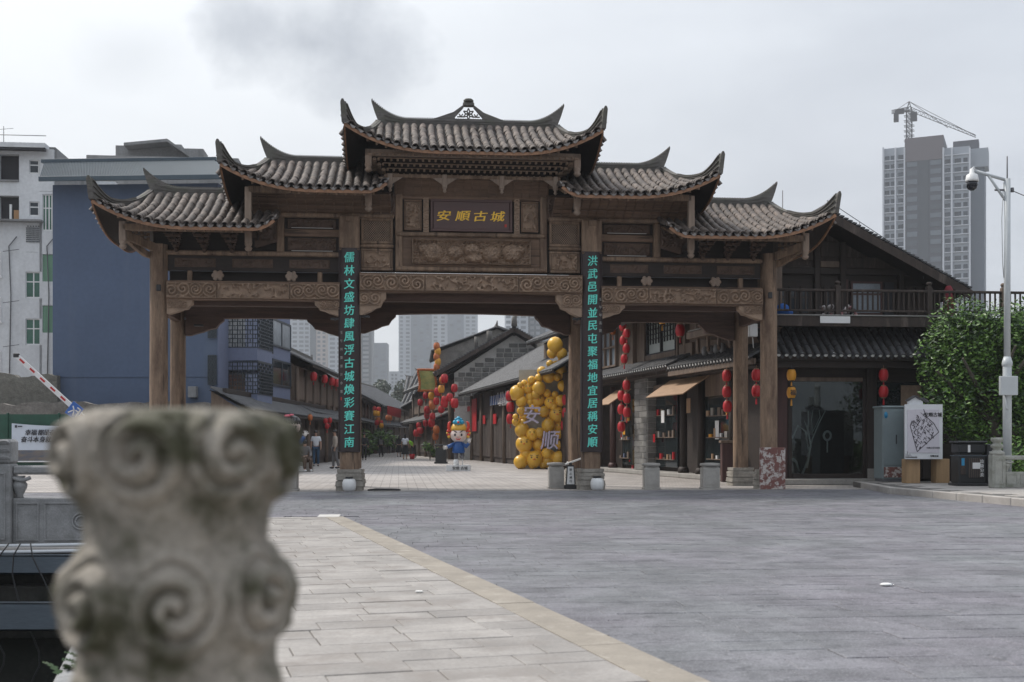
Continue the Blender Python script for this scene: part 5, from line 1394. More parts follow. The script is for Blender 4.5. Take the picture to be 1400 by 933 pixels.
def slope(par, A, B, C, D, pitch=.24, seg=.22, singles=False, caps=True, m=None, scale=1.0, cap_m=None, curve=.0, name='roof_tiles'):
    """A,B eave ends; C,D ridge ends above B and A (current frame)"""
    A, B, C, D = map(Vector, (A, B, C, D)); m = m or M['tile_dark']
    nrm = (B-A).cross(D-A).normalized()
    if nrm.z < 0: nrm = -nrm
    def S(u, v):
        p = A.lerp(B, u).lerp(D.lerp(C, u), v); p = Vector(p); p.z -= curve*math.sin(PI*v); return p
    pb = MB(); pb.grid(max(2, int((B-A).length)), 6, lambda u, v: S(u, v)); pb.grid(2, 6, lambda u, v: S(u, v)-nrm*.1)
    pb.bar(A-nrm*.06, B-nrm*.06, .06, .12, tuple(nrm)); pb.build('roof_boards', [M['dark']], par)
    n = max(2, int((B-A).length/pitch)); st = MB(); cp = MB(); out_ = (A-D); out_.z = 0; out_.normalize()
    for i in range(n):
        u = (i+.5)/n; p0, p1 = S(u, 0), S(u, 1); l = (p1-p0).length; k = max(1, int(l/seg)); 
        for j in range(k):
            a, b = S(u, (j+1)/k), S(u, j/k); yv = (b-a).normalized(); xv = yv.cross(Vector((0,0,1))).normalized(); zv = xv.cross(yv)
            s_ = scale*R.uniform(.95, 1.05); ll = (b-a).length/.24*1.12; p = a+zv*(.01+R.uniform(0, .01))+xv*R.uniform(-.012, .012)
            Mx = Matrix(((xv.x*s_,yv.x*ll,zv.x*s_,p.x),(xv.y*s_,yv.y*ll,zv.y*s_,p.y),(xv.z*s_,yv.z*ll,zv.z*s_,p.z),(0,0,0,1))) @ Matrix.Rotation(-.06, 4, 'X')
            if singles: inst(singles, 'roof_tile', par, Mx)
            else: st.add(TM.v, TM.f, True, Mx)
        if caps:
            c = p0+out_*.02+Vector((0,0,.03)); q = Matrix.Translation(c) @ out_.to_track_quat('Z', 'Y').to_matrix().to_4x4()
            cp.lathe([(.05*scale, -.01), (.062*scale, .012), (.04*scale, .022)], 0, 0, 8, q)
            w_ = (B-A).normalized()*(pitch*.3); c2 = p0+(B-A).normalized()*pitch*.5+out_*.03
            st.add([tuple(c2-w_), tuple(c2+w_), tuple(c2+w_*.7-Vector((0,0,.06))), tuple(c2-Vector((0,0,.10))), tuple(c2-w_*.7-Vector((0,0,.06)))], [(0,1,2,3,4),(4,3,2,1,0)])
    if st.v: st.build(name, m, par)['kind'] = 'stuff'
    if cp.v: cp.build('tile_caps', cap_m or M['endcap'], par)['kind'] = 'stuff'
def ridge(par, P, Q, horn=True, h=.22, m=None):
    P, Q = Vector(P), Vector(Q); mb = MB(); mb.bar(P+Vector((0,0,h*.4)), Q+Vector((0,0,h*.4)), .16, h); 
    n = int((Q-P).length/.12)
    for i in range(n+1):
        c = P.lerp(Q, i/n)+Vector((0,0,h*.95)); d = (Q-P).normalized(); mb.bar(c-d*.02, c+d*.02+Vector((0,0,.05)), .14, .1)
    if horn:
        d = (Q-P).normalized()
        for e, s_ in ((P, -1), (Q, 1)): mb.tube([e+d*s_*-.4+Vector((0,0,h*.8)), e+d*s_*.0+Vector((0,0,h*1.2)), e+d*s_*.22+Vector((0,0,h*2.2))], [.09, .08, .03], 6)
        c = P.lerp(Q, .5)
    mb.build('roof_ridge', m or M['ridge'], par)
def lantern(x, y, z, r, color, label, group=None, far=False, char=None):
    """z = centre"""
    col_ = {'r': M['red'], 'y': M['yel'], 'o': M['orange']}[color]; h = r*1.15; n = 12 if far else 24
    t = thing('lantern', label, 'lantern', x, y, z-h, group)
    mb = MB(); k = 6 if far else 10
    def fn(u, v):
        a = 2*PI*u; s_ = (abs(math.sin(PI*(.1+.8*v))))**.33; rr = r*s_*(1-(.05*abs(math.sin(a*n/4)) if not far else 0)); return (x+rr*math.cos(a), y+rr*math.sin(a), z-h+2*h*v)
    mb.grid(n, k, fn); mb.build('shade', col_, t)
    c = MB(); c.lathe([(r*.5, z+h-.01), (r*.55, z+h+.015), (r*.5, z+h+.035)], x, y, 10).lathe([(r*.5, z-h-.03), (r*.55, z-h-.01), (r*.5, z-h+.01)], x, y, 10); c.tube([(x, y, z+h), (x, y, z+h+.12)], .008, 4)
    c.build('cap', M['fascia'] if color != 'y' else M['black'], t)
    ts = MB(); ts.lathe([(.01, z-h-.03), (.02, z-h-.07), (.028, z-h-.2), (.03, z-h-.22)], x, y, 6); ts.build('tassel', col_, t)
    if char:
        nrm_ = Vector((-x, -y, 0)) if FR[0] is WORLD else Vector((0, -1, 0)); put_text(char, r*1.3, M['black'], t, x, y-r-.004, z, .003)
    return t
FR[0] = GATE
LYF = 3.3
th_ = thing('tea_house', 'dark timber tea house with wide gable, railed terrace and glass shopfront right of the archway', 'building', LX(1170, LYF), LYF, 0)
def part(px0, px1, py0, py1, y0, y1, name, m, c=None, lyr=None, par=None):
    lr = lyr if lyr is not None else y0
    x0, z1 = L(px0, py0, lr); x1, z0 = L(px1, py1, lr); return MB().box(x0, x1, y0, y1, z0, z1, c).build(name, m, par or th_)
xL, xR = LX(1056, LYF), LX(1300, LYF)
MB().box(xL-.2, LX(1242, 2.6), 2.55, 4.2, 0, .16, .015).build('plinth', M['plinth'], th_)
# ground floor front
for (a, b_) in ((1061, 1077), (1186, 1199), (1262, 1272)): part(a, b_, 494, 655, LYF-.12, LYF+.15, 'post', M['wood_red'] if a == 1061 else M['dark_v'], .02)
part(1186.5, 1199.5, 641, 655.5, LYF-.16, LYF-.11, 'pale_post_foot', M['plinth'])
part(1077, 1186, 494, 519, LYF, LYF+.1, 'header_board', M['dark']); part(1199, 1300, 494, 523, LYF, LYF+.1, 'header_board', M['dark'])
part(1077, 1083, 519, 655, LYF, LYF+.1, 'window_frame', M['dark_v']); part(1180, 1186, 519, 655, LYF, LYF+.1, 'window_frame', M['dark_v']); part(1083, 1180, 516, 522, LYF-.02, LYF+.1, 'window_frame', M['wood_warm']); part(1083, 1180, 648, 655, LYF, LYF+.1, 'window_frame', M['dark'])
# glass with see-through
def glass_mat():
    m = bpy.data.materials.new('clear_shop_glass'); m.use_nodes = True; nt = m.node_tree; b = nt.nodes['Principled BSDF']; o = nt.nodes['Material Output']
    tr = nd(nt, 'ShaderNodeBsdfTransparent'); tr.inputs[0].default_value = (.72,.76,.76,1); gl = nd(nt, 'ShaderNodeBsdfGlossy'); gl.inputs['Roughness'].default_value = .02; gl.inputs[0].default_value = (.9,.95,.95,1)
    fr = nd(nt, 'ShaderNodeFresnel'); fr.inputs[0].default_value = 1.5; mx = nd(nt, 'ShaderNodeMixShader')
    nt.links.new(math_n(nt, 'ADD', math_n(nt, 'MULTIPLY', fr.outputs[0], 1.0), .0), mx.inputs[0]); nt.links.new(tr.outputs[0], mx.inputs[1]); nt.links.new(gl.outputs[0], mx.inputs[2]); nt.links.new(mx.outputs[0], o.inputs[0]); return m
M['clear'] = glass_mat()
part(1083, 1180, 521, 649, LYF+.03, LYF+.045, 'shop_pane', M['clear'], 0)
# room behind the glass
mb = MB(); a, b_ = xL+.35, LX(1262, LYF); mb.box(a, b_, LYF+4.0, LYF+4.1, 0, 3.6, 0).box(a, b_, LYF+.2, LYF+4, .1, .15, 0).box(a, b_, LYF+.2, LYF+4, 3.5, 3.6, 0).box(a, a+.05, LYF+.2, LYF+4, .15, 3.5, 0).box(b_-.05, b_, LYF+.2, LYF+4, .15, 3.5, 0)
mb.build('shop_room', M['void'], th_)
part(1199, 1262, 523, 655, LYF+.06, LYF+.1, 'shop_door', M['shop_glass'])
part(1232, 1262, 527, 560, LYF+.02, LYF+.05, 'lattice_transom', M['carved'])
FR[0] = GATE
x, z = L(1105, 640, LYF+.5)
br = thing('branch_sculpture', 'white bare branch ornament curving up behind the tea house glass', 'ornament', x, LYF+.5, .17)
mb = MB(); rr = random.Random(4)
for (pts, r_) in (([(1096,648),(1103,630),(1108,610),(1104,590),(1098,575)], .035), ([(1103,640),(1108,620),(1103,600),(1106,580),(1104,562)], .03), ([(1104,625),(1110,600),(1118,580),(1127,562)], .025), ([(1083,628),(1090,632),(1094,645)], .05), ([(1084,600),(1092,582),(1100,590),(1104,610)], .03), ([(1112,590),(1122,570),(1121,560)], .015), ([(1112,595),(1108,575),(1112,560)], .018)):
    P = [(L(px, py, LYF+.5)[0], LYF+.5+rr.uniform(-.1,.1), L(px, py, LYF+.5)[1]) for px, py in pts]; mb.tube(P, [r_]+[r_*.8]*(len(P)-2)+[r_*.4], 7)
mb.build('branches', flat('bone_white', (.62,.64,.60), .6), br)
x0, z1 = L(1118, 611, LYF+1.8); x1, z0 = L(1174, 650, LYF+1.8)
tb = thing('tea_table', 'plain wooden table inside the tea house behind the glass', 'table', (x0+x1)/2, LYF+2, .15)
MB().box(x0, x1, LYF+1.6, LYF+2.4, z1-.05, z1).build('table_top', M['wood_warm'], tb)
for xx in (x0+.05, x1-.05):
    for yy in (LYF+1.65, LYF+2.35): MB().box(xx-.03, xx+.03, yy-.03, yy+.03, .15, z1-.05).build('leg', M['wood_warm'], tb)
for k, (px, py, w_, h_, m_) in enumerate(((1108,560,.3,.4,'plinth'),(1130,552,.45,.3,'tan_board'),(1150,566,.25,.35,'white_cer'),(1164,556,.3,.5,'wood_warm'),(1094,600,.3,.25,'plinth'),(1140,598,.5,.08,'wood_warm'),(1165,590,.2,.3,'baluster'))):
    x, z = L(px, py, LYF+3.9); MB().box(x-w_/2, x+w_/2, LYF+3.85, LYF+3.98, z-h_/2, z+h_/2, .01).build('wall_picture', M[m_], th_)
for px in (1100, 1128, 1158):
    x, z = L(px, 536, LYF+2.5); MB().lathe([(.16, z-.12), (.12, z), (.03, z+.05)], x, LYF+2.5, 12).tube([(x, LYF+2.5, z), (x, LYF+2.5, 3.5)], .008, 4).build('pendant_shade', M['plinth'], th_)
x, z = L(1131, 596, LYF+.8); MB().tube([(x+.11*math.cos(2*PI*i/14), LYF+.8, z+.13*math.sin(2*PI*i/14)) for i in range(15)], .035, 7).tube([(x, LYF+.8, z-.13), (x, LYF+.8, z-.5)], .02, 6).build('ring_ornament', M['white_cer'], th_)
# lower tiled eave, single tiles
TD = mesh_of(TM, 'roof_tile_dark', M['tile_dark_i'])
ey0, ey1 = 2.35, LYF+.1; ze = L(1170, 487, ey0)[1]; zt_ = L(1170, 451, ey1)[1]
xa, xb = LX(1048, ey0), LX(1282, ey0)
ev = MB().box(xa, xb, ey0+.1, ey1+.1, ze-.12, ze-.04).build('eave', M['dark'], th_)
slope(ev, (xa, ey0, ze), (xb, ey0, ze), (xb, ey1, zt_), (xa, ey1, zt_), pitch=.225, seg=.2, singles=TD, scale=1.05)
MB().box(xa, xb, ey0+.25, ey0+.4, ze-.32, ze-.08).build('eave_beam', M['dark'], th_)
# terrace deck, fascia and railing
dy0 = 2.5; z1 = L(1170, 432, dy0)[1]; z0 = L(1170, 447, dy0)[1]
MB().box(xa-.0, LX(1305, dy0), dy0, 4.8, z0+.05, z1, .01).build('deck', M['dark'], th_)
MB().box(xa, LX(1305, dy0), dy0-.06, dy0-.002, z0, z1-.02, .01).build('deck_fascia', M['wood_wall'], th_)
MB().box(xa, LX(1305, dy0), dy0-.09, dy0+.1, z1-.015, z1+.02, .005).build('deck_edge', mat('worn_edge', (.30,.29,.27), .6, .3, 4, .1), th_)
MB().box(LX(1305, dy0)+.02, LX(1440, dy0), dy0, 4.8, z0+.2, z1-.01, .01).build('side_terrace', M['dark'], th_)
MB().box(LX(1300, dy0), LX(1440, dy0), 4.0, 9, 0, z0+.19, 0).build('side_wing', M['wood_wall'], th_)
rl = MB(); yr = dy0+.08; zt2 = L(1170, 396, yr)[1]; zb2 = z1+.12
xr0, xr1 = LX(1062, yr), LX(1440, yr)
MB().box(xr0, xr1, yr-.05, yr+.05, zt2-.07, zt2, .012).build('hand_rail', M['wood_wall'], th_)
MB().box(xr0, xr1, yr-.03, yr+.03, zb2, zb2+.06).build('bottom_rail', M['wood_wall'], th_)
MB().box(xr0, xr1, yr-.02, yr+.02, zt2-.3, zt2-.26).build('middle_rail', M['wood_wall'], th_) if False else None
bal = MB().box(-.022, .022, -.022, .022, 0, zt2-.07-zb2-.06, .005); bd = mesh_of(bal, 'baluster_dark', M['wood_wall'])
x = xr0+.08
while x < xr1: inst(bd, 'baluster', th_, Matrix.Translation((x, yr, zb2+.06))); x += .152
for px in (1145, 1270, 1372):
    x = LX(px, yr); mb = MB(); mb.box(x-.075, x+.075, yr-.075, yr+.075, z1, zt2+.1); mb.box(x-.05, x+.05, yr-.05, yr+.05, zt2+.1, zt2+.13); mb.lathe([(.06, zt2+.13), (.085, zt2+.17), (.085, zt2+.2), (.05, zt2+.235)], x, yr, 12)
    mb.build('newel', M['wood_wall'] if px < 1370 else M['wood_warm'], th_)
# upper wall (set back) with boards
WY = 4.4; RY0, RY1 = 3.2, 17
ax_, az_ = L(1137, 292, RY0); rx_, rz_ = L(1328, 398, RY0)
sl = (az_-rz_)/(rx_-ax_); lx_ = ax_-(rx_-ax_)
gz = lambda x: az_-.22-sl*abs(x-ax_)
wx0, wx1 = LX(1040, WY), LX(1283, WY)
i = 0; x = wx0
pz = L(1170, 388, WY)[1]
while x < wx1:      # upright boards in the gable
    w_ = R.uniform(.42, .6); x2 = min(x+w_, wx1); top = min(gz(x), gz(x2)); top2 = gz(x); top3 = gz(x2); zlo = L(1170, 372, WY)[1]
    if top > zlo+.05:
        MB().prism([(x+.006, zlo), (x2-.006, zlo), (x2-.006, top3), (x+.006, top2)], WY+R.uniform(0,.015), WY+.08).build('wall_board', M['wood_wall'], th_)
    x = x2
MB().box(wx0, wx1, WY+.05, WY+.12, z1, zlo+.1, 0).build('wall', M['dark'], th_)
MB().box(wx0, wx1, WY-.08, WY+.04, zlo-.1, zlo+.1, .015).build('cross_beam', M['dark'], th_)
for px in (1063, 1117, 1152, 1232, 1280):
    x = LX(px, WY-.05); MB().box(x-.09, x+.09, WY-.12, WY+.05, z1, gz(x)-.0, .015).build('post', M['dark_v'], th_)
for (a, b_, c_, d_) in ((1122,1148,330,352), (1064,1110,362,376), (1122,1148,357,366), (1156,1230,352,368), (1066,1112,326,356)): part(a, b_, c_, d_, WY-.05, WY+.0, 'raised_panel', M['wood_warm'] if (c_, d_) == (357, 366) else M['wood_wall'], .015)
for (a, b_) in ((1063, 1108), (1125, 1148)): 
    for q in range(3 if b_-a > 30 else 2):
        n_ = 3 if b_-a > 30 else 2; w_ = (b_-a)/n_; win(th_, a+w_*q+1, a+w_*(q+1)-1, 392, 431, WY-.02, M['glass'], 1, 1, frame=M['dark_v'])
win(th_, 1163, 1206, 385, 431, WY-.03, M['glass_lite'], 1, 1, frame=M['wood_red']); part(1209, 1222, 386, 432, WY-.01, WY+.03, 'dark_doorway', M['void']); part(1155, 1160, 382, 432, WY-.06, WY+.02, 'red_jamb', M['wood_red']); 
for q in range(4): part(1226+q*13, 1238+q*13, 392, 432, WY-.03, WY+.02, 'plank_door', M['wood_wall'])
MB().box(wx0, wx1, WY+.12, RY1, 0, rz_-.1, 0).build('house_body', M['dark'], th_)
MB().box(LX(1272, LYF), LX(1300, LYF), LYF, WY, 0, ze, 0).build('end_wall', M['dark'], th_)
# gable roof
rf = MB().box(ax_-.08, ax_+.08, RY0+.1, RY1, az_-.3, az_-.1).build('roof', M['dark'], th_)
slope(rf, (rx_, RY0, rz_), (rx_, RY1, rz_), (ax_, RY1, az_), (ax_, RY0, az_), pitch=.25, seg=.26, caps=False)
slope(rf, (lx_, RY0, rz_), (lx_, RY1, rz_), (ax_, RY1, az_), (ax_, RY0, az_), pitch=.5, seg=.5, caps=False, scale=1.8)
for s_ in (1, -1):
    e = Vector((ax_+s_*(rx_-ax_), RY0-.03, rz_)); a = Vector((ax_, RY0-.03, az_)); dn = Vector((0,0,-.14))
    MB().bar(a+dn*.9, e+dn*.9, .07, .24, (0,0,1)).build('barge_board', M['wood_wall'], rf)
    mb = MB(); n = 34
    for k in range(n): p, q = a.lerp(e, k/n), a.lerp(e, (k+.86)/n); mb.bar(p+Vector((0,.05,.05)), q+Vector((0,.05,.085)), .2, .05)
    mb.build('verge_tiles', M['tile_dark'], rf)
ridge(rf, (ax_, RY0, az_+.05), (ax_, RY1, az_+.05), False)
mb = MB(); a = Vector((ax_+.1, RY0+.6, az_+.5)); e = Vector((rx_-.2, RY0+.6, rz_+.25)); mb.tube([a, e], .012, 4)
for k in range(5): p = a.lerp(e, k/4); mb.tube([p, p-Vector((0,0,.45))], .012, 4)
mb.build('lightning_wire', M['iron'], th_)
mb = MB(); x, z = L(1070, 300, 6); mb.tube([(x, 6, z-2.2), (x, 6, z+.9)], .015, 5); mb.build('aerial', M['iron'], th_)
# things on the terrace
FR[0] = GATE
x, z = L(1070, 431, yr+.5); t = thing('blue_bag', 'bright blue bundle on the terrace floor behind the railing', 'bundle', x, yr+.5, z1+.02)
MB().ball((x, yr+.5, z1+.2), .2, 10, 8, 1.1, .8, 1.0).ball((x+.18, yr+.5, z1+.12), .13, 10, 6).build('bundle', flat('bright_blue', (.02,.15,.55), .6), t)
mb = MB(); mc = [flat('flower_white', (.65,.6,.58)), flat('flower_pink', (.5,.25,.25)), M['black']]; 
for k in range(60):
    mb.cur = R.choice((0,0,1,2)); px = R.uniform(1125, 1170); x, z = L(px, R.uniform(418, 434), yr+.35); mb.ball((x, yr+.35+R.uniform(-.1,.1), z), R.uniform(.04,.08), 6, 4)
mb.build('flower_box', mc, label='row of white and pink flowers behind the terrace railing', cat='flowers', kind=None)
x, z = L(1297, 437, yr+.6)
t = thing('red_banner_stand', 'dark red draped stand on the terrace near the end of the gable roof', 'stand', x, yr+.6, z1)
MB().lathe([(.2, z1), (.17, z1+.5), (.11, z1+.75), (.14, z1+.85), (.08, z1+.98)], x, yr+.6, 12, sx=1, sy=.7).build('drape', flat('dark_red_cloth', (.2,.02,.03), .8), t)
mb = MB(); x0, zz0 = L(1121, 442, dy0-.1); x1, zz1 = L(1162, 433, dy0-.1); mb.box(x0, x1, dy0-.12, dy0-.1, zz0, zz1)
mb.build('white_notice', M['white_cer'], label='white paper notice strip fixed along the terrace edge', cat='notice')
for px, py, c_, lab in ((1082, 513, 'y', 'upper yellow lantern hanging left of the tea house window'), (1082, 537, 'y', 'lower yellow lantern hanging left of the tea house window'), (1208, 513, 'r', 'upper red lantern right of the tea house window'), (1208, 536, 'r', 'lower red lantern right of the tea house window'),
    (1034, 513, 'r', 'upper red lantern just left of the rightmost front column'), (1034, 535, 'r', 'lower red lantern just left of the rightmost front column')):
    x, z = L(px, py, 2.6); lantern(x, 2.6, z, .135, c_, lab, 'lanterns on the tea house front', char='福' if py == 537 and c_ == 'y' else None)
x, z = L(1029, 452, 2.7); MB().box(x-.12, x+.12, 2.6, 2.8, z-.18, z+.18).tube([(x, 2.7, z-.18), (x+.02, 2.7, z-.5)], .012, 5).build('white_utility_box', M['white_cer'], label='small white utility box under the terrace left of the rightmost column', cat='utility box')
# ---- side of the tea house and the shop row along the street; y outward
c0 = GATE @ Vector((LX(1055, LYF), LYF, 0)); u_ = Vector((-.233, 1, 0)).normalized()
SF = Matrix(((u_.x, -u_.y, 0, c0.x), (u_.y, u_.x, 0, c0.y), (0, 0, 1, 0), (0, 0, 0, 1)))
def sp(px, py, y): return fpt(SF, px, py, y)
def row_piece(name, label, px0, px1, zl, zu, zr, depth=7, lower=True, wall=None, items=None, eave=.9, pitch=.24, capm=None, cat='building', yoff=0, plinth_h=.15):
    s0, s1 = sorted((sp(px0, 603, yoff)[0], sp(px1, 603, yoff)[0])); t = thing(name, label, cat, (s0+s1)/2, yoff, 0); wall = wall or M['wood_warm']
    MB().box(s0, s1, -depth, yoff-.25, 0, zu, 0).build('house_body', M['dark'], t)
    MB().box(s0, s1, yoff-.25, yoff+.5, 0, plinth_h, .02).build('plinth', M['plinth'], t)
    e1 = MB().box(s0, s1, yoff-.2, yoff-.1, zl+.3, zu-.05, 0).build('upper_wall', wall, t)
    if lower:
        lo = MB().box(s0, s1, yoff-.1, yoff+.6, zl-.2, zl-.05, .01).build('eave', M['wood_wall'], t)
        slope(lo, (s0, yoff+eave, zl), (s1, yoff+eave, zl), (s1, yoff-.1, zl+.45), (s0, yoff-.1, zl+.45), pitch=pitch, seg=.2)
    rf = MB().box(s0, s1, -depth/2-.08, -depth/2+.08, zr-.2, zr).build('roof', M['dark'], t)
    slope(rf, (s0, yoff+.8, zu), (s1, yoff+.8, zu), (s1, -depth/2, zr), (s0, -depth/2, zr), pitch=pitch, seg=.26)
    slope(rf, (s0, -depth-.8, zu), (s1, -depth-.8, zu), (s1, -depth/2, zr), (s0, -depth/2, zr), pitch=.6, seg=.6, caps=False, scale=2)
    ridge(rf, (s0, -depth/2, zr), (s1, -depth/2, zr), True)
    for s_ in (s0+.01, s1-.01): MB().prism([(yoff-.1, 0), (yoff-.1, zu), (-depth/2, zr-.1), (-depth, zu), (-depth, 0)], s_-.02, s_+.02, axis='x').build('gable_wall', M['wood_wall'], t)
    return t, s0, s1
def sbox(t, px0, px1, z0, z1, y0, y1, name, m, c=None):
    s0, s1 = sorted((sp(px0, 603, y1)[0], sp(px1, 603, y1)[0])); return MB().box(s0, s1, y0, y1, z0, z1, c).build(name, m, t)
FR[0] = SF
# tea house side
ts = th_
sA, sB = sp(1050, 603, 0)[0], sp(947, 603, 0)[0]
MB().box(sA, sB, -.3, .0, 0, 3.3, 0).build('side_wall_lower', M['dark'], ts); MB().box(sA-.2, sB, -.3, .5, 0, .15, .02).build('plinth', M['plinth'], ts)
lo = MB().box(sA-.3, sB, -.05, .6, 3.4, 3.52).build('eave', M['wood_wall'], ts)
slope(lo, (sA-.8, .9, 3.62), (sB, .9, 3.68), (sB, -.05, 4.1), (sA-.8, -.05, 4.1), pitch=.24, seg=.2)
MB().box(sA-1, sB, .84, .9, 3.42, 3.58).build('eave_beam', M['wood_warm'], ts)
for px in (958.5, 934.5, 1002): s_ = sp(px, 603, .1)[0]; mb = MB(); mb.tube([(s_, .1, .35), (s_, .1, 3.45)], .13, 12).lathe([(.19, .15), (.2, .25), (.15, .36)], s_, .1, 12); mb.build('pillar', M['dark_v'], ts)
sbox(ts, 1000, 964, .35, 2.7, -.02, .04, 'shop_pane', M['shop_glass']); sbox(ts, 1000, 964, .15, .35, -.03, .06, 'sill', M['wood_warm']); sbox(ts, 1000, 964, 2.7, 3.4, -.03, .06, 'transom', M['wood_warm'])
# upper balcony of the side
s0, s1 = sp(1020, 603, .8)[0], sp(946, 603, .8)[0]; zd = sp(975, 456, 1.0)[1]
MB().box(s0, s1, -.2, 1.0, zd, zd+.22, .02).build('balcony_beam', M['wood_warm'], ts); MB().box(s0, s1, -.2, .95, zd+.24, zd+.28).build('balcony_deck', M['plinth'], ts)
for k in range(5): s_ = s0+(s1-s0)*(k+.5)/5; MB().box(s_-.05, s_+.05, .7, .8, zd-.35, zd, .01).lathe([(.02, zd-.5), (.06, zd-.42), (.05, zd-.35)], s_, .75, 8).build('joist_drop', M['wood_warm'], ts)
MB().box(s0, s1-.6, .86, .92, zd+.95, zd+1.0).build('hand_rail', M['wood_warm'], ts)
bl = mesh_of(MB().box(-.02, .02, -.02, .02, 0, .68, 0), 'baluster_side', M['wood_warm'])
k = s0
while k < s1-.6: inst(bl, 'baluster', ts, Matrix.Translation((k, .89, zd+.28))); k += .16
MB().box(sA-.3, sB, -.3, -.05, 4.1, 6.6, 0).build('side_wall_upper', M['wood_warm'], ts)
# jars under the balcony
for k, px in enumerate((966, 974, 982, 990)):
    s_, z = sp(px, 474, .25); mb = MB(); mb.lathe([(.06, 0), (.11, .06), (.12, .18), (.08, .27), (.06, .3)], s_, .3, 12, Matrix.Translation((0, 0, 4.0)))
    mb.build('clay_jar', M['baluster'], label=('first', 'second', 'third', 'fourth')[k]+' grey clay jar from the left on the tiles under the side balcony', cat='jar', group='clay jars under the side balcony')
# second building
t2, s0, s1 = row_piece('shop_house', 'brown timber shop house with black lattice window and a grey brick pier', 947, 847, 3.78, 6.35, 8.2)
w0, w1 = sp(884, 433, .02), sp(923, 474, .02)
lt = MB(); a, b_ = sorted((w0[0], w1[0])); zt0, zt1 = 4.5, 5.95
lt.box(a, b_, -.1, .02, zt0-.06, zt0, 0).box(a, b_, -.1, .02, zt1, zt1+.06, 0)
for q in range(3): xx = a+(b_-a)*q/2; lt.box(xx-.04, xx+.04, -.1, .03, zt0, zt1, 0)
for q in range(2):
    for i in range(1, 5): xx = a+(b_-a)*(q+i/5)/2; lt.box(xx-.012, xx+.012, -.05, .0, zt0+.35, zt1, 0)
    for i in range(1, 6): zz = zt0+.35+(zt1-zt0-.35)*i/6; lt.box(a+(b_-a)*q/2, a+(b_-a)*(q+1)/2, -.05, .0, zz-.012, zz+.012, 0)
lo_ = lt.build('lattice_window', M['black'], t2); MB().box(a, b_, -.09, -.07, zt0, zt1, 0).build('pane', flat('milky_glass', (.5,.55,.52), .3), lo_)
for px in (881, 926, 936, 865): s_ = sp(px, 603, .05)[0]; MB().box(s_-.07, s_+.07, -.15, .08, 3.9, 6.3, .012).build('upper_post', M['wood_warm'], t2)
sbox(t2, 923, 881, 4.1, 4.45, -.08, .04, 'sill_panel', M['wood_warm']); sbox(t2, 946, 928, 4.1, 4.6, -.08, .06, 'sill_panel', M['wood_warm'])
sbox(t2, 926, 887, .3, 2.9, -.15, -.1, 'shop_pane', M['shop_glass']); sbox(t2, 926, 887, 2.9, 3.3, -.18, .02, 'transom', M['wood_warm'])
# brick pier stone by stone
pr = MB(); s0_, s1_ = sorted((sp(885, 603, .25)[0], sp(868, 603, .25)[0])); core = MB().box(s0_, s1_, -.1, .24, .15, 3.55, 0).build('brick_pier', M['mortar'], t2)
zz = .16; r_ = 0
while zz < 3.5:
    hh = .22; cuts = [s0_, (s0_+s1_)/2+(.15 if r_ % 2 else -.15), s1_]
    for a, b_ in zip(cuts, cuts[1:]): MB().box(a+.008, b_-.008, .1, .27+R.uniform(0, .012), zz, zz+hh-.016, .008).build('stone_block', M['brickgrey'], core)
    MB().box(s0_-.02, s0_+.1, -.1, .23, zz, zz+hh-.016, .008).build('stone_block', M['brickgrey'], core)
    zz += hh; r_ += 1
# propped-up tan shutters
for pa, pb, z_, lab in ((950, 898, 3.35, 'tan plywood shutter propped open under the lattice window eave'), (846, 826, 3.25, 'tan plywood shutter propped open right of the right couplet board')):
    a, b_ = sorted((sp(pa, 603, .8)[0], sp(pb, 603, .8)[0])); y0 = .05
    MB().bar(((a+b_)/2, .3, z_+.0), ((a+b_)/2, 1.2, z_-.6), b_-a, .035).build('awning_shutter', M['tan_board'], label=lab, cat='shutter', group='propped shutters along the right shops')
# third building
t3, s0, s1 = row_piece('shop_house', 'timber shop house behind the right couplet board with a lit window and two tiled eaves', 847, 741, 3.75, 6.2, 8.3)
for px in (838, 812, 786): s_ = sp(px, 603, .1)[0]; mb = MB(); mb.tube([(s_, .1, .35), (s_, .1, 3.45)], .13, 10).lathe([(.19, .15), (.2, .25), (.15, .36)], s_, .1, 10); mb.build('pillar', M['wood_red'], t3)
a, b_ = sorted((sp(842, 603, .0)[0], sp(820, 603, .0)[0])); lt = MB(); 
for q in range(4): xx = a+(b_-a)*q/3; lt.box(xx-.04, xx+.04, -.1, .04, 4.3, 5.9, 0)
for q in range(3): lt.box(a, b_, -.1, .04, 4.3+.78*q, 4.38+.78*q, 0)
lo_ = lt.build('window', M['wood_warm'], t3); MB().box(a, b_, -.09, -.06, 4.3, 5.9, 0).build('pane', M['glass_lite'], lo_)
FR[0] = SF
def slant(px, py, y, r, c_, lab, grp, far=False): s_, z = sp(px, py, y); lantern(s_, y, z, r, c_, lab, grp, far)
ordn = ('topmost', 'second', 'third', 'fourth', 'fifth', 'lowest')
for k, (px, py) in enumerate(((855.5,434),(851.5,447),(857,456),(852,466),(856.5,477),(853.5,491))): slant(px, py, 1.0, .135, 'r', ordn[k]+' red lantern in the cluster hanging above the tiled eave left of the lattice window', 'red lanterns above the lower eave')
for k, (px, py) in enumerate(((856.5,527),(849.5,541),(857,545),(849.5,560),(857,564),(849.5,584))): slant(px, py, 1.0, .15, 'r', ordn[k]+' red lantern in the cluster under the eave left of the brick pier', 'red lanterns below the lower eave')
slant(905.5, 437, .9, .14, 'y', 'single yellow lantern in front of the black lattice window', None)
for k, (px, py) in enumerate(((930,434),(930,452))): slant(px, py, 1.0, .16, 'r', ('upper', 'lower')[k]+' red lantern at the right edge of the black lattice window', 'red lanterns beside the lattice window')
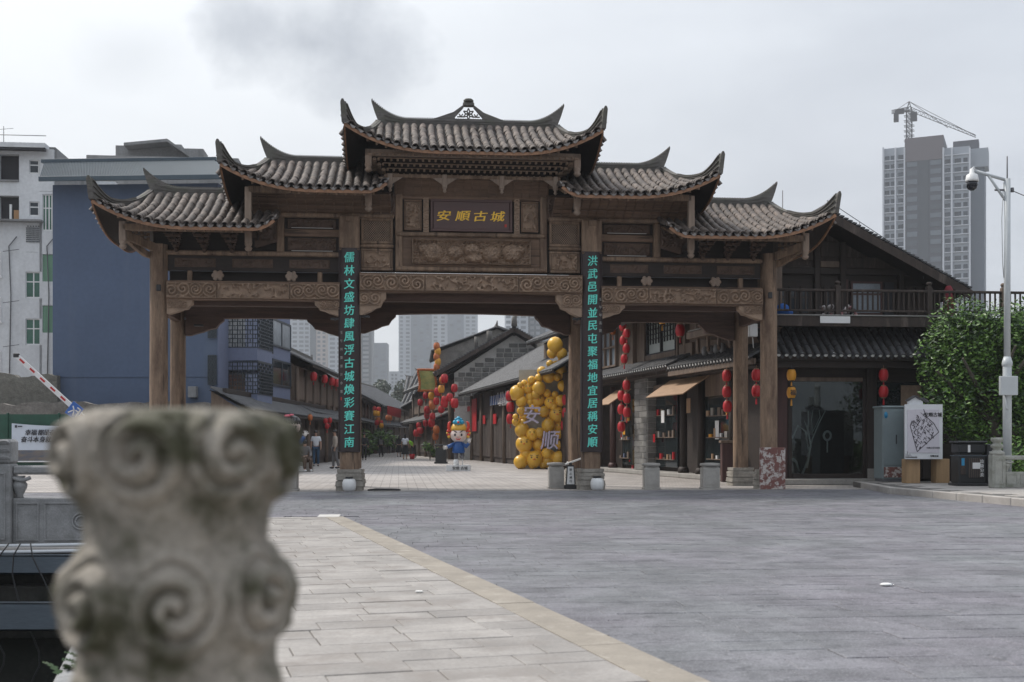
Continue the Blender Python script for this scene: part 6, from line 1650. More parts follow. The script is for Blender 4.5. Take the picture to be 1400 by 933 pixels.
for k, (px, py) in enumerate(((993.5,514),(993.5,536),(994.5,556))): slant(px, py, 1.0, .135, 'r', ('top', 'middle', 'bottom')[k]+' red lantern in the row just left of the right rear column', 'red lanterns beside the rear column')
for k, (px, py) in enumerate(((838,440),(838,453))): slant(px, py, .3, .12, 'o', ('upper', 'lower')[k]+' orange lantern glowing at the window right of the right couplet board', 'orange lanterns by the couplet board')
# goods and notices in the side shop windows
FR[0] = SF
def goods(t, px0, px1, z0, z1, yb, seed):
    rr = random.Random(seed); s0, s1 = sorted((sp(px0, 603, yb)[0], sp(px1, 603, yb)[0])); sh = MB(); n = 3
    for k in range(n): sh.box(s0+.05, s1-.05, yb-.01, yb+.07, z0+(z1-z0)*(k+.2)/n, z0+(z1-z0)*(k+.2)/n+.03, 0)
    o = sh.build('display_shelf', M['wood_warm'], t); pal = [M['white_cer'], M['red'], M['yel'], M['blue_side'], M['plinth'], M['tan_board'], M['wood_warm']]; g = MB()
    for k in range(n):
        x = s0+.1
        while x < s1-.2:
            w_ = rr.uniform(.08, .22); h_ = rr.uniform(.06, .3); g.cur = rr.choice((0,1,2,3,4,4,5,6,6,6,6)); g.box(x, x+w_, yb, yb+.06, z0+(z1-z0)*(k+.2)/n+.03, z0+(z1-z0)*(k+.2)/n+.03+h_, 0); x += w_+rr.uniform(.05, .4)
    g.build('shop_goods', pal, o)['kind'] = 'stuff'
goods(t2, 924, 890, .4, 2.8, -.10, 1); goods(ts, 998, 967, .5, 2.6, .03, 2)
s0_, s1_ = sorted((sp(864, 603, .0)[0], sp(846, 603, .0)[0])); MB().box(s0_, s1_, -.2, -.12, .3, 2.9, 0).build('shop_pane', M['shop_glass'], t2); goods(t2, 862, 848, .4, 2.6, -.11, 5)
for px, z_, w_, h_, m_ in ((905, 1.9, .3, .45, M['white_cer']), (893, 1.2, .2, .3, M['red']), (940, 2.2, .35, .5, M['tan_board']), (852, 1.5, .25, .35, M['yel']), (979, 1.3, .3, .6, M['white_cer'])):
    s_ = sp(px, 603, .1)[0]; MB().box(s_-w_/2, s_+w_/2, .06, .075, z_, z_+h_, 0).build('paper_notice', m_, ts)
# hydrant, podium
s_, _ = sp(866, 603, 1.0); hy = gp(866, 646); FR[0] = WORLD
hx, hyy = hy
t = thing('fire_hydrant', 'red fire hydrant standing beside the grey brick pier', 'hydrant', hx, hyy, 0)
mb = MB(); mb.lathe([(.13,0),(.13,.05),(.08,.06),(.08,.5),(.11,.52),(.11,.56),(.09,.62),(.09,.66),(.03,.74),(.03,.8)], hx, hyy, 14); mb.build('body', M['red'], t)
for d in (-1, 1): MB().tube([(hx, hyy, .46), (hx+d*.17, hyy, .46)], .045, 10).build('nozzle', M['red'], t)
MB().tube([(hx, hyy, .36), (hx, hyy-.16, .36)], .055, 10).build('nozzle', M['red'], t)
x, y = gp(993.5, 659); t = thing('menu_podium', 'dark red brown podium standing just left of the right rear column', 'podium', x, y, 0)
MB().box(x-.17, x+.17, y-.15, y+.15, 0, 1.18, .02).build('stand', M['wood_red'], t); MB().box(x-.21, x+.21, y-.19, y+.19, 1.18, 1.26, .015).build('desk_top', M['wood_warm'], t)
# ================================================================ BALLOON COLUMN
BX = Matrix.Translation((1.22, 52.2, 0)) @ Matrix.Rotation(-.05, 4, 'Z'); FR[0] = BX
M['balloon'] = mat('yellow_balloon', (.86,.48,.05), .32, .12, 1, 0, rnd=.25, fine=4)
bc = thing('balloon_column', 'tall cluster of glossy yellow balloons holding two lilac characters against the shop row', 'balloons', 0, 0, 0)
def bp(px, py, y=0): return fpt(BX, px, py, y)
MB().box(bp(709, 0)[0], bp(770, 0)[0], .35, .5, 0, bp(740, 505)[1], 0).build('backing_board', mat('pale_backing', (.4,.4,.36), .8), bc)
bln = {}
def balloon(px, py, d, face=False):
    x, z = bp(px, py); r = d/2*52/F*1.13
    if 'b' not in bln:
        q = MB(); q.lathe([(max(.002, math.sin(PI*i/12))*(1 if i > 6 else 1-.02*(6-i)/6), -math.cos(PI*i/12)*(1.0 if i > 6 else 1.07)) for i in range(13)], 0, 0, 20); q.lathe([(.05,-1.15),(.02,-1.05)], 0, 0, 6); bln['b'] = mesh_of(q, 'balloon', M['balloon'])
    y = R.uniform(-.25, .05)-r*.15
    o = inst(bln['b'], 'balloon', bc, Matrix.Translation((x, y, max(z, r))) @ Matrix.Rotation(R.uniform(-.5,.5), 4, 'X') @ Matrix.Rotation(R.uniform(-.5,.5), 4, 'Y') @ Matrix.Scale(r, 4))
    return o, x, y, z, r
BL = [(712,634,17),(731,628,21),(749,631,16),(764,626,17),(719,621,14),(735,621,12),(717,607,21),(736,608,16),(752,622,13),(748,620,14),(728,594,15),(714,588,18),(738,592,13),(706,577,11),(716,577,8),(705,570,7),(750,582,17),(764,584,13),(765,594,11),(766,609,12),(713,562,11),(713,549,14),(725,543,12),(707,537,18),(722,531,14),(737,531,17),(736,547,17),(744,563,14),(762,567,21),(753,551,16),(767,548,14),(727,520,10),(737,517,10),(717,524,8),(750,515,16),(762,516,10),(767,506,14),(768,493,10),(759,472,19),(768,484,14),(760,500,12),(769,512,13),(752,498,9),(741,508,12),(733,540,12),(768,555,10),(770,528,14),(770,590,14),(716,570,10),(755,483,13),(748,538,10),(728,556,9),(735,560,9),(750,572,8),(725,550,8),(759,540,9),(711,527,7),(742,600,7),(768,573,9),(728,638,9),(743,638,10),(757,636,10),(716,597,9),(703,543,8),(768,637,12),(722,600,8),(758,557,9)]
faces = {8,13,28,24,31,18,10,29,17}
ink = M['black']; beak = flat('orange_beak', (.75,.16,.02), .4)
for i, (px, py, d) in enumerate(BL):
    o, x, y, z, r = balloon(px, py, d)
    if i in faces or i in (1, 6, 20, 26):
        f = MB(); 
        for s_ in (-1, 1): f.ball((x+s_*r*.32, y-r*.93, max(z, r)+r*.22), r*.09, 6, 4, 1, .5, 1); f.bar((x+s_*r*.18, y-r*.93, max(z, r)+r*.42), (x+s_*r*.5, y-r*.88, max(z, r)+r*.5), r*.05, r*.05)
        f.cur = 1; f.ball((x, y-r*.98, max(z, r)), r*.13, 8, 5, 1.2, .9, .6); f.build('painted_face', [ink, beak], bc)
lil = mat('lilac_lettering', (.52,.46,.58), .6, .1, 2, 0)
for ch, px, py in (('安', 728, 567), ('顺', 752.5, 602)):
    x, z = bp(px, py); put_text(ch, 1.02, lil, bc, x, -.66, z, .014, rot=0, sx=.8, sz=.88, shear=.1); 
# ================================================================ STREET, RIGHT ROW BEYOND
def frame_line(p0, p1):
    """frame with x along p0->p1, y to the left of that direction"""
    d = (Vector((*p1, 0))-Vector((*p0, 0))); l = d.length; d.normalize()
    return Matrix(((d.x, -d.y, 0, p0[0]), (d.y, d.x, 0, p0[1]), (0, 0, 1, 0), (0, 0, 0, 1))), l
def old_house(name, label, p0, p1, depth, ze_, zr_, wall, side=1, floors=2, eave=.8, front=True, bays=5, pitch=.3, gable_m=None, capm=True, over=.3, zbase=0, lean=False):
    """facade along p0->p1; side=+1 means street is on +y side of the line frame"""
    FRM, l = frame_line(p0, p1); FR[0] = FRM; s = side
    t = thing(name, label, 'building', l/2, 0, 0)
    MB().box(0, l, -s*depth, 0, zbase, ze_, 0).build('house_body', wall, t)
    rf = MB().box(0, l, -s*depth/2-.08, -s*depth/2+.08, zr_-.2, zr_).build('roof', M['dark'], t)
    if lean:
        slope(rf, (-over, s*eave, ze_), (l+over, s*eave, ze_), (l+over, -s*depth, zr_), (-over, -s*depth, zr_), pitch=pitch, seg=pitch, scale=pitch/.24, caps=capm)
        for x in (.0, l): MB().prism([(0, ze_-.3), (0, ze_+.1), (-s*depth, zr_-.1), (-s*depth, ze_-.3)][::s], x-.03, x+.03, axis='x').build('gable', gable_m or wall, t)
    else: slope(rf, (-over, s*eave, ze_), (l+over, s*eave, ze_), (l+over, -s*depth/2, zr_), (-over, -s*depth/2, zr_), pitch=pitch, seg=pitch, scale=pitch/.24, caps=capm)
    if not lean: slope(rf, (-over, -s*(depth+eave), ze_), (l+over, -s*(depth+eave), ze_), (l+over, -s*depth/2, zr_), (-over, -s*depth/2, zr_), pitch=.6, seg=.6, scale=2.2, caps=False)
    if not lean: ridge(rf, (-over, -s*depth/2, zr_), (l+over, -s*depth/2, zr_), True)
    for x in ((.0, l) if not lean else ()): MB().prism([(0, ze_-.02), (-s*depth/2, zr_-.12), (-s*depth, ze_-.02)][::s], x-.03, x+.03, axis='x').build('gable', gable_m or wall, t)
    if front:
        for k in range(bays+1):
            x = l*k/bays; MB().tube([(x, s*.12, 0), (x, s*.12, ze_-.1)], .11, 8).build('pillar', M['wood_warm'], t)
        for k in range(bays):
            x0, x1 = l*k/bays+.2, l*(k+1)/bays-.2; n = 4
            for q in range(n):
                a = x0+(x1-x0)*q/n; MB().box(a+.02, a+(x1-x0)/n-.02, s*.02, s*.07, .3, min(2.5, ze_-.5), .01).build('door_leaf', M['wood_wall'], t)
            if floors == 2: MB().box(x0, x1, s*.02, s*.08, 3.5, ze_-.5, .01).build('upper_shutter', M['wood_warm'], t)
        if floors == 2:
            lo = MB().box(0, l, 0, s*.5, 2.75, 2.85).build('eave', M['dark'], t)
            slope(lo, (0, s*1.0, 2.75), (l, s*1.0, 2.75), (l, 0, 3.2), (0, 0, 3.2), pitch=pitch, seg=pitch, scale=pitch/.24)
    return t, l
M['plaster'] = mat('old_plaster', (.24,.225,.205), .9, .35, 1, .5, fine=10, stain=((.12,.11,.10), .8, .5, .7))
t4, l4 = old_house('shop_house', 'low shop house with long grey tiled roof behind the opera statue', (2.6, 50), (-2.5, 76), 8.5, 4.25, 7.3, M['wood_wall'], 1, 1, .95, bays=7, pitch=.26)
F4, _ = frame_line((2.6, 50), (-2.5, 76)); FR[0] = F4
a, z1 = fpt(F4, 700, 536, .4); b_, z0 = fpt(F4, 670, 556, .4); a, b_ = sorted((a, b_))
sg_ = thing('shop_sign', 'dark blue shop sign board with white lettering under the long tiled eave', 'sign', (a+b_)/2, .4, z0)
MB().box(a, b_, .36, .42, z0+.05, z1, .01).build('board', flat('sign_navy', (.015,.075,.22), .5), sg_)
for k, (txt_, sz, fx, fz) in enumerate((('LIIVE', .95, .36, .62), ('鲜制茶', .5, .36, .26), ('/ / /', .8, .8, .55))):
    me = text_mesh(txt_, sz, .005, M['white_cer']); cx = (max(v.co.x for v in me.vertices)+min(v.co.x for v in me.vertices))/2; cy = (max(v.co.y for v in me.vertices)+min(v.co.y for v in me.vertices))/2; me.transform(Matrix.Translation((-cx, -cy, 0)))
    me.transform(Matrix.Diagonal((1.7, 1, 1, 1)))
    inst(me, 'lettering', sg_, Matrix.Translation((a+(b_-a)*fx, .43, z0+(z1-z0)*fz)) @ Matrix.Rotation(PI, 4, 'Z') @ Matrix.Rotation(PI/2, 4, 'X'))
for k, (px, py) in enumerate(((697,542),(698,557),(698,573))):
    x, z = fpt(F4, px, py, 1.1); lantern(x, 1.1, z, .21, 'r', ('top', 'middle', 'bottom')[k]+' red lantern hanging left of the yellow balloons', 'red lanterns left of the balloons', True)
for k, (px, py) in enumerate(((774,547),(774,565),(772,582))):
    x, z = fpt(SF, px, py, 1.0); FR[0] = SF; lantern(x, 1.0, z, .19, 'r', ('top', 'middle', 'bottom')[k]+' red lantern between the balloons and the right rear archway column', 'red lanterns right of the balloons', True)
# red door couplets and paper-cuts
FR[0] = F4
for px0, px1, py0, py1 in ((620, 645, 555, 566), (645, 651, 545, 590), (660, 663, 568, 580), (674, 678, 566, 580)):
    a, z1 = fpt(F4, px1, py0, .16); b_, z0 = fpt(F4, px0, py1, .16); a, b_ = sorted((a, b_)); MB().box(a, b_, .12, .16, z0, z1, 0).build('red_paper_banner', M['red'], t4)
# stone gable house, blocks one by one
FR[0] = WORLD
Yg = 77.5; gx = lambda px: XP(px, Yg); gzz = lambda py: ZP(py, Yg)
tg = thing('stone_gable_house', 'grey stone block gable house with steep dark roof behind the long low shop roof', 'building', gx(700), Yg, 0)
xl, xr, xa_ = gx(621), gx(785), gx(703); za = gzz(450)-.35; zl_ = gzz(510)
MB().prism([(xl, 0), (xr, 0), (xr, zl_), (xa_, za), (xl, zl_)], Yg+.06, Yg+11).build('wall', M['mortar'], tg)
roofz = lambda x: za-(za-zl_)*abs(x-xa_)/((xa_-xl) if x < xa_ else (xr-xa_))
zz = 3.6; k = 0; cnt = 0
while zz < za-.2:
    hh = .32; x = xl+(.0 if k % 2 else .25)
    while x < xr:
        w_ = R.uniform(.38, .7); x2 = min(x+w_, xr)
        if zz+hh < min(roofz(x), roofz(x2))+.02 and x2-x > .15 and x < gx(760): MB().box(x+.03, x2-.03, Yg+R.uniform(-.02,.015), Yg+.08, zz, zz+hh-.065, .01).build('stone_block', M['brickgrey'], tg); cnt += 1
        x = x2
    zz += hh; k += 1
rf = MB().box(xa_-.1, xa_+.1, Yg, Yg+11, za-.1, za+.1).build('roof', M['dark'], tg)
for xe, ze_ in ((gx(594), gzz(512)), (gx(800), gzz(505))):
    A_, B_, C_, D_ = (xe, Yg-.7, ze_), (xe, Yg+11, ze_), (xa_, Yg+11, za+.35), (xa_, Yg-.7, za+.35)
    slope(rf, A_, B_, C_, D_, pitch=.35, seg=.35, scale=1.3, caps=False, curve=.12)
    MB().bar(Vector(D_)+Vector((0,0,-.1)), Vector(A_)+Vector((0,0,-.1)), .1, .25).build('barge_board', M['wood_wall'], rf)
    mb = MB(); n = 30
    for q in range(n): p, p2 = Vector(D_).lerp(Vector(A_), q/n), Vector(D_).lerp(Vector(A_), (q+.85)/n); mb.bar(p+Vector((0,.1,.06)), p2+Vector((0,.1,.12)), .3, .08)
    mb.build('verge_tiles', M['tile_dark'], rf)
mb = MB(); mb.tube([(xa_, Yg-.8, za+.45), (xa_, Yg-.8, za+.9), (xa_+.1, Yg-.8, za+1.3)], [.2,.17,.1], 8).tube([(xa_-1.7, Yg+3, za-.3), (xa_-1.7, Yg+3, za+.5)], [.15,.2], 8).tube([(xa_-2.6, Yg+3, za-.7), (xa_-2.6, Yg+3, za+.1)], [.12,.14], 8); mb.build('ridge_finial', M['ridge'], rf)
ridge(rf, (xa_, Yg-.7, za+.35), (xa_, Yg+11, za+.35), False)
old_house('plaster_house', 'taller plain plastered house behind the stone gable with a string of yellow lanterns', (XP(601, 92), 92), (XP(601, 92)-1.0, 104), 9, 8.3, 10.2, M['plaster'], 1, 1, .6, front=False, gable_m=M['plaster'], capm=False)
t7, l7 = old_house('shop_house', 'lantern-covered old shop row curving away past the opera statue', (-4.1, 79), (-8.4, 101), 6, 5.4, 7.6, M['wood_wall'], 1, 2, .9, bays=5, pitch=.35)
F7, _ = frame_line((-4.1, 79), (-8.4, 101))
cl7 = [(303,105,'r'),(262,120,'o'),(302,180,'r'),(260,188,'y'),(300,255,'r'),(163,243,'y'),(195,210,'r'),(200,285,'r'),(240,275,'r'),(172,305,'o'),(197,350,'r'),(105,295,'r'),(160,398,'r'),(128,405,'r'),(163,458,'r'),(130,460,'r'),(52,480,'r'),(62,520,'r'),(95,355,'r'),(205,565,'o'),(230,300,'r'),(320,300,'r'),(38,520,'r'),(45,540,'r'),(180,510,'o'),(110,240,'r'),(140,320,'o'),(205,515,'o')]
cols_ = {'r': 'red', 'y': 'yellow', 'o': 'orange'}
cl7.sort(key=lambda q: (round(q[1]/60), q[0]))
FR[0] = F7; rows_ = {}
for i, (x_, y_, c_) in enumerate(cl7):
    px, py = 560+x_/5.83, 500+y_/5.83; rw = round(y_/60); rows_.setdefault(rw, 0); rows_[rw] += 1
    ww = ('first','second','third','fourth','fifth','sixth','seventh')[min(6, rows_[rw]-1)]
    rn = {2: 'highest', 3: 'second', 4: 'third', 5: 'fourth', 6: 'fifth', 7: 'sixth', 8: 'seventh', 9: 'eighth'}.get(rw, 'lowest')
    x, z = fpt(F7, px, py, 1.3+R.uniform(-.2, .5)); lantern(x, 1.3, z, R.uniform(.19, .24), c_, f'{cols_[c_]} lantern, {ww} from the left in the {rn} row of the lantern-covered shop', 'lanterns on the far right shop row', True)
FR[0] = WORLD
x, z = XP(584, 78), ZP(519, 78)
fl = thing('festival_flag', 'green and yellow flag with red scalloped border hanging above the lanterns', 'flag', x, 78, z-.7)
def flg(u, v): return (x-.55+1.1*u+.05*math.sin(v*5), 78+.08*math.sin(u*6+v*3), z-.75+1.4*v)
mb = MB(); mb.grid(10, 10, flg); mb.build('cloth', mat('flag_green', (.22,.30,.10), .8, .5, 3, 0, col2=(.5,.4,.12)), fl)
mb = MB()
for k in range(40):
    u, v = ((k%10)/10, 0) if k < 10 else (((k%10)/10, 1) if k < 20 else ((0, (k%10)/10) if k < 30 else (1, (k%10)/10))); p = flg(u, v); mb.ball((p[0], p[1]-.03, p[2]), .09, 6, 4, 1, .4, 1)
mb.build('scalloped_border', M['orange'], fl)
for k in range(5):
    x, z = XP(597+(k%2)*1.5, 91), ZP(474+k*7, 91); lantern(x, 91, z, .25, 'y' if k % 2 else 'o', ('topmost','second','third','fourth','lowest')[k]+' lantern in the yellow string on the corner of the plaster house', 'yellow string on the plaster house', True)
# ================================================================ STREET, LEFT ROW
FR[0] = WORLD
tl, _ = old_house('shed_row', 'low dark tiled lean-to roofs with a brown gable end left of the left couplet pillar', (-10.9, 46.5), (-10.9, 71), 1.05, 2.45, 3.35, M['wood_wall'], -1, 1, .7, bays=8, pitch=.26, gable_m=M['wood_warm'], capm=False, over=.3, lean=True)
old_house('timber_house', 'two-storey old timber house with red lanterns between blue building and couplet pillar', (-11.6, 62.6), (-12.0, 83), 4.5, 5.3, 6.9, M['wood_warm'], -1, 2, 1.0, bays=7, pitch=.28, capm=False)
old_house('timber_house', 'long low tiled house receding left of the street beyond the couplet pillar', (-12.2, 84), (-13.6, 112), 8, 4.7, 7.6, M['wood_wall'], -1, 2, 1.0, bays=7, pitch=.4, capm=False)
old_house('timber_house', 'next grey roofed house down the left side of the street', (-13.4, 114), (-12.2, 138), 8, 4.6, 7.4, M['wood_wall'], -1, 2, 1.0, bays=6, pitch=.45, capm=False)
old_house('timber_house', 'grey roofed house closing the far end of the old street', (-14, 150), (4, 144), 10, 5.2, 10.5, M['wood_wall'], -1, 2, 1.0, bays=6, pitch=.5, capm=False)
old_house('timber_house', 'broad grey roof rising behind the far lantern shops', (-2, 108), (10, 112), 9, 6.0, 9.6, M['wood_wall'], -1, 1, .8, bays=3, pitch=.5, capm=False)
old_house('timber_house', 'small far shop on the right side of the street end', (-8.9, 104), (-9.3, 122), 6, 4.2, 6.4, M['wood_wall'], 1, 2, .9, bays=4, pitch=.45, capm=False)
old_house('white_house', 'small pale house with white gable far above the street end', (-16, 176), (-4, 176), 8, 8.5, 11, M['white_wall'], -1, 1, .8, front=False, pitch=.6, capm=False)
for k, (px, py, Y, c_) in enumerate(((428.6,515,64,'r'),(443.6,518.5,70,'r'),(453.5,522,75,'r'),(459.5,524,79,'r'))):
    FR[0] = WORLD; x = -10.8; Yk = -10.8*F/(px-700); lantern(x, Yk, ZP(py, Yk), .2, c_, ('nearest', 'second', 'third', 'farthest')[k]+' red lantern on the upper floor of the left timber house', 'red lanterns on the left timber house', True)
for k, (px, py, c_) in enumerate(((424,571,'o'),(445,576,'r'),(451,575,'r'),(447,583,'r'))):
    Yk = -9.9*F/(px-700); lantern(-9.9, Yk, ZP(py, Yk), .12, c_, ('first', 'second', 'third', 'fourth', 'fifth', 'sixth', 'seventh')[k]+f' small {cols_[c_]} lantern from the left under the low left eave', 'small lanterns under the low left eave', True)
for k in range(10):
    px = 512+R.uniform(0, 22) if k % 3 else 512+k; py = (560, 566, 572, 578, 583, 575)[k % 6]+R.uniform(-1, 1); Yk = 100+R.uniform(-4, 4)
    lantern(XP(px, Yk), Yk, ZP(py, Yk), .19, 'ryo'[k % 3], 'tiny '+('red','yellow','orange')[k % 3]+' lantern in the far left cluster, '+('highest row','second row','third row','fourth row','lowest row','fifth row')[k % 6]+(', near side' if k < 6 else ', street side'), 'far left lantern cluster', True)
for px0, px1, py in ((530, 545, 563),): 
    MB().bar((XP(px0, 104), 104, ZP(py-2, 104)), (XP(px1+3, 108), 108, ZP(py+3, 108)), .05, .8).build('red_banner', M['red'], label='long red cloth banner stretched above the far end of the street', cat='banner')
# ================================================================ FOOTWAY AND FURNITURE AT THE RIGHT
FR[0] = WORLD
k0 = Vector((8.9, 27.6, 0)); k1 = Vector((9.75, 22.0, 0)); k2 = Vector((10.6, 16.5, 0)); kb_ = Vector((9.35, 31.9, 0))
pts = [(k0.x, k0.y), (k1.x, k1.y), (k2.x, k2.y), (60, 16), (60, 36), (9.3, 31.9)]
mb = MB().prism([(p[0]+(.18 if i < 3 else 0), p[1]) for i, p in enumerate(pts)], -.1, .135, axis='z'); fw_ = mb.build('footway', M['joint'], kind='structure')
cs_ = [k0, k1, k2]
for a, b in zip(cs_, cs_[1:]):
    d = (b-a); l = d.length; d.normalize(); s = 0
    while s < l-.02:
        w_ = min(1.0, l-s); p, q = a+d*(s+.006), a+d*(s+w_-.006); nn = Vector((-d.y, d.x, 0)); c = (p+q)/2+nn*.1
        Mx = Matrix.Translation((c.x, c.y, 0)) @ Matrix.Rotation(math.atan2(d.y, d.x), 4, 'Z'); MB().box(-(q-p).length/2, (q-p).length/2, -.1, .1, -.05, .15+R.uniform(-.002,.003), .014, Mx).build('kerb_stone', M['slab_far'], fw_); s += w_
d = kb_-k0; Mx = Matrix.Translation(((k0+kb_)/2+Vector((.1,.05,0)))) @ Matrix.Rotation(math.atan2(d.y, d.x), 4, 'Z'); MB().box(-d.length/2, d.length/2, -.1, .1, -.05, .149, .014, Mx).build('kerb_stone', M['slab_far'], fw_)
for j in range(24):
    y = 17+j*.62
    for i in range(12):
        x = 9.2+i*.82+(.41 if j % 2 else 0); ed = k0.x+(27.6-y)*.152+.32 if y < 27.6 else 9.5
        if x > ed and y < 31.4: MB().box(x+.004, x+.816, y+.004, y+.616, .1, .147+R.uniform(-.002,.002), .005).build('footway_slab', M['slab_far'], fw_)
ZF = .147
# grey cabinet
def wpt(px, py, Y): return XP(px, Y), ZP(py, Y)
Y = 31.4; x0, z1 = wpt(1206.5, 555, Y); x1 = wpt(1237, 0, Y)[0]
CB = Matrix.Translation((x0, Y, ZF)) @ Matrix.Rotation(.05, 4, 'Z'); FR[0] = CB; W = x1-x0; H = z1-ZF
cab = mat('grey_green_cabinet', (.20,.245,.255), .5, .12, 1.5, .1, fine=8)
t = thing('utility_cabinet', 'tall grey green utility cabinet with red notice at its base beside the map sign', 'cabinet', W/2, .3, 0)
MB().box(0, W+.18, 0, .65, .08, H-.06, .015).box(-.03, W+.21, -.04, .69, H-.06, H, .02).build('body', cab, t)
MB().box(.02, W+.16, .02, .63, 0, .08).build('base', M['iron'], t)
MB().box(.03, W-.03, -.012, -.001, .45, H-.1, .004).build('door', cab, t)
MB().box(W*.6, W*.64, -.03, -.012, H*.5, H*.62).build('handle', M['black'], t)
MB().box(.04, W-.06, -.012, -.001, .12, .4, .003).build('red_notice', M['stone_red'], t)
mb = MB(); mb.lathe([(.06, 0), (.06, .006)], 0, 0, 14, Matrix.Translation((.09, -.012, H-.25)) @ Matrix.Rotation(PI/2, 4, 'X') @ Matrix.Diagonal((.8, 1.5, 1, 1))); mb.build('blue_sticker', flat('sticker_blue', (.03,.25,.45)), t)
# map sign
Y = 30.2; x0, z0 = wpt(1237, 628, Y); x1, z1 = wpt(1290, 553, Y)
SG = Matrix.Translation((x0, Y, 0)) @ Matrix.Rotation(.06, 4, 'Z'); FR[0] = SG; W = x1-x0; D = .95; MS = Matrix.Identity(4)
t = thing('map_sign', 'white old town map sign box with tiled roof emblem on two wooden legs', 'map sign', W/2, .3, ZF)
wp_ = mat('white_sign_paint', (.66,.67,.69), .45, .06, 1, 0)
# sheared box: depth goes back to the right as seen
MB().prism([(0, 0), (W, 0), (W+.36, D), (.36, D)], z0, z1, axis='z').build('box', wp_, t)
MB().box(.07, W-.09, -.012, .0, z0+.16, z1-.13, .003).build('map_face', flat('map_paper', (.60,.57,.62), .5), t)
ml = MB(); ik = M['black']; mw = W-.16; mh = z1-z0-.29
def mp_(u, v): return Vector((.07+mw*u, -.016, z0+.16+mh*v))
for a, b in (((.08,.62),(.3,.03)), ((.3,.03),(.98,.48)), ((.98,.48),(.82,.68)), ((.82,.68),(.6,.82)), ((.6,.82),(.5,1.0)), ((.08,.62),(.14,.74))): ml.bar(mp_(*a), mp_(*b), .004, .018)
rr = random.Random(3)
for k in range(190):
    u, v = rr.uniform(.1, .8), rr.uniform(.1, .92)
    if (v > .62-(u-.08)*2.4) and v > .03+(u-.3)*.66 and v < .95-abs(u-.45)*.75: 
        a = rr.choice((.9, -.6)); l = rr.uniform(.02, .055); ml.bar(mp_(u-l*math.cos(a), v-l*math.sin(a)), mp_(u+l*math.cos(a), v+l*math.sin(a)), .003, rr.choice((.008,.012,.02)))
ml.build('map_drawing', flat('map_ink', (.05,.04,.05)), t)
put_text('安顺古城', .12, ik, t, .07+mw*.8, -.016, z0+.16+mh*.88, .002)
put_text('安顺古城导览图', .05, flat('map_grey', (.2,.2,.22)), t, .07+mw*.8, -.016, z0+.16+mh*.12); put_text('安顺古城', .055, ik, t, W*.78, -.003, z0+.08)
mb = MB(); 
for k in range(9): x_ = .03+k*.035; h_ = .05+.16*max(0, 1-k/5)*(k % 2*.6+.4); mb.bar((x_, -.006, z0+.03), (x_, -.006, z0+.03+h_), .004, .012)
mb.bar((.02, -.006, z0+.05), (.33, -.006, z0+.04), .004, .012); mb.build('corner_drawing', ik, t)
for xx in (.10, W-.02): MB().box(xx, xx+.36, .1+.25*xx, .1+.25*xx+.34, ZF, z0, .01).build('leg', mat('yellow_wood_leg', (.42,.27,.14), .6, .3, 2, .2, (5,5,.4)), t)
mb = MB(); mb.prism([(.14, z1-.01), (.52, z1-.01), (.52, z1+.07), (.44, z1+.13), (.33, z1+.2), (.14, z1+.1)], .1, .2); mb.build('gable_emblem', wp_, t)
mb = MB()
for a, b in (((.12,z1+.10),(.32,z1+.22)), ((.32,z1+.22),(.44,z1+.13)), ((.44,z1+.13),(.52,z1+.16)), ((.52,z1+.16),(.66,z1+.07))): mb.bar((a[0], .15, a[1]), (b[0], .15, b[1]), .2, .035)
mb.build('emblem_roof', M['tile_dark'], t)
# bins
FR[0] = WORLD
Y = 28.6; x0, z1 = wpt(1311, 603, Y); x1 = wpt(1348, 0, Y)[0]; BN = Matrix.Translation((x0, Y, 0)) @ Matrix.Rotation(.02, 4, 'Z'); FR[0] = BN; W = x1-x0; H = z1
t = thing('litter_bin', 'black twin litter bin with slatted sides and stickers beside the pale balustrade', 'litter bin', W/2, .25, ZF)
bk = mat('bin_black', (.022,.024,.026), .4, .2, 2, 0); 
MB().box(.0, W, 0, .5, ZF+.06, H-.36, .02).build('body', bk, t)
MB().box(-.05, W+.05, -.05, .55, ZF, ZF+.06).build('base', bk, t)
MB().box(.0, W, .0, .5, H-.3, H-.06, .03).box(.05, W-.05, .05, .45, H-.36, H-.3).box(-.04, W+.04, -.04, .54, H-.06, H, .02).build('hood', bk, t)
MB().box(-.02, W+.02, -.02, .52, H-.375, H-.355).build('trim', M['steel'], t)
for k in range(7): x_ = .24+k*.05; MB().box(x_, x_+.03, -.014, .0, ZF+.2, H-.42, .004).build('slat', mat('bin_slat', (.09,.07,.06), .6) if k == 0 else bpy.data.materials['bin_slat'], t)
MB().box(.04, .16, -.02, .0, ZF+.28, H-.42).build('side_panel', M['wood_wall'], t)
MB().box(.055, .13, -.026, -.02, ZF+.5, ZF+.68).build('blue_sticker', bpy.data.materials['sticker_blue'], t); MB().box(.33, .52, -.026, -.015, ZF+.42, ZF+.57).build('white_label', M['white_cer'], t)
MB().box(.22, .28, -.012, .0, H-.28, H-.1).build('white_label', M['white_cer'], t)
for k, ch in enumerate('垃圾分类'): put_text(ch, .1, M['white_cer'], t, W-.1, -.022, H-.5-k*.11, .001)
x0 = W+.06; MB().box(x0, x0+.32, .1, .5, ZF, H-.08, .02).build('side_bin', bk, t)
for k, ch in enumerate('环境保护'): put_text(ch, .09, M['white_cer'], t, x0+.1, .09, H-.3-k*.13, .001)
# pale balustrade at the right
BR = Matrix.Translation((XP(1363, 27.4), 27.4, 0)) @ Matrix.Rotation(-.06, 4, 'Z')
balustrade(BR, 'pale carved stone balustrade running off the right edge behind the litter bin', M['baluster_r'], 2, H=.78, span=2.1, zb=ZF, head='round', motif=False)
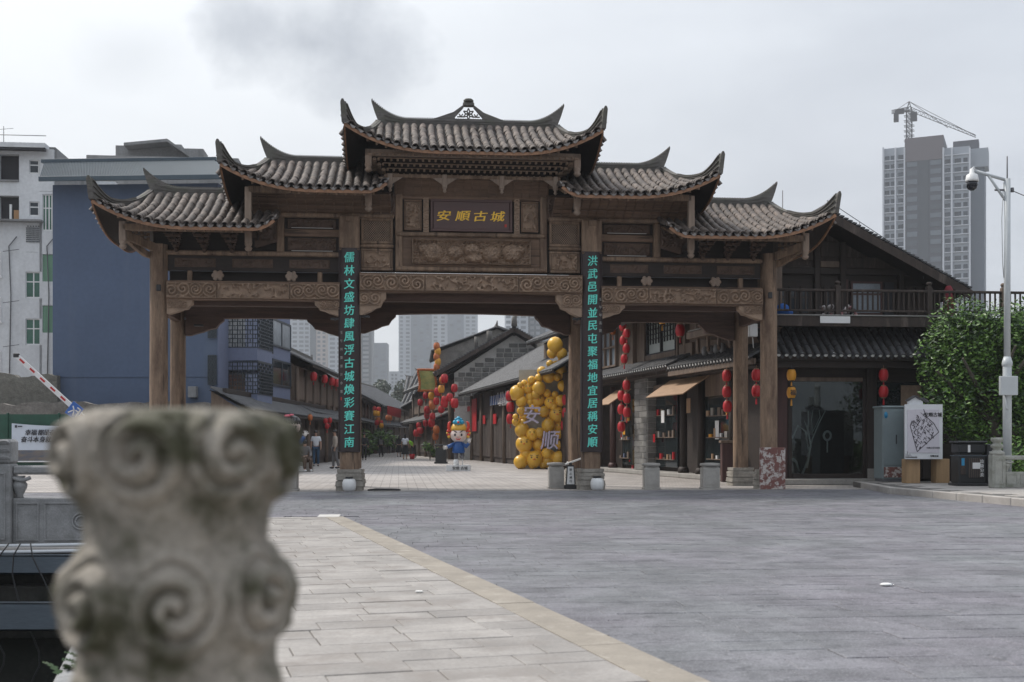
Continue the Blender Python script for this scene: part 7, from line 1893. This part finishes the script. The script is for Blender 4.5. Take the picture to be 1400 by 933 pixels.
# camera pole
FR[0] = WORLD
Y = 27.9; px_ = XP(1377, Y); pole = mat('pole_white_paint', (.52,.55,.56), .4, .12, 2, .05)
t = thing('camera_pole', 'pale street pole carrying a dome security camera on a bracket at the right edge', 'camera pole', px_, Y, ZF)
mb = MB(); mb.tube([(px_, Y, ZF), (px_, Y, ZP(500, Y)), (px_, Y, ZP(498, Y))], [.1, .1, .085], 16).tube([(px_, Y, ZP(500, Y)), (px_, Y, ZP(245, Y))], .075, 16).lathe([(.075, ZP(503,Y)), (.12, ZP(500,Y)), (.12, ZP(496,Y)), (.08, ZP(488,Y))], px_, Y, 16).lathe([(.16, ZF), (.16, ZF+.03)], px_, Y, 16); mb.build('pole', pole, t)
a = Vector((px_, Y, ZP(247, Y))); b = Vector((XP(1333, Y), Y, ZP(234, Y)))
MB().tube([a, b], .038, 10).tube([(px_, Y, ZP(278, Y)), a.lerp(b, .6)], .032, 10).build('bracket_arm', pole, t)
MB().tube([(XP(1360,Y), Y, ZP(260,Y)), (XP(1386,Y), Y, ZP(260,Y))], .025, 8).tube([(XP(1384,Y), Y, ZP(263,Y)), (XP(1384,Y), Y, ZP(257,Y))], .04, 8).tube([(px_, Y, ZP(245, Y)), (px_, Y, ZP(214, Y))], .015, 6).build('rod', M['iron'], t)
cx_, cz_ = XP(1329, Y), ZP(243, Y)
MB().lathe([(.02, cz_+.22), (.05, cz_+.2), (.06, cz_+.1), (.13, cz_+.06), (.15, cz_-.06), (.15, cz_-.1)], cx_, Y, 20).tube([(cx_, Y, cz_+.2), (cx_+.03, Y, cz_+.24), b], .03, 8).build('camera_housing', M['white_cer'], t)
MB().lathe([(.13, cz_-.1), (.135, cz_-.18), (.10, cz_-.27), (.04, cz_-.31), (.005, cz_-.315)], cx_, Y, 20).build('camera_dome', flat('dome_black', (.012,.014,.02), .08), t)
x0, z1 = wpt(1363.5, 515, Y); x1, z0 = wpt(1387, 541, Y); MB().box(x0, x1, Y-.2, Y-.08, z0, z1, .01).build('control_box', pole, t)
MB().tube([(px_-.08, Y-.08, z0), (px_-.06, Y-.1, z0-.3), (px_-.03, Y-.1, z0-.34)], .02, 6).tube([(px_-.09, Y, ZP(250, Y)), (px_-.13, Y, ZP(300, Y)), (px_-.11, Y, ZP(360, Y)), (px_-.08, Y, ZP(380, Y))], .012, 5).build('conduit', pole, t)
MB().tube([(XP(1384,Y), Y, ZP(261,Y)), (XP(1450,Y), Y+1, ZP(266,Y))], .012, 4).build('overhead_wire', M['iron'], t)
# tree
def leaf_blob(mb, c, rad, n, size, rnd, ms=2, flat_=.85):
    for _ in range(n):
        while True:
            v = Vector((rnd.uniform(-1,1), rnd.uniform(-1,1), rnd.uniform(-1,1)))
            if .35 < v.length < 1: break
        v = v.normalized()*(v.length**.45); p = Vector(c)+Vector((v.x*rad, v.y*rad, v.z*rad*flat_))
        a = Vector((rnd.uniform(-1,1), rnd.uniform(-1,1), rnd.uniform(-.6,.6))).normalized(); nn = (v+Vector((rnd.uniform(-.6,.6), rnd.uniform(-.6,.6), rnd.uniform(0,.9)))).normalized(); b = nn.cross(a).normalized(); s = size*rnd.uniform(.7, 1.3)
        mb.cur = rnd.randrange(ms)
        mb.add([tuple(p-a*s), tuple(p-b*s*.45+nn*s*.12), tuple(p+a*s), tuple(p+b*s*.45+nn*s*.12)], [(0,1,2,3)])
def leaf_mat(n_, c):
    m = mat(n_, c, .42, .3, 3, 0); b = m.node_tree.nodes['Principled BSDF']; b.inputs['Transmission Weight'].default_value = 0
    b.inputs['Subsurface Weight'].default_value = 0; return m
LM = [leaf_mat('leaf_green', (.080,.175,.022)), leaf_mat('leaf_dark', (.026,.066,.014)), leaf_mat('leaf_light', (.14,.27,.038))]
def tree(name, label, x, y, z, H, W, blobs, n, size, seed, mats=LM, cat='tree', ysc=1.0):
    rnd = random.Random(seed); t = thing(name, label, cat, x, y, z); mb = MB()
    tr = MB(); top = Vector((x, y, z+H*.62)); tr.tube([(x, y, z), (x+.05, y, z+H*.25), (x-.03, y, z+H*.5), top], [W*.05, W*.04, W*.033, W*.018], 10)
    for k in range(9):
        a = rnd.uniform(0, 2*PI); h0 = rnd.uniform(.18, .5)*H; e = Vector((x+math.cos(a)*W*.36, y+math.sin(a)*W*.36, z+h0+H*.28)); s_ = Vector((x, y, z+h0)); tr.tube([s_, s_.lerp(e, .5)+Vector((0,0,-.05)), e], [W*.022, W*.014, W*.006], 6)
    tr.build('trunk', mat('bark', (.10,.085,.065), .9, .4, 4, .6, (3,3,.5)) if 'bark' not in bpy.data.materials else bpy.data.materials['bark'], t)
    cs = []
    for k in range(blobs):
        a = rnd.uniform(0, 2*PI); h = rnd.uniform(.0, 1); rr_ = W/2*(.78*math.sin(PI*(.14+.74*h))**.7)*rnd.uniform(.55, 1.0); cs.append((x+math.cos(a)*rr_, y+math.sin(a)*rr_*ysc, z+H*(.27+.66*h), W*rnd.choice((.06,.09,.13,.17))))
    for c in cs: leaf_blob(mb, c[:3], c[3], int(n/blobs), size, rnd, len(mats))
    mb.build('crown', mats, t); return t
tree('round_tree', 'dense round evergreen tree behind the camera pole, largest green crown at the right', XP(1356, 31.9), 31.9, 0, 4.9, 4.9, 80, 27000, .062, 5, ysc=.42)
tree('round_tree', 'second evergreen crown pushing in from the right edge beside the camera pole', XP(1424, 32.3), 32.3, 0, 5.15, 4.2, 60, 17000, .07, 8, ysc=.45)
def shrub(name, label, x, y, z, w_, h_, n, size, seed, mats=None, cat='shrub'):
    rnd = random.Random(seed); mb = MB(); ms = mats or LM
    for k in range(9): leaf_blob(mb, (x+rnd.uniform(-.5,.5)*w_, y+rnd.uniform(-.3,.3)*w_, z+h_*rnd.uniform(.3,.75)), w_*rnd.uniform(.18,.32), n//9, size, rnd, len(ms))
    t = thing(name, label, cat, x, y, z); mb.build('foliage', ms, t)
    st = MB()
    for k in range(6): st.tube([(x, y, z), (x+rnd.uniform(-.3,.3)*w_, y+rnd.uniform(-.3,.3)*w_, z+h_*.6)], .012, 5)
    st.build('stems', bpy.data.materials['bark'], t)
shrub('shrub', 'light green shrub behind the litter bin and stone newel', XP(1340, 30), 29.4, 0, 1.4, 1.5, 900, .07, 3, [LM[0], LM[2]])
shrub('shrub', 'low green shrub behind the pale balustrade right of the camera pole', XP(1395, 29), 28.9, 0, 1.3, 1.35, 900, .07, 4, [LM[0], LM[2]])
for px, Y, h_, lab in ((540, 230, 16, 'hazy tree-covered mound between the far high-rises'), (524, 240, 10, 'small hazy tree clump left of the far mound')):
    tree('far_tree', lab, XP(px, Y), Y, 0, h_*.85, h_*.8, 16, 4500, .4, int(px), mats=[leaf_mat('hazy_leaf', (.05,.075,.04)), leaf_mat('hazy_leaf_dark', (.035,.055,.03))])  # grey-green leaf colours with the distance haze put in
for px, Y, lab in ((505, 92, 'green potted bush row on the left of the far street'), (524, 98, 'green bush beside the far left lanterns')):
    shrub('shrub', lab, XP(px, Y), Y, 0, 2.6, 2.4, 700, .16, int(px))
shrub('potted_plant', 'leafy potted plant outside the lantern-covered shop', XP(588, 74), 74, .0, .9, 1.4, 260, .12, 77, cat='plant')
# street bin, small tables
x, y = gp(603, 634); t = thing('street_bin', 'small black street bin left of the opera statue', 'litter bin', x, y, 0)
MB().box(x-.3, x+.3, y-.2, y+.2, .1, .85, .02).build('body', bk, t); MB().box(x-.34, x+.34, y-.24, y+.24, .98, 1.06, .02).box(x-.28, x-.24, y-.2, y+.2, .85, .98).box(x+.24, x+.28, y-.2, y+.2, .85, .98).build('hood', bk, t); MB().box(x-.36, x+.36, y-.26, y+.26, 0, .1).build('base', bk, t)
# ---- bollards along the archway line
BM = mat('pale_bollard_stone', (.40,.38,.35), .8, .25, 3, .3, fine=40)
for px0, px1, py, lab in ((748, 773, 668, 'square stone bollard left of the right couplet pillar'), (775, 800, 664, 'square stone bollard half hidden behind the right couplet pillar'), (879, 904, 669.5, 'square stone bollard in the middle of the right side bay'), (959, 986.5, 669.5, 'square stone bollard just left of the right rear column'), (380, 407, 671.5, 'square stone bollard partly hidden by the blurred foreground post')):
    FR[0] = WORLD; c = gp((px0+px1)/2, py); w_ = (px1-px0)/F*c[1]/2*.92; y = c[1]+w_
    BB = Matrix.Translation((c[0], y, 0)) @ Matrix.Rotation(TH*.5, 4, 'Z'); FR[0] = BB
    t = thing('stone_bollard', lab, 'bollard', 0, 0, 0, 'square stone bollards along the archway')
    MB().box(-w_, w_, -w_, w_, 0, .05, .01).box(-w_*.9, w_*.9, -w_*.9, w_*.9, .05, .56, .012).build('shaft', BM, t)
    mb = MB().box(-w_*.78, w_*.78, -w_*.78, w_*.78, .56, .60, .008).lathe([(w_*.9*1.2, .60), (w_*.92*1.2, .64), (w_*.86*1.2, .67), (w_*.3, .685)], 0, 0, 24); mb.build('cap', BM, t)
    mb = MB(); frame_moulding(mb, -w_*.65, w_*.65, .12, .5, -w_*.9, .02, .008); mb.build('panel_moulding', BM, t)
FR[0] = WORLD
x, y = gp(780, 668.5); t = thing('sign_post', 'short black and white pillar sign between the two stone bollards', 'sign', x, y, 0)
MB().box(x-.17, x+.2, y-.14, y+.14, 0, .1, .01).build('base', M['black'], t); MB().prism([(x-.13, .1), (x+.13, .1), (x+.09, .62), (x-.09, .62)], y-.08, y+.08).build('post', M['black'], t); MB().prism([(x-.1, .12), (x+.1, .12), (x+.07, .58), (x-.07, .58)], y-.09, y-.081).build('white_face', M['white_cer'], t)
for k, ch in enumerate('禁止通行'): put_text(ch, .07, M['black'], t, x, y-.093, .5-k*.1, .001)
MB().box(x-.04, x+.04, y-.04, y+.04, .62, .68).build('top_lamp', M['black'], t)
a = Vector((XP(768, 31), 31, ZP(637, 31))); b = Vector((XP(795, 32), 32, ZP(627, 32))); t = thing('chain_bar', 'thin white bar slanting up beside the stone bollards', 'barrier', a.x, a.y, 0)
MB().bar(a, b, .04, .04).build('bar', M['white_cer'], t); MB().tube([(a.x, a.y, 0), a], .02, 6).build('upright', M['iron'], t)
# ================================================================ STATUES (generic festival figures)
skin = flat('figure_skin', (.75,.52,.42), .4); fblue = mat('figure_blue', (.01,.09,.32), .4, .2, 2, 0); fgold = flat('figure_gold', (.75,.42,.05), .35); fred = flat('figure_red', (.65,.05,.03), .35); fhair = flat('figure_hair', (.015,.012,.015), .3); fteal = flat('figure_teal', (.02,.32,.5), .35)
FR[0] = WORLD
x, y = gp(627, 644); FR[0] = Matrix.Translation((x, y, 0)); s = 2.33/2.33
t = thing('opera_statue', 'painted cartoon statue with opera headdress and blue coat on a white round base', 'statue', 0, 0, 0)
mb = MB(); mb.prism([(-.5+.1*0, -.25), (.5, -.25), (.5, .25), (-.5, .25)], 0, .24, axis='z'); mb.build('base', M['white_cer'], t)
put_text('安顺', .15, M['black'], t, -.1, -.256, .12, .002); put_text('古城', .15, M['black'], t, .24, -.256, .12, .002)
mb = MB(); mb.lathe([(.12, .24), (.12, .42), (.07, .5), (.02, .52)], -.1, 0, 12).tube([(.16, 0, .24), (.16, 0, .55)], .02, 6); mb.build('supports', M['white_cer'], t)
mb = MB(); mb.tube([(-.1, 0, .5), (-.11, 0, .62), (-.1, 0, .86)], [.1, .085, .11], 12).tube([(.12, -.06, .56), (.17, .0, .64), (.1, 0, .86)], [.1, .085, .11], 12); mb.build('legs', M['iron'], t)
mb = MB(); mb.lathe([(.24, .74), (.27, .78), (.25, .95), (.2, 1.1), (.15, 1.22), (.08, 1.26)], 0, 0, 18, sy=.75); mb.tube([(-.16, 0, 1.12), (-.34, -.04, 1.04), (-.46, -.08, .99)], [.09, .085, .08], 10).tube([(.16, 0, 1.12), (.33, -.04, 1.02), (.42, -.08, 1.14)], [.09, .085, .08], 10); mb.build('coat', fblue, t)
mb = MB()
for c_, d_ in (((-.52, -.1, .97), -1), ((.45, -.1, 1.24), 1)):
    mb.ball(c_, .075, 10, 8, 1, .6, 1.1)
    for q in range(4): a = math.radians(50+q*28) if d_ > 0 else math.radians(140+q*28); mb.tube([(c_[0]+.05*math.cos(a), c_[1], c_[2]+.05*math.sin(a)), (c_[0]+.13*math.cos(a), c_[1]-.01, c_[2]+.13*math.sin(a))], [.024, .016], 6)
    a = math.radians(20 if d_ < 0 else 175); mb.tube([c_, (c_[0]+.11*math.cos(a), c_[1]-.02, c_[2]+.11*math.sin(a))], [.024, .017], 6)
mb.build('hands', flat('figure_glove', (.7,.66,.62), .4), t)
mb = MB(); 
def hd_(u, v):
    a = 2*PI*u; th2 = PI*v; r = .34; return (r*math.sin(th2)*math.cos(a)*1.03, r*math.sin(th2)*math.sin(a)*.9, 1.52-r*math.cos(th2)*.92-.02*math.cos(a)**2)
mb.grid(24, 16, hd_); hdo = mb.build('head', flat('figure_face', (.8,.66,.6), .35), t)
mb = MB()
for s_ in (-1, 1): mb.ball((s_*.13, -.275, 1.5), .05, 10, 6, 1, .5, 1.15); mb.tube([(s_*.06, -.305, 1.60), (s_*.14, -.29, 1.64), (s_*.23, -.24, 1.71)], [.012, .02, .008], 6)
mb.build('eyes', fhair, hdo)
MB().ball((0, -.32, 1.43), .035, 8, 6).build('nose', skin, hdo); mb = MB(); mb.tube([(-.11, -.29, 1.36), (-.05, -.31, 1.31), (.05, -.31, 1.31), (.11, -.29, 1.36)], [.012, .024, .024, .012], 6); mb.build('mouth', fred, hdo)
MB().lathe([(.30, 1.66), (.345, 1.7), (.33, 1.8), (.27, 1.92), (.16, 2.0), (.05, 2.04)], 0, .03, 20, sy=.92).build('headdress', fgold, t)
mb = MB(); mb.ball((0, -.2, 2.02), .12, 10, 8).ball((-.15, -.16, 2.02), .09, 10, 8).ball((.15, -.16, 2.02), .09, 10, 8).ball((0, -.1, 2.17), .1, 10, 8).ball((-.1, -.12, 2.13), .07).ball((.1, -.12, 2.13), .07); mb.build('headdress_flower', fteal, t)
MB().ball((0, -.32, 2.02), .05, 8, 6).build('headdress_gem', fred, t)
mb = MB()
for s_ in (-1, 1): mb.tube([(s_*.3, 0, 1.62), (s_*.42, 0, 1.8), (s_*.4, 0, 2.0), (s_*.33, 0, 2.05)], [.05, .07, .05, .03], 8); mb.ball((s_*.42, -.05, 1.5), .07).ball((s_*.44, -.05, 1.66), .06)
mb.build('side_ribbons', fred, t); mb = MB()
for s_ in (-1, 1): mb.ball((s_*.4, -.08, 1.42), .065).ball((s_*.47, -.05, 1.57), .05)
mb.build('pompoms', fgold, t)
# second statue, black-haired
Ys = 47.5; xs_ = XP(399, Ys); FR[0] = Matrix.Translation((xs_, Ys, 0)) @ Matrix.Rotation(.25, 4, 'Z')
t = thing('child_statue', 'painted cartoon child statue with black hair waving, half hidden by the foreground post', 'statue', 0, 0, 0)
MB().box(-.5, .5, -.3, .3, 0, .22, .03).build('base', M['white_cer'], t)
mb = MB(); mb.tube([(-.1, 0, .22), (-.1, 0, .8)], [.09, .11], 10).tube([(.1, 0, .22), (.1, 0, .8)], [.09, .11], 10); mb.build('legs', M['iron'], t)
mb = MB(); mb.lathe([(.22, .7), (.26, .76), (.23, 1.0), (.18, 1.15), (.1, 1.3)], 0, 0, 16, sy=.75).tube([(.15, 0, 1.12), (.34, -.03, 1.2), (.48, -.06, 1.42)], [.1, .09, .08], 10).tube([(-.15, 0, 1.12), (-.34, -.03, 1.0), (-.36, -.06, .85)], [.1, .09, .08], 10); mb.build('coat', fblue, t)
mb = MB(); c_ = (.53, -.07, 1.5); mb.ball(c_, .07, 10, 8, 1, .6, 1.1)
for q in range(4): a = math.radians(25+q*27); mb.tube([c_, (c_[0]+.17*math.cos(a), c_[1], c_[2]+.17*math.sin(a))], [.03, .018], 6)
a = math.radians(165); mb.tube([c_, (c_[0]+.13*math.cos(a), c_[1], c_[2]+.13*math.sin(a))], [.03, .018], 6); mb.ball((-.37, -.07, .8), .07)
mb.build('hands', bpy.data.materials['figure_glove'], t)
mb = MB(); mb.grid(24, 16, lambda u, v: tuple(Vector(hd_(u, v))+Vector((0, 0, .33)))); ho = mb.build('head', bpy.data.materials['figure_face'], t)
mb = MB()
for s_ in (-1, 1): mb.ball((s_*.13, -.275, 1.81), .045, 10, 6, 1, .5, 1.3)
mb.build('eyes', fhair, ho); MB().tube([(-.05, -.3, 1.66), (.05, -.3, 1.66)], .016, 6).build('mouth', fred, ho)
mb = MB(); mb.lathe([(.34, 1.86), (.37, 1.95), (.36, 2.08), (.28, 2.2), (.14, 2.27), (.02, 2.29)], 0, .06, 20, sy=.95).ball((-.3, .05, 1.85), .12, 10, 8, 1, 1, 1.5).ball((.3, .08, 1.85), .12, 10, 8, 1, 1, 1.5)
for q in range(5): mb.tube([(-.2+q*.1, -.2, 2.15), (-.22+q*.11, -.31, 2.02), (-.2+q*.1, -.325, 1.92)], [.08, .06, .02], 6)
mb.build('hair', fhair, t); MB().ball((-.18, -.12, 2.26), .1, 8, 6, 1.4, 1, .6).ball((-.02, -.16, 2.3), .07, 8, 6, 1.4, 1, .6).build('hair_bow', flat('bow_pink', (.7,.15,.2)), t)
# ================================================================ PEOPLE
def skin_mesh(name, verts, edges, radii, mat_, parent, sub=2, root=0):
    me = bpy.data.meshes.new(name); me.from_pydata([FR[0] @ Vector(v) for v in verts], edges, []); o = bpy.data.objects.new(name, me); sc.collection.objects.link(o)
    md = o.modifiers.new('skin', 'SKIN'); md.use_smooth_shade = True
    for i, r in enumerate(radii): d_ = me.skin_vertices[0].data[i]; d_.radius = (r, r) if isinstance(r, (int, float)) else r; d_.use_root = (i == root)
    s_ = o.modifiers.new('sub', 'SUBSURF'); s_.levels = s_.render_levels = sub
    dg = bpy.context.evaluated_depsgraph_get(); m2 = bpy.data.meshes.new_from_object(o.evaluated_get(dg)); bpy.data.objects.remove(o)
    Mi = PM[parent.name].inverted(); m2.transform(Mi); m2.materials.clear(); m2.materials.append(mat_)
    for p in m2.polygons: p.use_smooth = True
    q = bpy.data.objects.new(name, m2); sc.collection.objects.link(q); q.parent = parent; return q
hskin = flat('skin_tone', (.42,.25,.18), .5)
def person(px, py, h, rot, label, top, bottom, hair=(.012,.01,.01), step=.12, arms=(.0, .0), long_hair=False, skirt=False, extra=None, lean=0, sleeves='short', zf=0, group=None):
    Yp = CH*F/(py-603) if py > 604 else 80; FR[0] = Matrix.Translation((XP(px, Yp), Yp, 0)) @ Matrix.Rotation(rot, 4, 'Z'); k = h/1.72
    t = thing('person', label, 'person', 0, 0, 0, group)
    V = lambda x, y, z: (x*k, (y-lean*max(0, z-.9)*1.2)*k, (z-lean*.35*max(0, z-.9))*k)
    hip, kn, an = .92, .49, .08; st = step
    pts = [V(0,0,.95), V(0,.01,1.12), V(0,.01,1.33), V(0,0,1.46), V(0,-.01,1.53), V(0,-.015,1.63), V(0,-.01,1.70),      # 0-6 pelvis..head
           V(-.09,0,.90), V(-.10,-st*.6,.50), V(-.10,-st*.9+.04,.09), V(-.105,-st*.9-.10,.035),                                # 7-10 left leg
           V(.09,0,.90), V(.10,st*.4,.50), V(.10,st*1.1+.04,.10), V(.105,st*1.1-.09,.035),                                  # 11-14 right leg
           V(-.17,.01,1.41), V(-.23,.02+arms[0]*.4,1.16), V(-.24,-.05-arms[0],.94), V(-.24,-.07-arms[0],.86),                # 15-18
           V(.17,.01,1.41), V(.23,.02+arms[1]*.4,1.16), V(.24,-.05-arms[1],.94+arms[1]*.3), V(.24,-.07-arms[1]*1.2,.86+arms[1]*.4)]
    E = [(0,1),(1,2),(2,3),(3,4),(4,5),(5,6),(0,7),(7,8),(8,9),(9,10),(0,11),(11,12),(12,13),(13,14),(2,15),(15,16),(16,17),(17,18),(2,19),(19,20),(20,21),(21,22)]
    r = [(.13,.10),(.12,.09),(.14,.10),.055,.05,(.078,.09),(.06,.07), .085,.058,.038,.032, .085,.058,.038,.032, .055,.042,.032,.03, .055,.042,.032,.03]
    r = [(a*k, a*k) if isinstance(a, float) else (a[0]*k, a[1]*k) for a in r]
    body = skin_mesh('body', pts, E, r, hskin, t)
    # clothing
    tp = [pts[i] for i in (0,1,2,3,15,16,19,20)]+[pts[17], pts[21]]; tE = [(0,1),(1,2),(2,3),(2,4),(4,5),(2,6),(6,7)]
    tr_ = [(.155,.12),(.145,.115),(.17,.125),.07,.075,.062,.075,.062,.05,.05]
    if sleeves == 'long': tE += [(5,8),(7,9)]
    else: tp[5] = tuple(Vector(tp[4]).lerp(Vector(tp[5]), .8)); tp[7] = tuple(Vector(tp[6]).lerp(Vector(tp[7]), .8)); tp = tp[:8]; tr_ = tr_[:8]
    tr_ = [(a*k, a*k) if isinstance(a, float) else (a[0]*k, a[1]*k) for a in tr_]
    skin_mesh('shirt' if sleeves == 'short' else 'jacket', tp, tE, tr_, top, t)
    if skirt: MB().lathe([(.17*k, .97*k), (.21*k, .8*k), (.27*k, .4*k), (.26*k, .36*k)], 0, 0, 16, sy=.75).build('skirt', bottom, t)
    bpts = [pts[0], pts[7], pts[8], pts[9], pts[11], pts[12], pts[13]]
    if not skirt: skin_mesh('trousers', bpts, [(0,1),(1,2),(2,3),(0,4),(4,5),(5,6)], [(.15*k,.115*k)]+[(.1*k,)*2, (.075*k,)*2, (.06*k,)*2]*2, bottom, t)
    shoe = MB()
    for i in (9, 13): p = Vector(pts[i]); shoe.ball((p.x, p.y-.07*k, .045*k+(p.z-.09*k)*.5), .055*k, 10, 6, .85, 2.2, .8)
    shoe.build('shoes', M['black'], t)
    hr = MB(); c = Vector(pts[5])
    hr.ball((c.x, c.y+.025*k, c.z+.035*k), .098*k, 12, 8, .95, 1.05, .95)
    if long_hair: hr.ball((c.x, c.y+.07*k, c.z-.08*k), .09*k, 10, 8, .95, .6, 1.7)
    hr.build('hair', flat('hair', hair, .5), t)
    f_ = MB(); f_.ball((c.x-.03*k, c.y-.085*k, c.z+.01*k), .009*k, 6, 4).ball((c.x+.03*k, c.y-.085*k, c.z+.01*k), .009*k, 6, 4).ball((c.x, c.y-.088*k, c.z-.045*k), .016*k, 6, 4, 1.3, .4, .4); f_.build('eyes_and_mouth', flat('features', (.08,.03,.03)), t)
    f_ = MB().ball((c.x, c.y-.095*k, c.z-.015*k), .014*k, 6, 4, .8, 1, 1.3)
    for s_ in (-1, 1):
        f_.ball((c.x+s_*.08*k, c.y, c.z), .02*k, 6, 4, .4, 1, 1.3)
        w_ = Vector(pts[18 if s_ < 0 else 22])
        for q in range(4): f_.tube([w_+Vector((0, (q-1.5)*.018*k, 0)), w_+Vector((0, (q-1.5)*.02*k-.005, -(.085-.008*abs(q-1.3))*k))], [.011*k, .008*k], 5)
        f_.tube([w_+Vector((0, -.03*k, .02*k)), w_+Vector((-s_*.02*k, -.055*k, -.03*k))], [.012*k, .009*k], 5)
    f_.build('fingers_nose_ears', hskin, t)
    if extra: extra(t, k, pts)
    return t
cwhite = mat('white_cotton', (.72,.74,.78), .8, .08, 3, .1); cblue = mat('blue_denim', (.035,.09,.17), .8, .3, 6, .1); cblack = mat('black_cloth', (.015,.015,.018), .85, .2, 4, .1); cbeige = mat('beige_cloth', (.45,.38,.32), .8, .2, 3, .1); cgrey = mat('grey_cloth', (.16,.15,.15), .8, .2, 3, .1); chivis = flat('hi_vis_green', (.32,.75,.05), .6); cbrown = mat('brown_cloth', (.10,.06,.04), .8, .3, 3, .1)
def backpack(m):
    def f(t, k, pts): MB().box(-.15*k, .15*k, .11*k, .27*k, 1.02*k, 1.42*k, .04).box(-.11*k, .11*k, .27*k, .31*k, 1.06*k, 1.25*k, .02).build('backpack', m, t)
    return f
person(432, 638, 1.72, .1, 'person in white T-shirt and blue jeans walking towards the archway', cwhite, cblue, step=.1)
person(458, 641, 1.72, -1.2, 'person in long beige jacket partly hidden by the left couplet pillar', cbeige, cgrey, sleeves='long', step=.1)
person(498, 629.5, 1.72, .2, 'person in dark clothes standing just right of the left couplet pillar', cblack, cblack, sleeves='long', step=.04)
person(521, 625, 1.62, PI, 'person in black with a grey shoulder pack walking away, mid-street', cblack, cblack, sleeves='long', long_hair=True, step=.2, extra=backpack(cgrey))
person(545.5, 625, 1.66, PI, 'person in a long black dress left of the white backpack walker', cblack, cblack, long_hair=True, skirt=True, step=.05, sleeves='long')
person(554, 628.5, 1.68, PI, 'person in black skirt with a large white backpack seen from behind', cwhite, cblack, long_hair=True, skirt=True, step=.05, extra=backpack(cwhite))
person(566, 626, 1.62, -.9, 'street worker in hi-vis green vest bending over a red bucket', chivis, cblack, lean=.75, step=.08, arms=(.12,.12))
person(531, 620.5, 1.6, PI, 'small distant person in grey walking away beside the far bushes', cgrey, cblack, step=.15, sleeves='long')
person(538, 619.5, 1.6, PI, 'small distant person in pale top, farthest down the street', cbeige, cblack, step=.12, sleeves='long')
FR[0] = WORLD
x, y = gp(563.5, 628); t = thing('bucket', 'red bucket on the street beside the bending worker', 'bucket', x, y, 0); MB().lathe([(.15, 0), (.2, .35), (.19, .35), (.14, .03)], x, y, 14).build('pail', M['red'], t); MB().tube([(x-.19, y, .35), (x-.1, y, .5), (x+.1, y, .5), (x+.19, y, .35)], .01, 5).build('handle', M['iron'], t)
# seated person on a low stone seat
c = gp(417, 645); FR[0] = Matrix.Translation((c[0], c[1], 0)) @ Matrix.Rotation(.5, 4, 'Z')
t = thing('person', 'seated person in brown trousers resting behind the blurred post edge', 'person', 0, 0, 0)
P = [(0,.1,.5),(0,.12,.72),(0,.08,.92),(0,.03,1.04),(0,0,1.12),(0,-.02,1.2),(-.1,-.05,.48),(-.13,-.36,.5),(-.13,-.34,.1),(-.13,-.44,.04),(.1,-.05,.48),(.13,-.36,.5),(.13,-.3,.1),(.13,-.4,.04),(-.18,.06,.96),(-.24,-.02,.74),(-.15,-.25,.62),(.18,.06,.96),(.24,-.02,.74),(.15,-.25,.62)]
skin_mesh('body', P, [(0,1),(1,2),(2,3),(3,4),(4,5),(0,6),(6,7),(7,8),(8,9),(0,10),(10,11),(11,12),(12,13),(2,14),(14,15),(15,16),(2,17),(17,18),(18,19)], [.12,.11,.13,.055,.075,.06,.085,.06,.04,.032,.085,.06,.04,.032,.055,.042,.032,.055,.042,.032], hskin, t)
skin_mesh('jacket', [P[0],P[1],P[2],P[3],P[14],P[15],P[16],P[17],P[18],P[19]], [(0,1),(1,2),(2,3),(2,4),(4,5),(5,6),(2,7),(7,8),(8,9)], [.15,.14,.16,.07,.075,.06,.045,.075,.06,.045], cgrey, t)
skin_mesh('trousers', [P[0],P[6],P[7],P[8],P[10],P[11],P[12]], [(0,1),(1,2),(2,3),(0,4),(4,5),(5,6)], [.14,.11,.085,.07,.11,.085,.07], cbrown, t)
MB().ball((0, .0, 1.2), .1, 10, 8).build('hair', bpy.data.materials['hair'], t); MB().ball((-.13, -.42, .05), .055, 8, 6, .9, 2, .8).ball((.13, -.38, .05), .055, 8, 6, .9, 2, .8).build('shoes', M['white_cer'], t)
MB().box(-.35, .35, -.02, .4, 0, .38, .02).build('low_stool', BM, label='low pale stone seat under the seated person', cat='seat')
# ================================================================ AIR
FR[0] = WORLD
hz = bpy.data.materials.new('air'); hz.use_nodes = True; nt = hz.node_tree; nt.nodes.remove(nt.nodes['Principled BSDF'])
pvn = nd(nt, 'ShaderNodeVolumePrincipled'); pvn.inputs['Color'].default_value = (.93,.96,1,1); pvn.inputs['Density'].default_value = HAZE; pvn.inputs['Anisotropy'].default_value = .2
nt.links.new(pvn.outputs[0], nt.nodes['Material Output'].inputs['Volume'])
hb = MB().box(-620, 620, -320, 1320, -5, 190, 0); h_ = hb.build('haze', hz, kind='stuff')
